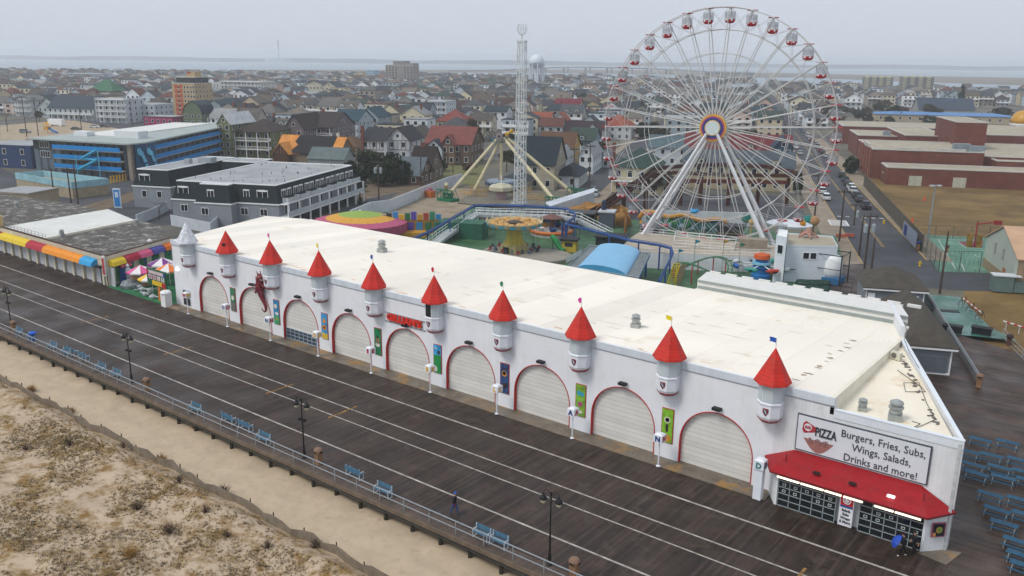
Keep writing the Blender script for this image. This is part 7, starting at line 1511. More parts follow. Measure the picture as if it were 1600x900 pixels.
 (1162, 150, 52, 16, 3, '#c2c9ce', '#8d9aa2', 'white stepped condominium row seen through the wheel top right', dict(ax='x', rh=3, balc=3, name='condominium', cat='condominium')),
 (1160, 131, 30, 14, 3, '#b99a6a', '#c9ac78', 'tan flat-roofed block behind the white condominium row', dict(rt='flat', name='building', cat='building')),
 (920, 126, 78, 20, 2, '#c9ced0', '#dfe3e4', 'long white-roofed warehouse right of the water tower', dict(rt='flat', name='warehouse', cat='warehouse', win=False)),
 (1062, 135, 90, 20, 2, '#8a4a40', '#c0b8b0', 'long brick warehouse seen through the wheel', dict(rt='flat', name='warehouse', cat='warehouse')),
 (945, 140, 34, 14, 3, '#c3c8cb', '#c9cdd0', 'white flat block left behind the wheel rim', dict(rt='flat', name='apartment_block', cat='apartment block')),
 (1150, 170, 60, 14, 2, '#8d979c', '#3f4c50', 'grey house with dark teal roof right of the wheel hub', dict(ax='x', rh=4)),
 (1180, 195, 60, 12, 2, '#7f8d96', '#2f4452', 'white trimmed house with navy roof left of the right street', dict(ax='x', rh=3.6, balc=1)),
 (1120, 186, 50, 12, 2, '#9aa3a6', '#3c4a48', 'grey cottage with dark roof just above the wheel hub right side', dict(ax='x', rh=3.4)),
]
for r in HB:
    px, py, wpx, d_, fl, wc, rc, lab, kw = r
    hpx(px, py, wpx, d_, fl, wc, rc, lab, **dict(kw))
# half-timbering on the white wing and house
for o in list(COL.objects):
    if o.get('category') == 'house' and 'half-timbered' in o.get('label', ''):
        wd_ = max(v.co.x for v in o.children[0].data.vertices); dd = min(v.co.y for v in o.children[0].data.vertices); b = MB()
        for i in range(7): x = -wd_+2*wd_*i/6; b.box(x-.09, x+.09, dd-.09, dd-.01, 3.2, 6.6)
        for z in (3.2, 6.4): b.box(-wd_, wd_, dd-.11, dd-.02, z, z+.2)
        if 'wing' in o['label']:
            for s_ in (-1, 1): b.tube((s_*wd_, dd-.1, 6.6), (0, dd-.1, 10.6), .14, 4); b.tube((s_*wd_*.4, dd-.1, 6.6), (s_*wd_*.4, dd-.1, 8.9), .1, 4)
        part('timber_frame', b, flatm('#4d362c'), o)
# unfinished plywood-roofed house
q = G(480, 254, GZ); t = thing('unfinished_house', 'house under construction with bare plywood and black tar-paper roof', 'house', (*(q+Vector((-TS*7, TC*7, 0))).xy, GZ), TA); USED.append((*tot(q.x, q.y), 13, 12))
b = MB(); b.gwall(-12, 11, -6, 6, 0, 2.9, 5.2, 'x'); part('wall', b, flatm('#7a6a58'), t)
ply = M('plywood', '#c9873f', .8, .18, .4, lines=('X', 1.22, .04, .25)); tp_ = M('tar_paper', '#262628', .9, .25, .6, lines=('Z', .5, .15, .3))
b = MB(); b.gable(-12, -3, -6, 6, 2.9, 5.2, .4, 'x'); part('plywood_roof', b, ply, t); b = MB(); b.gable(-2.6, 7.4, -6, 6, 2.9, 5.2, .4, 'x'); b.fs([(-7, -6.6, 3.0), (-2.4, -6.6, 2.9), (-2.4, -.1, 8.3), (-5.6, -.1, 8.32), (-6.4, -2.5, 6.3), (-4.8, -3.6, 5.4)], [(0, 1, 2, 3, 4, 5)]); part('tar_paper_roof', b, tp_, t)
b = MB(); b.gable(7.8, 11, -6, 6, 2.9, 5.0, .4, 'x'); part('plywood_roof', b, ply, t)
b = MB(); b.gable(-11.5, -5.5, -9, -2, 2.8, 3.4, .3, 'y'); part('gable_roof', b, ply, t); b = MB(); b.gwall(-11.3, -5.7, -8.8, -2, 0, 2.8, 3.3, 'y'); part('open_gable', b, flatm('#4a2f20'), t)
b = MB()
for i in range(5): x = -10.6+i*1.1; b.box(x-.06, x+.06, -8.9, -8.8, 2.8, 2.8+3.2*(1-abs(x+8.5)/2.9))
part('gable_stud', b, flatm('#a8743c'), t)
hpx(510, 262, 60, 8, 1, '#8d9698', '#5f6c6c', 'low grey-green roofed shed right below the unfinished house', rt='gable', ax='x', rh=3, win=False, name='shed', cat='shed')
# red gable edges of the cottage, extra brick chimney etc. are trim
# beige tower with orange balconies
def tower(px, py, wpx, d_, ztop_py, wall, lab, name='tower_block', floors=8, cols=6, rz=TA, group=None):
    q = G(px, py, GZ); s_ = FPX/depth(q.x, q.y, GZ); w_ = wpx/s_; n = Vector((-math.sin(rz), math.cos(rz), 0)); c = q+n*d_/2; h = Hgt(q.x, q.y, ztop_py)-GZ
    USED.append((*tot(c.x, c.y), w_/2+3, d_/2+3))
    t = thing(name, lab, 'high-rise', (c.x, c.y, GZ), rz, group=group); b = MB(); b.box(-w_/2, w_/2, -d_/2, d_/2, 0, h); part('wall', b, flat_o, t, color=wall); b = MB(); b.box(-w_/2-.1, w_/2+.1, -d_/2-.1, d_/2+.1, h, h+.5); part('roof', b, flat_o, t, color='#b8b3a8')
    return t, w_, h
t, w_, h = tower(290, 183, 40, 17, 131, '#b39a72', 'beige tower block with orange balcony stacks and rooftop sign box', floors=7)
b = MB(); b.box(-w_/2+2, w_/2-1, -6.5, 7, h+.5, h+3.4); part('penthouse', b, MATS['window_glass'], t); b = MB(); b.box(-w_/2+1.6, w_/2-.6, -6.9, 7.4, h+3.4, h+3.8); part('penthouse_roof', b, flatm('#b5b2a4'), t); b = MB(); b.box(-1.5, 3.8, -2, 4, h+3.8, h+6.6); part('lift_house', b, flat_o, t, color='#b39a72'); b = MB(); b.box(-1.5, 1.2, -2.08, -2.0, h+5.6, h+6.5); part('rooftop_sign', b, flatm('#9a2c2c'), t)
for k, a in enumerate((-.62, -.22)):
    for f in range(7): b = MB(); z = h*(f+.25)/7.2; b.box(w_/2*a-1.0, w_/2*a+1.0, -d_*0-8.62, -8.5, z, z+2.0, 0); part('orange_balcony', b, flatm('#b5502c'), t)
for f in range(7):
    for x in (-.42, .12, .4, .68, .9): window(t, w_/2*x, -8.52, h*(f+.5)/7.2, 0, 1.0, 1.3)
    for k in range(5): window(t, w_/2+.02, -6.8+k*3.4, h*(f+.5)/7.2, math.pi/2, 1.0, 1.3)
t, w_, h = tower(624, 136, 45, 22, 102, '#8c8680', 'grey stone high-rise hotel on the skyline, centre left', floors=9)
b = MB(); b.box(-w_*.25, w_*.2, -8, 8, h, h+5); b.box(-w_*.05, w_*.5, -10, 10, h, h+2.5); b.box(-w_*.02, w_*.16, -11.2, -11.0, 0, h*.62); part('tower_top', b, flat_o, t, color='#7f7a76')
for f in range(8):
    for i in range(9):
        if -0.04*w_ < (-.5+(i+.5)/9)*w_ < .18*w_: continue
        window(t, (-.5+(i+.5)/9)*w_, -11.03, h*(f+.5)/8.4, 0, 1.6, 1.8, fm=flatm('#8c8680'))
for px, lab in ((1370, 'left of twin cream apartment towers on the right skyline'), (1431, 'right of twin cream apartment towers on the right skyline')):
    t, w_, h = tower(px, 151, 42 if px < 1400 else 46, 16, 120, '#7a7a76', lab, 'apartment_tower', group='twin apartment towers')
    for k in range(4):
        b = MB(); x = -w_/2+w_*(k+.35)/4; b.box(x-2.0, x+2.0, -8.5, -8, 0, h+.8); part('stair_bay', b, flat_o, t, color='#d0c8a6')
    for f in range(8): b = MB(); b.box(-w_/2, w_/2, -9.2, -8.02, h*(f+.9)/8.6, h*(f+.9)/8.6+.9); part('balcony', b, flatm('#8f918c'), t)
# water tower
q = G(838, 141, GZ); t = thing('water_tower', 'white domed water tower on columns beside the drop tower', 'water tower', (q.x, q.y, GZ)); z1 = Hgt(q.x, q.y, 98); z2 = Hgt(q.x, q.y, 84); s_ = FPX/depth(q.x, q.y, 20); r_ = 12.2/s_; wt = M('tank_white', '#cdd6de', .5, .06, .05)
b = MB(); b.lathe([(r_*.35, z1-r_*.55), (r_*.8, z1-r_*.3), (r_, z1), (r_*1.02, z1+.8), (r_*.92, z1+(z2-z1)*.45), (r_*.65, z1+(z2-z1)*.8), (r_*.3, z2-.3), (.3, z2)], n=24); part('tank', b, wt, t, smooth=True)
for i in range(8): a = 6.283*i/8; b = MB(); b.tube((r_*.97*math.cos(a), r_*.97*math.sin(a), 0), (r_*.92*math.cos(a), r_*.92*math.sin(a), z1), .8, 6); part('column', b, wt, t)
b = MB(); b.tube((0, 0, 0), (0, 0, z1-3), 2.6, 10); part('riser', b, wt, t); b = MB(); b.path([(r_*.96*math.cos(6.283*i/16), r_*.96*math.sin(6.283*i/16), z1*.5) for i in range(16)], .3, 4, True); part('ring_brace', b, wt, t)
q = G(742, 134, GZ); t = thing('church', 'white church with slim steeple in the centre distance', 'church', (q.x, q.y, GZ), TA); s_ = FPX/depth(q.x, q.y, 0); hh = Hgt(q.x, q.y, 113)
b = MB(); b.gwall(-6, 6, 0, 22, 0, 7, 5, 'y'); part('wall', b, sid, t, color='#c9cdd0'); b = MB(); b.gable(-6, 6, 0, 22, 7, 5, .3, 'y'); part('roof', b, shg, t, color='#555a5e'); b = MB(); b.box(-2.5, 2.5, -2, 3, 0, hh*.55); b.lathe([(2.6, hh*.55), (2.2, hh*.72), (1.4, hh*.74), (.1, hh)], (0, .5, 0), 8); part('steeple', b, WHITE, t)
# bridge over the bay
bg_ = thing('bay_bridge', 'long concrete bridge arching over the bay behind the water tower', 'bridge', G(950, 115, -2)); cm = M('bridge_concrete', '#6c6f72', .8, .1, .02)
prf = [(700, 111.5), (760, 109.5), (830, 106.5), (865, 104.8), (905, 104.2), (945, 104.6), (990, 105.6), (1040, 107.6), (1080, 109.6), (1120, 112)]
Pb = []
for x, y in prf:
    gq = G(x, 113.0+(x-800)*.0125, -2.3); Pb.append(Vector((gq.x, gq.y, max(1.5, Hgt(gq.x, gq.y, y)))))
b = MB()
for p, q in zip(Pb, Pb[1:]):
    d = (q-p).normalized(); n_ = Vector((-d.y, d.x, 0))*5; u = Vector((0, 0, -3.2)); b.fs([p-n_, p+n_, q+n_, q-n_, p-n_+u, p+n_+u, q+n_+u, q-n_+u], [(0, 1, 2, 3), (4, 7, 6, 5), (0, 3, 7, 4), (1, 5, 6, 2)])
part('deck', b, cm, bg_, True)
for x in (850, 884, 918, 952, 984, 1014, 1044):
    gq = G(x, 113.0+(x-800)*.0125, -2.3)
    for k in range(len(prf)-1):
        if prf[k][0] <= x <= prf[k+1][0]: f = (x-prf[k][0])/(prf[k+1][0]-prf[k][0]); z = Pb[k].z*(1-f)+Pb[k+1].z*f; p = Pb[k].lerp(Pb[k+1], f)
    for s_ in (-1, 1): b = MB(); b.tube((p.x+s_*7, p.y, -3), (p.x+s_*7, p.y, z-3), 2.6, 6); part('pier', b, cm, bg_, True)
q = G(436, 97.5, -2.3); b = MB(); b.tube((0, 0, 0), (0, 0, Hgt(q.x, q.y, 62)*1.0), 5, 8, 3); b.box(-110, 90, -30, 30, 0, 24); o = solo('far_power_station', b, flatm('#9aa3ab'), 'faint power station with tall chimney on the far shore', 'power station'); o.location = q
# school complex ----------------------------------------------------------------
sch = thing('brick_school', 'sprawling red brick school with pale stepped parapets and flat roofs', 'school', (*tow(60, 290), GZ)); stone = M('stone_cap', '#b9b6b0', .7, .08)
def sblock(a0, a1, b0, b1, h, base=GZ, cap=True, rm=None):
    q_ = [tow(a0, b0), tow(a1, b0), tow(a1, b1), tow(a0, b1)]; m = MB(); m.prism(q_, base, h); part('wall', m, brick, sch, True)
    m = MB(); m.prism([tow(a0+.5, b0+.5), tow(a1-.5, b0+.5), tow(a1-.5, b1-.5), tow(a0+.5, b1-.5)], h-.3, h+.02); part('roof', m, rm or rooftan, sch, True)
    m = MB()
    for (p, q, k) in ((0, 1, 0), (1, 2, 1), (2, 3, 2), (3, 0, 3)):
        A, B = Vector((*q_[p], 0)), Vector((*q_[q], 0)); d = (B-A).normalized(); n_ = Vector((d.y, -d.x, 0)); m.prism([(A-d*.1+n_*.12).xy, (B+d*.1+n_*.12).xy, (B-n_*.5).xy, (A-n_*.5).xy], h+.01, h+.32+k*.004)
    part('parapet_cap', m, stone, sch, True)
sblock(43.0, 120, 265.5, 277, 4.2); sblock(40.5, 71, 279, 312, 8.0); sblock(71, 100, 283, 330, 6.6); sblock(74, 125, 277, 290, 6.0); sblock(68.5, 77.5, 306, 336, 15); sblock(44.6, 88, 398, 432, 6.8); sblock(58, 72, 330, 372, 8.6); sblock(44.5, 60, 345, 372, 7.0); sblock(88, 150, 345, 400, 8.5); sblock(100, 160, 300, 335, 7)
m = MB()
for a0, a1 in ((47, 54), (58, 66)): m.prism([tow(a0, 278.7), tow(a1, 278.7), tow(a1, 279.3), tow(a0, 279.3)], 8.0, 8.9)
m.prism([tow(40.2, 286), tow(40.8, 286), tow(40.8, 296), tow(40.2, 296)], 8, 9.2); part('stepped_parapet', m, stone, sch, True)
for i in range(5): m = MB(); m.prism([tow(40.2, 282+i*5.6), tow(40.5, 282+i*5.6), tow(40.5, 283.2+i*5.6), tow(40.2, 283.2+i*5.6)], GZ, 8.4); part('pilaster', m, M('brick_pale', '#8a5a48', .85, .1), sch, True)
for a, b_ in ((49, 265.4), (60.5, 265.4)): m = MB(); m.prism([tow(a, b_-.05), tow(a+3.4, b_-.05), tow(a+3.4, b_+.1), tow(a, b_+.1)], GZ, 2.2); part('door', m, M('door_cream', '#b3b3a2', .6, .1, 1, lines=('X', .8, .05, .3)), sch, True)
m = MB(); m.prism([tow(38.5, 279.5), tow(42.2, 279.5), tow(42.2, 279.9), tow(38.5, 279.9)], GZ, GZ+.1); part('step', m, stone, sch, True)
m = MB(); x, y = tow(66, 285); m.cb((x, y, 9.1), (4.6, 2.6, 2), TA); x, y = tow(69.5, 282); m.cb((x, y, 8.9), (4, 2.4, 1.8), TA); x, y = tow(55, 350); m.cb((x, y, 7.9), (2.6, 2, 1.6), TA); part('roof_unit', m, M('unit_grey', '#7f8a90', .5, .15, 1), sch, True)
USED += [(80, 300, 48, 36), (90, 375, 60, 60), (66, 415, 26, 22)]
q = G(1592, 232, GZ); t = thing('domed_hall', 'white building with golden dome at the right edge', 'hall', (*q.xy, GZ), TA); zb = Hgt(q.x, q.y, 200)
b = MB(); b.box(-7, 12, -5, 8, 0, zb-4); b.lathe([(4.6, zb-4), (4.6, zb+2.0)], (0, 0, 0), 12); b.lathe([(5.0, zb+2), (5.0, zb+2.5)], (0, 0, 0), 12); part('wall', b, WHITE, t); b = MB(); b.lathe([(4.8, zb+2.5), (4.7, zb+4.2), (3.9, zb+6), (2.4, zb+7.3), (.2, zb+7.9)], n=20); part('dome', b, flatm('#b98a30', .35), t, smooth=True)
t = hpx(1475, 192, 200, 20, 1, '#a89a84', '#5e86b4', 'long tan community centre with bright blue roof edges', rt='hip', rh=1.5, fh=4.2, name='community_centre', cat='community centre', cnt=14)
hpx(1478, 182, 80, 24, 1, '#8f9290', '#3a4656', 'dark blue-grey gabled hall rising over the blue-roofed centre', rt='gable', ax='x', rh=7, fh=4.5, name='gym_hall', cat='hall', win=False)
hpx(1486, 181, 34, 8, 1, '#9a9da0', '#3f74b0', 'grey gable with blue edging on the community centre', rt='gable', ax='y', rh=6, fh=5, name='entrance_gable', cat='entrance', win=False)
# barn at right
t = thing('utility_hall', 'pale green-grey gabled utility building with tan roof at the right edge', 'utility building', (*tow(60, 151), GZ), TA); b = MB(); b.gwall(-17, 22, -9, 9, 0, 5.2, 3.4, 'x'); part('wall', b, M('utility_green', '#a5ada2', .7, .06, .4, lines=('Z', .3, .05, .08)), t); b = MB(); b.gable(-17, 22, -9, 9, 5.2, 3.4, .25, 'x'); part('roof', b, M('utility_roof', '#b8977a', .7, .12, .3), t)
b = MB(); b.box(-17.06, -17, -9, 9, 0, 1.6); b.box(-17, 22, -9.05, -9, 0, 5.1); part('base_wall', b, flatm('#8f7c62'), t); b = MB(); b.box(-17.12, -17.0, -3.6, -2.4, 0, 2.5); part('door', b, flatm('#9a6a45'), t)
for y, z in ((-1.5, 4.4), (3.2, 4.4)): b = MB(); b.box(-17.1, -17, y-.4, y+.4, z-.9, z+.9); part('louvre', b, flatm('#8a9088'), t)
q = G(1565, 456, GZ); t = thing('transformer_cabinet', 'grey-green electrical cabinets beside the utility building', 'cabinet', q, TA); b = MB(); b.box(-1.6, 1.2, -1, 1, .2, 2.6); b.box(1.3, 3, -.8, .8, .2, 1.9); part('cabinet', b, flatm('#5d716e'), t); b = MB(); b.box(-1.7, 2.2, -1.1, 1.1, 2.6, 2.75); part('lid', b, flatm('#c3c8ca'), t)
# pavilions between hall and street
def pav(a0, a1, b0, b1, ze, zr_, lab, ridge='x', base=0):
    t = thing('boardwalk_pavilion', lab, 'pavilion', (*tow((a0+a1)/2, (b0+b1)/2), base), TA); W, D = a1-a0, b1-b0; b = MB(); b.box(-W/2+.5, W/2-.5, -D/2+.5, D/2-.5, 0, ze, 0); part('wall', b, M('pavilion_grey', '#80868c', .7, .08, .5), t); b = MB(); b.hip(-W/2+.5, W/2-.5, -D/2+.5, D/2-.5, ze+.05, zr_-ze, .55); part('roof', b, M('pavilion_shingle', '#4c4740', .9, .2, .8, lines=('Z', .16, .12, .15)), t)
    b = MB(); b.box(-W/2, W/2, -D/2-.02, -D/2+.12, ze-.2, ze+.02); b.box(W/2-.12, W/2, -D/2+.13, D/2, ze-.2, ze+.02); 
    for x in (-W/2+.45, W/2-.6): b.box(x, x+.15, -D/2+.4, -D/2+.5, 0, ze-.2)
    b.box(-W/2+.6, W/2-.6, -D/2+.42, -D/2+.5, 0, .2); part('trim', b, WHITE, t); return t, W, D
t, W, D = pav(18.8, 27.2, 123.4, 133.0, 3.0, 5.2, 'grey pavilion with brown hip roof beside the street end')
b = MB()
for x in (-W/2+1.2, W/2-1.6): b.box(x-.45, x+.45, -D/2+.36, -D/2+.5, .9, 2.3)
part('louvre', b, WHITE, t)
t, W, D = pav(19.6, 25.2, 97.6, 116.5, 3.1, 5.6, 'long grey pavilion with brown hip roof behind the hall corner')
b = MB(); b.box(-W/2+.9, W/2-.9, -D/2+.35, -D/2+.48, .25, 2.0); part('shutter', b, flatm('#5f646c'), t)
# diagonal low wall with rail, and bin
A, B = G(1443, 458, 0), G(1531, 604, 0); t = thing('ramp_wall', 'long low grey wall with metal rail running from pavilion to deck', 'wall', A.lerp(B, .5)); d = (B-A).normalized(); n_ = Vector((-d.y, d.x, 0))*.12; b = MB(); b.prism([(A-n_).xy, (A+n_).xy, (B+n_).xy, (B-n_).xy], 0, .8); part('wall', b, flatm('#6c7073'), t, True); b = MB(); b.tube(A+Vector((0, 0, 1.05)), B+Vector((0, 0, 1.05)), .06, 5)
for i in range(12): p = A.lerp(B, i/11); b.tube(p+Vector((0, 0, .8)), p+Vector((0, 0, 1.05)), .04, 4)
part('rail', b, galv, t, True)
q = G(1525, 602, 0); bin_(q.x+.3, q.y-.3, 'brown bin at the end of the low grey wall')
q = G(1576, 540, 0); bin_(q.x, q.y, 'dark brown bin by the side railing at right', flatm('#5a3f36'), '#3c2c2a')
for px, py, lab in ((1487, 519, 'black planter box on the green deck edge, left one'), (1533, 522, 'black planter box on the green deck edge, right one')):
    q = G(px, py, 0); b = MB(); b.box(-1.1, 1.1, -.5, .5, 0, .75); b.box(-1.2, 1.2, -.6, .6, .75, .95); o = solo('planter', b, flatm('#1b1f24'), lab, 'planter'); o.location = q; o.rotation_euler = (0, 0, rad(5))
q = G(1479, 486, 0); b = MB(); b.box(-2.1, 1.6, -.6, .6, 0, .05); o = solo('drain_grate', b, flatm('#2c3234'), 'dark rectangular grate set in the green deck', 'grate'); o.location = (q.x, q.y, .035); o.rotation_euler = (0, 0, TA)
def saw(px, py, l): 
    q = G(px, py, 0); b = MB()
    for s_ in (-1, 1): b.tube((-.7*0+s_*.55, -.35, 0), (s_*.3, 0, 1.1), .06, 4); b.tube((s_*.55, .35, 0), (s_*.3, 0, 1.1), .06, 4)
    b.tube((-.5, 0, .5), (.5, 0, .5), .05, 4); o = solo('trestle', b, flatm('#4b3a2c'), 'wooden barrier trestle on the green deck, %s one' % l, 'trestle'); o.location = (q.x, q.y, .03); o.rotation_euler = (0, 0, 1)
saw(1505, 476, 'farthest'); saw(1517, 486, 'middle'); saw(1531, 498, 'nearest')
A, B = G(1505, 466, 1.1), G(1533, 488, 1.1); b = MB(); n = 9
for i in range(n): b.tube(A.lerp(B, i/n), A.lerp(B, (i+1)/n), .1, 4, mi=i % 2)
solo('barrier_board', b, [flatm('#c3c3bf'), flatm('#a8323a')], 'red and white striped barrier board resting on the trestles', 'barrier')
A, B = G(1568, 502, 1.0), G(1620, 518, 1.0); b = MB()
for i in range(n): b.tube(A.lerp(B, i/n), A.lerp(B, (i+1)/n), .12, 4, mi=i % 2)
for f in (.1, .5, .9): p = A.lerp(B, f); b.tube((p.x, p.y, 0), p, .06, 4)
solo('barrier_board', b, [flatm('#c3c3bf'), flatm('#a8323a')], 'second striped barrier at the right edge beyond the deck', 'barrier')
t = thing('side_railing', 'double metal railing beside the dark path at the right edge', 'railing', G(1585, 545, 0)); fence_line([tuple(G(x, y, 0)) for x, y in ((1566, 526), (1582, 545), (1612, 575))], 1.1, t, galv, 1.5)
# ------------------------------------------------------------------ fences, poles, cars around the field
chm = M('chainlink', '#565d58', .8, .15, 1)
def chain(name, lab, pts, h, mat=None, step=3.0, mesh_=True, solid=False):
    A = [G(x, y, GZ) for x, y in pts]; t = thing(name, lab, 'fence', A[0]); b = MB()
    for p, q in zip(A, A[1:]):
        n = max(1, int((q-p).length/step))
        for i in range(n+1): c = p.lerp(q, i/n); b.tube(c, c+Vector((0, 0, h)), .06, 4)
        for z in (.05, h): b.tube(p+Vector((0, 0, z)), q+Vector((0, 0, z)), .04, 4)
    part('fence_post', b, mat or chm, t, True)
    b = MB()
    for p, q in zip(A, A[1:]):
        if solid:
            b.fs([p, q, q+Vector((0, 0, h)), p+Vector((0, 0, h))], [(0, 1, 2, 3)])
        else:
            L_ = (q-p).length; st = .7; n = int(L_/st)
            for i in range(n):
                for s_ in (0, 1):
                    a, c = p.lerp(q, i/n), p.lerp(q, min(1, (i+1.0)/n)); z0, z1 = (0, h) if s_ else (h, 0)
                    b.tube(a+Vector((0, 0, z0)), c+Vector((0, 0, z1)), .018, 3, cap=False)
    part('wire_mesh', b, mat or chm, t, True); return t
scr = M('windscreen', '#5b564c', .9, .15, .5)
chain('field_fence', 'tall dark screened fence between field and pavement', [(1349, 291), (1440, 396)], 3.4, scr, solid=True)
chain('court_fence', 'chain-link fence around the green court, street side', [(1440, 396), (1466, 425), (1530, 426)], 3.6)
chain('court_fence', 'low chain-link fence between court and brown field', [(1432, 372), (1545, 374), (1600, 376)], 2.6)
A = G(1411, 366, GZ+.8); B = G(1432, 388, GZ+.8); b = MB(); d = (B-A).normalized(); n_ = Vector((d.y, -d.x, 0))*.15; b.fs([A+n_, B+n_, B+n_+Vector((0, 0, 2.8)), A+n_+Vector((0, 0, 2.8))], [(0, 1, 2, 3), (3, 2, 1, 0)], 0); A2, B2 = A.lerp(B, .08)+n_*1.1+Vector((0, 0, .3)), A.lerp(B, .3)+n_*1.1+Vector((0, 0, .3)); b.fs([A2, B2, B2+Vector((0, 0, 2.1)), A2+Vector((0, 0, 2.1))], [(0, 1, 2, 3), (3, 2, 1, 0)], 1); solo('fence_banner', b, [flatm('#a9b3c4'), flatm('#46589a')], 'pale blue and white banner on the court fence', 'banner')
wood = M('pole_wood', '#4a4038', .85, .2, 1)
def pole(px, py, top, lab, tr=0, arm=1, lampt=False, m=None):
    q = G(px, py, GZ); h = Hgt(q.x, q.y, top)-GZ; t = thing('utility_pole' if not lampt else 'floodlight_pole', lab, 'pole', q, TA+rad(20)); b = MB(); b.tube((0, 0, 0), (0, 0, h), .2, 7, .12); part('pole', b, m or wood, t)
    if arm:
        b = MB(); b.box(-1.3, 1.3, -.08, .08, h-.7, h-.5)
        for x in (-1.1, -.5, .5, 1.1): b.tube((x, 0, h-.5), (x, 0, h-.25), .06, 5)
        part('crossarm', b, wood, t)
    for i in range(tr): b = MB(); x = (-.65, .65)[i] if tr > 1 else .5; b.lathe([(.34, h-3.2), (.36, h-3.1), (.36, h-2.0), (.3, h-1.9), (.08, h-1.7)], (x, -.2, 0), 10); part('transformer', b, flatm('#8f989c'), t)
    if lampt: b = MB(); b.box(-1.2, 1.2, -.1, .1, h-.2, h); b.cb((-.8, -.3, h-.1), (.6, .6, .25)); b.cb((.8, -.3, h-.1), (.6, .6, .25)); part('floodlight', b, flatm('#b9bec0'), t)
for a in [(1311, 378, 295, 'utility pole left of the right street near the white block', 0, 1), (1334, 352, 316, 'utility pole with a single transformer by the street', 1, 1), (1350, 425, 333, 'utility pole with twin transformers at the street end', 2, 1), (1360, 432, 372, 'short bare utility pole left of the turning circle', 0, 0), (1468, 459, 361, 'bare pole in front of the green court', 0, 0), (1448, 371, 290, None, 0, 0), (1342, 400, 340, 'thin light pole beside the kerb at the street end', 0, 0)]:
    if a[3]: pole(*a[:4], tr=a[4], arm=a[5])
pole(1450, 372, 289, 'tall grey floodlight pole between court and field', 0, 0, True, galv)
for x, y, tp, l, tr in ((113, 333, 262, 'utility pole left in the motel lot', 0), (86, 318, 262, 'utility pole right behind the far left shop roof', 0), (124, 335, 250, 'utility pole right of the tan lot wall', 0), (378, 402, 285, None, 0), (592, 312, 250, 'pole with two pale boxes right of the grey hotel', 2), (896, 298, 230, 'dark utility pole left side of the left street', 0), (920, 308, 225, 'utility pole behind the rockwork by the left street', 0), (1270, 365, 270, 'utility pole right of the wheel beside the street', 0), (658, 290, 232, 'utility pole before the red cottage', 0), (745, 262, 205, 'tall pole right of the red-roofed brick house', 0), (42, 214, 150, 'pole pair left one in the tan lot', 0), (60, 212, 152, 'pole pair right one in the tan lot', 0), (128, 208, 168, 'utility pole beside the tan lot trailer', 0), (207, 196, 152, 'utility pole before the white motel', 0), (510, 335, 284, None, 0)):
    if l: pole(x, y, tp, l, tr)
for px, py, lab, c in ((1381, 350, 'yellow fire hydrant on the pavement, far one', '#c7a52a'), (1437, 416, 'yellow fire hydrant on the pavement near the turning circle', '#c7a52a')):
    q = G(px, py, GZ+.14); b = MB(); b.lathe([(.2, 0), (.2, .08), (.15, .1), (.15, .6), (.19, .62), (.14, .75), (.03, .85)], n=10); b.tube((-.27, 0, .45), (.27, 0, .45), .08, 6); o = solo('fire_hydrant', b, flatm(c), lab, 'hydrant'); o.location = q; o.scale = (1.15,)*3
for px, py, lab, m1, tp in ((1434, 394, 'blue topped brown bin on the pavement by the banner', brn, '#2c4a8c'), (1478, 400, 'brown bin standing on the green court', brn, '#5a4030')): q = G(px, py, GZ); bin_(q.x, q.y, lab, m1, tp)
q = G(1522, 386, GZ); t = thing('basketball_hoop', 'dark basketball post with padded base and red arm on the court', 'basketball hoop', q, TA); b = MB(); b.box(-1.4, -.5, -.4, .4, 0, 2.6); b.box(.3, 1.1, -.4, .4, 0, 2.4); part('padding', b, flatm('#8a6a2a', var=.5), t); b = MB(); b.tube((0, 0, 0), (0, 0, 5), .15, 6); b.tube((0, 0, 4.4), (3.2, -.5, 5.2), .14, 5); b.box(2.6, 4.0, -.6, -.5, 4.6, 5.4); part('post', b, flatm('#8f2f30'), t)
for px, py, l in ((1327, 369, 'left'), (1313, 370, 'far left')):
    q = G(px, py+2, GZ); b = MB(); b.box(-.9, .9, -.2, .2, .2, .8); o = solo('road_barrier', b, flatm('#b55a48'), 'orange and white road barrier at the street closure, %s' % l, 'barrier'); o.location = q; o.rotation_euler = (0, 0, TA)
q = G(1310, 350, GZ); b = MB()
for i in range(6): b.box(-1.8, 1.8, -3+i*1.2, -2.8+i*1.2, 0, .12)
for s_ in (-1.8, 1.8): b.box(s_-.1, s_+.1, -3, 3.2, 0, .1)
o = solo('rack', b, WHITE, 'flat white metal rack lying on the pavement right of the white block', 'rack'); o.location = (*q.xy, GZ+.16); o.rotation_euler = (0, 0, TA)
for px, py, lab in ((1444, 313, 'small orange cone on the brown field'), (1425, 347, 'orange cone by the court fence')): q = G(px, py, GZ); b = MB(); b.lathe([(.5, 0), (.5, .06), (.3, .08), (.05, 1.1)], n=10); o = solo('traffic_cone', b, flatm('#c9502a'), lab, 'cone'); o.location = q
q = G(1385, 284, GZ); t = thing('field_booth', 'small mauve score booth at the corner of the field', 'booth', q, TA); b = MB(); b.box(-1, 1, -1, 1, 0, 2.6, 0); part('wall', b, flatm('#8d6f78'), t); b = MB(); b.box(-1.3, 1.3, -1.3, 1.3, 2.6, 2.9); part('roof', b, flatm('#b3b5b5'), t)
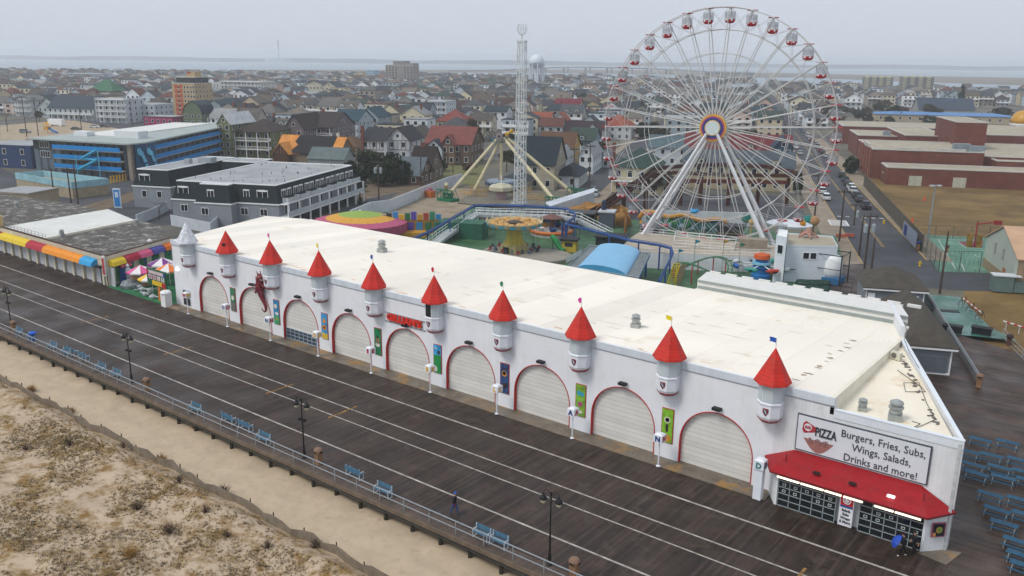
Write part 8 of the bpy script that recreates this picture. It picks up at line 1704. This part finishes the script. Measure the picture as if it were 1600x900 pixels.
# cars --------------------------------------------------------------------------
carg = M('car_glass', '#11161a', .08, .1, .5, spec=.7); tyre = flatm('#141414', .8); rimm = M('wheel_rim', '#7c8084', .35, .1, 2, metal=.6)
def car_meshes(kind):
    L_, Wd_, hb, ht = {'sedan': (4.7, 1.8, .92, 1.42), 'suv': (4.8, 1.9, 1.08, 1.75), 'pickup': (5.4, 1.95, 1.1, 1.8)}[kind]
    P_ = {'sedan': [(-2.35, .35), (-2.33, .75), (-2.1, .9), (-1.5, .98), (1.15, .95), (2.05, .82), (2.33, .62), (2.35, .35)], 'suv': [(-2.4, .4), (-2.42, 1.0), (-2.3, 1.12), (1.1, 1.12), (2.2, .98), (2.4, .75), (2.4, .4)], 'pickup': [(-2.7, .45), (-2.7, 1.1), (1.4, 1.15), (2.5, 1.05), (2.7, .8), (2.7, .45)]}[kind]
    C_ = {'sedan': [(-1.75, .95), (-1.15, 1.38), (.25, 1.42), (1.1, .95)], 'suv': [(-2.3, 1.1), (-2.1, 1.7), (.2, 1.75), (1.15, 1.1)], 'pickup': [(-.7, 1.1), (-.6, 1.75), (.8, 1.8), (1.5, 1.13)]}[kind]
    def ext(pr, w0, w1): 
        b = MB(); n = len(pr); z0 = min(z for _, z in pr); z1 = max(z for _, z in pr)
        f = lambda z: w0+(w1-w0)*(z-z0)/(z1-z0)
        b.fs([(x, -f(z), z) for x, z in pr]+[(x, f(z), z) for x, z in pr], [tuple(range(n)), tuple(range(n, 2*n))[::-1]]+[(i, n+i, n+(i+1) % n, (i+1) % n) for i in range(n)]); return b
    bd = ext(P_, Wd_/2, Wd_/2-.06).mesh('body', [M('car_paint', 'obj', .28, .04, .5, spec=.5)])
    gl = ext(C_, Wd_/2-.1, Wd_/2-.3).mesh('cabin_glass', [carg])
    rt_ = ext([(C_[1][0]+.02, C_[1][1]-.03), (C_[1][0]+.15, C_[1][1]+.05), (C_[2][0]-.1, C_[2][1]+.05), (C_[2][0]+.08, C_[2][1]-.03)], Wd_/2-.28, Wd_/2-.33).mesh('car_roof', [MATS['car_paint']])
    wh = MB(); wh.lathe([(.33, -.11), (.34, 0), (.33, .11)], n=14, mi=0, axis='y'); wm = wh.mesh('tyre', [tyre]); rm = MB(); rm.lathe([(.2, -.125), (.2, .125)], n=10, mi=0, axis='y'); rm = rm.mesh('rim', [rimm])
    hl = MB(); x = P_[-2][0]; hl.box(x-.12, x+.03, -.18, .18, .62, .78); hl = hl.mesh('headlight', [flatm('#cfd4d6', .2)]); tl = MB(); x = P_[0][0]; tl.box(x-.03, x+.1, -.14, .14, .7, .86); tl = tl.mesh('tail_light', [flatm('#8c1418', .3)])
    return bd, gl, rt_, wm, rm, hl, tl, L_, Wd_
CM = {k: car_meshes(k) for k in ('sedan', 'suv', 'pickup')}
def car(px, py, kind, color, lab, rz, group='cars parked along the street'):
    bd, gl, rt_, wm, rm, hl, tl, L_, Wd_ = CM[kind]; q = G(px, py, GZ+.03); t = thing('parked_car', lab, {'sedan': 'car', 'suv': 'car', 'pickup': 'pickup truck'}[kind], (q.x, q.y, GZ+.05), rz, group=group)
    part('body', bd, None, t, color=color); part('cabin_glass', gl, None, t); part('car_roof', rt_, None, t, color=color)
    for x in (-1.45, 1.45):
        for s_ in (-1, 1): o = part('wheel', wm, None, t); o.location = (x, s_*(Wd_/2-.1), .34); r = part('rim', rm, None, o)
    for s_ in (-1, 1): o = part('headlight', hl, None, t); o.location = (0, s_*.62, 0); o = part('tail_light', tl, None, t); o.location = (0, s_*.66, 0)
UP = TA+math.pi/2
for px, py, k, c, lab in ((1315, 277, 'suv', '#22352f', 'dark green car farthest in the row along the pavement'), (1320, 284, 'suv', '#3c4a58', 'slate blue car second in the row along the pavement'), (1324, 290, 'sedan', '#20262e', 'black car third in the parked row'), (1329, 296, 'suv', '#c9cdd2', 'white car fourth in the parked row, farther white one'), (1332, 301, 'suv', '#ccd0d4', 'white car fifth in the parked row, nearer white one'), (1337, 309, 'suv', '#2c3036', 'dark grey car sixth in the parked row'), (1342, 315, 'sedan', '#262a30', 'black car seventh in the parked row'), (1352, 326, 'pickup', '#2b3038', 'dark pickup nearest in the row along the pavement'),
                         (1284, 302, 'suv', '#c7cbce', 'white car parked at the left kerb, farther one'), (1290, 312, 'suv', '#d2d6d8', 'white car parked at the left kerb, nearer one')): car(px, py, k, c, lab, UP)
car(927, 300, 'sedan', '#3a4450', 'dark car with lights on the left street', UP-math.pi, 'cars on the left street'); car(930, 307, 'suv', '#b3c0cc', 'silver blue car on the left street', UP, 'cars on the left street')
for i, (px, py, k, c, lab) in enumerate(((148, 200, 'sedan', '#c3c8cb', 'white car in the street before the white motel'), (163, 199, 'sedan', '#2c3a3e', 'dark car right of the white one before the motel'), (119, 203, 'sedan', '#34413f', 'dark green car by the tan lot'), (40, 208, 'suv', '#6f7a80', 'grey car in the tan lot'), (118, 346, 'sedan', '#b9c6ce', 'pale car parked behind the shop roofs'), (136, 347, 'suv', '#4a5560', 'grey car beside the pale car behind the shops'))): car(px, py, k, c, lab, TA+rad(10), 'cars near the motel')
rr = random.Random(31)
for i in range(34):
    bpos = 318+i*8.5+rr.uniform(-2, 2); side = -1 if i % 3 == 0 else 1; x, y = tow(aR+side*4.3, bpos); px, py = P(x, y, GZ); car(px, py, rr.choice(['sedan', 'suv']), rr.choice(['#c3c7ca', '#2b3036', '#6d747a', '#3d4f66', '#7a2c2c', '#a8adb0']), 'distant car parked along the right street beyond the crossing', UP, 'distant cars along the right street')
q = G(89, 197, GZ); b = MB(); b.box(-4, 4, -1.2, 1.2, .8, 3.4); b.box(-4, 4, -1, 1, .5, .8)
for x in (-3, 3): b.lathe([(.5, -1.25), (.5, 1.25)], (x, 0, .5), 8, 0, 'y')
o = solo('trailer', b, WHITE, 'white box trailer standing on the tan lot', 'trailer'); o.location = q; o.rotation_euler = (0, 0, TA)
# stalls around the rides, plus dark boxes painting the shade under the ramp
for i, (px, py, w_, d_, h, c, lab) in enumerate(((905, 352, 6, 4, 2.4, '#1d2226', 'black box added as the shaded void under the right end of the white ramp'), (845, 347, 7, 3, 2.5, '#20262a', 'dark box added as shade under the middle of the white ramp'), (770, 350, 6, 3, 2.4, '#23302d', 'dark green stall behind the swing crown'), (1140, 372, 5, 3, 2.2, '#4a4f52', 'grey game stall below the wheel, right of the banner ride'), (1015, 372, 4, 3, 2.0, '#5a3f3a', 'maroon game stall by the left foot of the wheel'))):
    q = G(px, py, 0); t = thing('stall_and_shade_box', lab, 'stall', q, TA); b = MB(); b.box(-w_/2, w_/2, 0, d_, 0, h); part('wall', b, flatm(c, var=.3), t); b = MB(); b.box(-w_/2-.2, w_/2+.2, -.5, d_+.2, h, h+.2); part('roof', b, flatm(('#3a3f42', '#4c5356', '#2f4a3f')[i % 3]), t); b = MB(); b.box(-w_/2+.4, w_/2-.4, -.3, -.05, .8, 1.0); part('counter', b, flatm('#8a7a5c'), t)
# tiny coloured playground in the tan lot
q = G(78, 208, GZ); t = thing('play_structure', 'small yellow and blue play structure in the tan lot', 'playground', q, TA); b = MB(); b.box(-2, 0, -1, 1, 1.5, 2.8); part('platform', b, flatm('#c9962a'), t); b = MB(); b.path([(0, 0, 2), (2, 0, 1), (4, 0, .2)], .5, 6); part('slide', b, flatm('#2f6fb0'), t); b = MB()
for x in (-2, 0):
    for y in (-1, 1): b.tube((x, y, 0), (x, y, 3.6), .1, 4)
b.lathe([(1.8, 3.6), (.05, 5.0)], (-1, 0, 0), 4); part('tower', b, flatm('#c9962a'), t)
# ------------------------------------------------------------------ trees
leafm = M('leaves', 'attr', .85, 0, spec=.15); barkm = M('bark', '#4d423a', .9, .25, 1.5)
def leaf_cluster(seed, kind, n):
    """unit-ish tree crown about 1 m radius: leaf-sized quads spread through the volume in clumps"""
    r = random.Random(seed); V = []; F = []; T = []
    cl = []
    for i in range(26 if kind != 'cone' else 30):
        if kind == 'cone': z = r.uniform(-.9, 1.0); rr_ = (1-z)/2*.8+.05; a = r.uniform(0, 6.283); q = r.uniform(.4, 1)*rr_; cl.append((q*math.cos(a), q*math.sin(a), z, .22+.15*(1-z)/2))
        else:
            while True:
                x, y, z = r.uniform(-1, 1), r.uniform(-1, 1), r.uniform(-.75, .85)
                if .25 < x*x+y*y+z*z*1.3 < 1: break
            cl.append((x*.85, y*.85, z*.8, r.uniform(.2, .42)))
    for i in range(n):
        cx_, cy_, cz_, cr_ = cl[i % len(cl)]; br_ = .72+.5*((i % len(cl))*7 % 11)/11
        a = r.uniform(0, 6.283); u = r.uniform(-1, 1); q = cr_*r.random()**.45; s_ = math.sqrt(1-u*u)
        p = Vector((cx_+q*s_*math.cos(a), cy_+q*s_*math.sin(a), cz_+q*u*.8)); e = Vector((r.uniform(-1, 1), r.uniform(-1, 1), r.uniform(-1, 1))).normalized(); f = e.orthogonal().normalized(); g = e.cross(f); L_ = r.uniform(.035, .075)
        k = len(V); V += [p-f*L_-g*L_*.6, p+f*L_-g*L_*.6, p+f*L_*.7+g*L_*.8, p-f*L_*.6+g*L_*.7]; F.append((k, k+1, k+2, k+3)); c = br_*r.uniform(.75, 1.25); T += [(c, c, c, 1)]*4
    me = bpy.data.meshes.new('crown'); me.from_pydata([tuple(v) for v in V], [], F); ca = me.color_attributes.new('tint', 'FLOAT_COLOR', 'POINT'); ca.data.foreach_set('color', np.array(T, dtype=np.float32).ravel()); return me
def crown_mat(name, col):
    m = M(name, col, .9, .25, .6, spec=.1); n = m.node_tree.nodes; L = m.node_tree.links; b = n['Principled BSDF']; src = b.inputs['Base Color'].links[0].from_socket
    at = n.new('ShaderNodeAttribute'); at.attribute_name = 'tint'; k = n.new('ShaderNodeMix'); k.data_type = 'RGBA'; k.blend_type = 'MULTIPLY'; k.inputs[0].default_value = 1; L.new(src, k.inputs[6]); L.new(at.outputs['Color'], k.inputs[7]); L.new(k.outputs[2], b.inputs['Base Color']); return m
cg1 = crown_mat('crown_evergreen', '#26331f'); cg2 = crown_mat('crown_olive', '#3f4226'); cg3 = crown_mat('crown_brown', '#54463a')
def bare_mesh(seed):
    r = random.Random(seed); b = MB()
    def grow(p, d, l, rd, lv):
        e = p+d*l; b.tube(p, e, rd, 4 if lv > 1 else 3, rd*.6, cap=False)
        if lv == 0: return
        for k in range(3 if lv > 1 else 4):
            nd = (d+Vector((r.uniform(-.8, .8), r.uniform(-.8, .8), r.uniform(-.15, .6)))).normalized(); grow(e-d*l*r.uniform(0, .35), nd, l*r.uniform(.55, .8), rd*.5, lv-1)
    grow(Vector((0, 0, -.55)), Vector((0, 0, 1)), .55, .06, 5); return b
CR = {}
for k, (kind, n, m) in {'ever': ('round', 2600, cg1), 'ever2': ('round', 2600, cg1), 'olive': ('round', 2200, cg2), 'cone': ('cone', 2200, cg1)}.items(): me = leaf_cluster(hash(k) % 97 if False else len(k)*7+n, kind, n); me.materials.append(m); CR[k] = me
for k in ('bare', 'bare2'): CR[k] = bare_mesh(len(k)).mesh('crown', [M('bare_twigs', '#5d5046', .9, .2, 1)])
brush = leaf_cluster(55, 'round', 1500); brush.materials.append(cg3); CR['brown'] = brush
trunk_b = MB(); trunk_b.tube((0, 0, 0), (.02, 0, .6), .05, 7, .035); trunk_b.tube((.02, 0, .6), (.2, .05, 1.0), .03, 5, .015); trunk_b.tube((.02, 0, .6), (-.18, .1, 1.0), .03, 5, .015); trunk_b.tube((.02, 0, .6), (0, -.15, 1.1), .025, 5, .012); trunk_me = trunk_b.mesh('trunk', [barkm])
TN = {'ever': ('evergreen_tree', 'evergreen tree'), 'ever2': ('evergreen_tree', 'evergreen tree'), 'olive': ('olive_green_tree', 'tree'), 'cone': ('conifer', 'conifer'), 'bare': ('bare_tree', 'bare tree'), 'bare2': ('bare_tree', 'bare tree'), 'brown': ('brown_tree', 'tree')}
def tree(x, y, k, r_, h, lab, group=None, base=GZ):
    nm, cat = TN[k]; t = thing(nm, lab, cat, (x, y, base), random.uniform(0, 6), group=group)
    o = part('crown', CR[k], None, t); ch = {'cone': .95, 'ever': 1.08, 'ever2': 1.08}.get(k, .8)*h
    o.scale = (r_, r_, ch/2); o.location = (0, 0, max(h-ch/2, ch*.40))
    o = part('trunk', trunk_me, None, t); o.scale = (h*.5 if h < 9 else 5, )*2+(h*.75,) if k not in ('bare', 'bare2') else (h*.35, h*.35, h*.4)
    return t
def tpx(px, py, k, wpx, hpx_, lab, **kw):
    q = G(px, py, GZ); s_ = FPX/depth(q.x, q.y, GZ); USED.append((*tot(q.x, q.y), 4, 4)); return tree(q.x, q.y, k, wpx/s_/2, hpx_/s_, lab, **kw)
for a in ((565, 286, 'ever', 52, 56, 'broad dark evergreen tree right of the grey hotel, left crown'), (600, 290, 'ever2', 62, 60, 'broad dark evergreen tree right of the grey hotel, central crown'), (625, 288, 'ever', 44, 44, 'broad dark evergreen tree right of the grey hotel, right crown'), (582, 280, 'olive', 44, 50, 'olive green tree behind the broad dark evergreens'),
          (690, 222, 'ever', 30, 24, 'dark pine in front of the coral red hip roof, left'), (722, 222, 'ever2', 32, 28, 'dark pine before the coral red hip roof, right'), (738, 222, 'olive', 22, 40, 'tall olive tree right of the coral red roof'), (683, 268, 'ever2', 34, 22, 'round dark bush beside the red cottage'), (708, 278, 'bare', 34, 26, 'bare garden tree before the brick house'), (732, 272, 'brown', 30, 20, 'brown garden bush right of the brick house'),
          (1329, 272, 'ever', 26, 32, 'round dark evergreen at the school corner'), (1320, 285, 'olive', 10, 12, 'small bush below the round evergreen at the school corner'), (1245, 305, 'ever2', 16, 44, 'dark columnar evergreen left of the right street'), (912, 172, 'ever', 28, 30, 'dark round tree above the maroon roof, centre'), (893, 200, 'ever2', 34, 24, 'dark tree left of the cream gambrel house'), (935, 202, 'olive', 28, 22, 'olive tree below the cream gambrel house'), (965, 214, 'ever', 20, 18, 'dark shrubby tree by the orange hip roof'),
          (855, 228, 'bare', 50, 30, 'large bare tree between orange roof and ochre house'), (835, 236, 'brown', 40, 20, 'brown leafless thicket tree above the ochre house'), (905, 288, 'ever', 12, 16, 'small dark shrub along the left street'), (968, 296, 'olive', 14, 22, 'small street tree by the large cream house'), (1010, 216, 'ever2', 40, 30, 'dark tree mass right of the orange hip roof'), (1032, 226, 'olive', 30, 28, 'olive tree left of the wheel hub'), (795, 226, 'olive', 26, 20, 'olive tree right behind the pendulum motor'),
          (12, 206, 'bare2', 34, 34, 'bare tree at the left edge before the tan lot'), (30, 238, 'brown', 46, 22, 'reddish brown thicket at the left edge'), (190, 184, 'bare', 20, 20, 'bare tree against the long white motel'), (250, 345, 'bare', 44, 34, 'bare shrub in the yard left of the grey hotel'), (563, 322, 'cone', 10, 20, 'tiny conifer in the yard behind the tent'), (555, 300, 'ever2', 36, 22, 'dark hedge at the far corner of the grey hotel'), (1396, 188, 'ever', 30, 24, 'evergreen between street and school, third'), (1500, 170, 'cone', 22, 34, 'tall conifer behind the community centre'), (1565, 182, 'ever', 34, 16, 'dark tree right of the community centre'), (1590, 190, 'brown', 30, 14, 'brown tree by the golden dome')):
    tpx(*a)
rr = random.Random(44)
for i in range(46):
    px = rr.uniform(1258, 1460); py = rr.uniform(172, 196) if px > 1290 else rr.uniform(150, 178)
    k = rr.choice(['ever', 'ever2', 'olive', 'brown', 'brown', 'bare']); q = G(px, py, GZ); ta, tb = tot(q.x, q.y)
    if abs(ta-aR) < 12: continue
    tpx(px, py, k, rr.uniform(16, 30), rr.uniform(14, 24), None, group='dark trees beyond the school')
# ------------------------------------------------------------------ the town, filled block by block
ST = sorted(STR)
WC = ['#ccd1d5', '#d8dbdd', '#b5bfc6', '#a3adb3', '#c8c0aa', '#cfc5a8', '#98a4ad', '#b0a99e', '#dee0e1', '#8b98a0', '#aec0ca', '#c0b095', '#968c84', '#d5dade', '#bccad3', '#c2a799']
RC = ['#3a3f45', '#46484b', '#504a46', '#3c3430', '#5b5752', '#2f3a42', '#4a3a33', '#64625f', '#384844', '#5e3b33', '#585048', '#33383e', '#6d675f', '#4c5056', '#3a3f45', '#8b8d8e']
CN = dict(zip(WC, 'pale grey,white,blue-grey,mid grey,cream,buff,slate grey,stone grey,bright white,dark grey,pale blue,tan,taupe,off-white,light blue,pinkish'.split(',')))
RN = dict(zip(RC, 'charcoal,dark grey,brown-grey,dark brown,weathered,navy,brown,mid grey,dark green,rust red,olive brown,near-black,taupe,slate,charcoal,pale grey'.split(',')))
USED += [(*tot(c0_x := WP.x, WP.y), 30, 30)]
USED += [(60, 151, 25, 15), (23, 115, 10, 30)]
rr = random.Random(101); cand = []
def inview(x, y, z=3):
    v = RI @ Vector((x, y, z-HC))
    if v.z > -20: return None
    px, py = CX+FPX*v.x/-v.z, CY-FPX*v.y/-v.z
    return (px, py) if -60 < px < 1660 and py < 330 else None
shore_poly = [(q.x, q.y) for q in sh]
def onland(x, y):
    for (x0, y0), (x1, y1) in zip(shore_poly, shore_poly[1:]):
        pass
    p = inview(x, y, GZ)
    if p is None: return False
    ys_ = np.interp(p[0], [-260, 0, 200, 400, 640, 900, 1100, 1250, 1400, 1600, 1900], [112, 116, 118, 119.5, 122, 126, 129, 137, 145, 149, 152])
    return p[1] > ys_+.6
for i in range(-12, 44):
    a_s = aR-(i-4)*(aR-aL)/1.0
    s0 = a_s; s1 = a_s+(aR-aL)
    wblk = s1-s0-12
    for col in range(4):
        ac = s0+6+wblk*(col+.5)/4
        bq = 150.0
        while bq < 2600:
            stp = rr.uniform(10.5, 15.5); bc = bq+stp/2; bq += stp
            if any(abs(bc-v) < 9+2 for v in AVE): continue
            x, y = tow(ac+rr.uniform(-.8, .8), bc)
            p = inview(x, y)
            if p is None or not onland(x, y): continue
            # open areas
            if ac > aR and bc < 470: continue
            if bc < 215 and ac > -60: continue
            if p[1] > 168 and p[0] < 350: continue
            if p[1] > 206 and p[0] < 1260: continue
            if ac > aR+10 and bc < 640 and p[0] > 1290 and p[1] > 165: continue
            if p[0] > 1370 and p[1] > 160 : continue
            if any(abs(ac-u[0]) < u[2]+4.2 and abs(bc-u[1]) < u[3]+4.2 for u in USED): continue
            cand.append((bc, ac, x, y, p, stp, wblk/4))
cand.sort(key=lambda c: (c[2]**2+c[3]**2))
far_V = []; NEAR = 262; names_used = {}
def quick_house(w_, d_, h, rt, ax, rh, wall, roofc, dst, X, Y, rz, r):
    dst.at(X, Y, GZ, rz); dst.gwall(-w_/2, w_/2, -d_/2, d_/2, 0, h, rh, ax, wall) if rt == 'gable' else dst.box(-w_/2, w_/2, -d_/2, d_/2, 0, h, wall)
    if rt == 'gable': dst.gable(-w_/2, w_/2, -d_/2, d_/2, h, rh, .3, ax, roofc, t=.1)
    elif rt == 'hip': dst.hip(-w_/2, w_/2, -d_/2, d_/2, h, rh, .4, roofc)
    else: dst.box(-w_/2-.1, w_/2+.1, -d_/2-.1, d_/2+.1, h, h+.4, roofc)
dead = 0; houses = []
LM = [(30, 180, 'far left edge'), (135, 131, 'blue banded hotel'), (160, 160, 'green mansard house'), (290, 180, 'beige tower block'), (378, 155, 'white five-storey condominium'), (399, 244, 'olive condominium'), (500, 232, 'mauve townhouses'), (492, 156, 'cream gabled trio'), (600, 245, 'half-timbered house'), (624, 130, 'grey skyline high-rise'), (688, 163, 'very long cream motel'), (700, 250, 'red-roofed brick house'), (704, 210, 'coral red hip roof'), (742, 130, 'white church steeple'), (838, 138, 'white water tower'), (836, 208, 'orange tiled house'), (866, 255, 'ochre house'), (925, 188, 'cream gambrel house'), (962, 216, 'orange hip roof'), (992, 298, 'large green-roofed cream house'), (1062, 133, 'brick warehouse'), (1065, 212, 'pale yellow flats'), (1150, 260, 'deep red roof'), (1162, 148, 'white condominium row'), (1180, 195, 'navy-roofed house'), (1370, 145, 'left twin tower'), (1431, 145, 'right twin tower'), (1475, 190, 'blue-roofed centre'), (950, 115, 'bay bridge')]
def where(p):
    dx, dy, nm = min(((p[0]-l[0], (p[1]-l[1])*2, l[2]) for l in LM), key=lambda v: v[0]**2+v[1]**2)
    if abs(dx) > abs(dy)*1.0: s_ = 'right of' if dx > 0 else 'left of'
    else: s_ = 'below' if dy > 0 else 'above'
    return '%s the %s' % (s_, nm)
smr = {}
farb = MB(); farmats = [flatm(c, .8, var=.1, scale=.2) for c in WC]+[flatm(c, .85, var=.12, scale=.3) for c in RC]+[MATS['window_glass']]
for k, (bc, ac, x, y, p, stp, aw) in enumerate(cand):
    r = random.Random(k*7+3); w_ = min(aw-2.0, r.uniform(9.5, 13.5)); d_ = min(stp-2.2, r.uniform(8, 12)); fl = r.choice([2, 2, 3, 3]) if bc < 900 else r.choice([2, 2, 3]); h = fl*2.85
    rt = r.choice(['gable', 'gable', 'gable', 'hip', 'hip', 'flat']) if r.random() < .88 else 'flat'; fl += (rt == 'flat' and r.random() < .4 and k >= NEAR); h = fl*2.85; ax = r.choice(['x', 'y']); rh = r.uniform(2.4, 4.2) if rt != 'flat' else 0
    wi, ri = r.randrange(len(WC)), r.randrange(len(RC)); rz = TA+rad(r.uniform(-1.5, 1.5)); tree_here = r.random() < .2
    if tree_here:
        continue
    if k < NEAR:
        detail = k < 110
        t = thing('house', '', 'house', (x, y, GZ), rz, group='houses of the town behind the piers'); b = MB(); q = MB()
        if rt == 'gable': b.gwall(-w_/2, w_/2, -d_/2, d_/2, 0, h, rh, ax); q.gable(-w_/2, w_/2, -d_/2, d_/2, h, rh, .4, ax)
        else:
            b.box(-w_/2, w_/2, -d_/2, d_/2, 0, h)
            if rt == 'hip': q.hip(-w_/2, w_/2, -d_/2, d_/2, h, rh, .45)
            else: q.box(-w_/2-.1, w_/2+.1, -d_/2-.1, d_/2+.1, h, h+.4)
        part('wall', b, sid, t, color=WC[wi]); part('roof', q, shg, t, color=RC[ri])
        n = 3 if w_ > 10 else 2
        if detail:
            for f in range(fl):
                for i in range(n): window(t, -w_/2+w_*(i+.5)/n, -d_/2-.02, 2.85*(f+.52), 0, 1.5, 1.5)
                window(t, w_/2+.02, 0, 2.85*(f+.52), math.pi/2, 1.2, 1.4)
        else:
            for f in range(fl):
                b = MB()
                window(t, -w_*.25, -d_/2-.02, 2.85*(f+.52), 0, 2.4, 1.5); window(t, w_*.25, -d_/2-.02, 2.85*(f+.52), 0, 2.4, 1.5)
        if r.random() < .6:
            z = 2.85*(fl-1); b = MB(); b.box(-w_/2, w_/2, -d_/2-1.8, -d_/2-.06, z-.2, z); b.box(-w_/2, w_/2, -d_/2-1.8, -d_/2-1.72, z, z+1.0)
            if fl > 2: b.box(-w_/2, w_/2, -d_/2-1.8, -d_/2-.06, 2.65, 2.85); b.box(-w_/2, w_/2, -d_/2-1.8, -d_/2-1.72, 2.85, 3.8)
            for i in range(4): xx = -w_/2+.1+(w_-.2)*i/3; b.box(xx-.1, xx+.1, -d_/2-1.71, -d_/2-1.55, 0, h)
            part('porch', b, WHITE, t)
        if rt == 'gable' and ax == 'x' and r.random() < .6:
            for i in range(r.choice([1, 2])): xx = (i-.5)*w_*.45 if r.random() < .9 else 0; b = MB(); b.gwall(xx-.9, xx+.9, -d_/2+.5, -.4, h, h+1.4, .7, 'y'); dm_ = part('dormer', b, sid, t, color=WC[wi]); b = MB(); b.gable(xx-.9, xx+.9, -d_/2+.5, -.4, h+1.4, .7, .2, 'y', t=.1); part('dormer_roof', b, shg, dm_, color=RC[ri]); window(dm_, xx, -d_/2+.48, h+.75, 0, .8, .8)
        if r.random() < .3: b = MB(); b.box(-.4, .4, -.4, .4, h+rh*.3, h+rh+1.2); part('chimney', b, brick, t).location = (w_*.2, 0, 0)
        lab = '%s %s-storey house with %s %s roof' % (CN[WC[wi]], {2: 'two', 3: 'three'}[fl], RN[RC[ri]], rt); houses.append((lab, where(p), p, t))
    else:
        quick_house(w_, d_, h, rt, ax, rh, wi, len(WC)+ri, farb, x, y, rz, r); dd = d_/2+.03
        if bc < 1500:
            n = 3
            for f in range(fl):
                for i in range(n): xx = -w_/2+w_*(i+.5)/n; farb.fs([(xx-.7, -dd, 2.85*f+.9), (xx+.7, -dd, 2.85*f+.9), (xx+.7, -dd, 2.85*f+2.3), (xx-.7, -dd, 2.85*f+2.3)], [(0, 1, 2, 3)], len(farmats)-1)
            if r.random() < .5: farb.box(-w_/2, w_/2, -dd-1.6, -dd, 2.85*(fl-1)-.1, 2.85*(fl-1)+.9, 8)
farb.X = None
tag(part('distant_houses', farb, farmats), kind='stuff', label='closely packed distant houses stretching to the bay')
# unique labels: house text + landmark, then left-to-right order where still equal
gr = {}
for lab, wh, p, t in houses: gr.setdefault(lab+', '+wh, []).append((p, t))
ordw = ['leftmost', 'second', 'third', 'fourth', 'fifth', 'sixth', 'seventh', 'eighth']
for k, v in gr.items():
    v.sort(key=lambda e: e[0][0])
    for i, (p, t) in enumerate(v): t['label'] = k if len(v) == 1 else k.replace(' house with', ' house,').replace(' roof', ' roof', 1)+', '+ordw[min(i, 7)]
# trees between the houses
NT = 0
ftV = []
for i in range(2600):
    r = random.Random(i+9000); a = r.uniform(-520, 1300); a = r.uniform(-900, 420); b_ = 180+1500*r.random()**1.3; x, y = tow(a, b_); p = inview(x, y)
    if p is None or not onland(x, y): continue
    if any(abs(a-s_) < 6 for s_ in ST) or any(abs(b_-v) < 6 for v in AVE): continue
    if a > aR and b_ < 470 or (b_ < 215 and a > -60) or (p[1] > 182 and p[0] < 345) or (p[1] > 235 and p[0] < 760) or (p[0] > 1370 and p[1] > 165): continue
    if any(abs(a-u[0]) < u[2]+1 and abs(b_-u[1]) < u[3]+1 for u in USED): continue
    k = r.choice(['brown', 'brown', 'bare', 'olive', 'ever', 'bare2', 'brown', 'cone'] if b_ < 700 else ['brown', 'ever', 'olive', 'brown'])
    if NT < 210 and b_ < 620 and r.random() < .8:
        NT += 1; tree(x, y, k, r.uniform(2.2, 4.0), r.uniform(5.5, 9.5), None, group='trees among the houses')
    elif len(ftV) < 1100: ftV.append((x, y, r))
TL = {}
for o in list(COL.objects):
    if o.get('group') in ('trees among the houses', 'dark trees beyond the school') and o.get('category') and not o.get('label'):
        p = inview(o.location.x, o.location.y); TL.setdefault('%s among the houses, %s' % (o.name.split('.')[0].replace('_', ' '), where(p)), []).append((p, o))
for k, v in TL.items():
    v.sort(key=lambda e: e[0][0])
    for i, (p, o) in enumerate(v): o['label'] = k if len(v) == 1 else '%s, %s from left' % (k, ('first', 'second', 'third', 'fourth', 'fifth', 'sixth', 'seventh', 'eighth', 'ninth', 'tenth', 'eleventh', 'twelfth')[min(i, 11)])
# far trees as one mass of leaf clumps
V = []; F = []; T = []
r = random.Random(77)
for x, y, _ in ftV:
    rd = r.uniform(2.2, 4.4); h = r.uniform(5, 9); base = r.choice([(.085, .07, .06), (.05, .058, .04), (.04, .055, .035), (.10, .085, .07)])
    for i in range(70):
        u = r.uniform(-1, 1); a = r.uniform(0, 6.283); s_ = math.sqrt(1-u*u); q = rd*r.random()**.4; c = Vector((x+q*s_*math.cos(a), y+q*s_*math.sin(a), GZ+h*.58+q*u*h*.42/rd)); f = Vector((r.uniform(-1, 1), r.uniform(-1, 1), r.uniform(-1, 1))).normalized(); g = f.orthogonal().normalized(); L_ = r.uniform(.3, .6); k = len(V)
        V += [tuple(c-f*L_), tuple(c+g*L_), tuple(c+f*L_)]; F.append((k, k+1, k+2)); z = r.uniform(.7, 1.3); T += [(base[0]*z, base[1]*z, base[2]*z, 1)]*3
me = bpy.data.meshes.new('distant_trees'); me.from_pydata(V, [], F); ca = me.color_attributes.new('tint', 'FLOAT_COLOR', 'POINT'); ca.data.foreach_set('color', np.array(T, dtype=np.float32).ravel()); me.materials.append(leafm)
tag(part('distant_trees', me, None), kind='stuff', label='distant trees and thickets scattered through the town')
# ------------------------------------------------------------------ haze
hm = bpy.data.materials.new('haze'); hm.use_nodes = True; n = hm.node_tree.nodes; n.clear(); o_ = n.new('ShaderNodeOutputMaterial'); pv = n.new('ShaderNodeVolumePrincipled')
pv.inputs['Color'].default_value = (.93, .96, 1.0, 1); pv.inputs['Density'].default_value = HAZE_DENSITY; pv.inputs['Anisotropy'].default_value = .2; hm.node_tree.links.new(pv.outputs[0], o_.inputs['Volume'])
b = MB(); b.cb((-3500, 5000, 33.2), (24800, 21800, 73.6)); tag(part('haze', b, hm), kind='stuff', label='pale sea haze over the whole town')
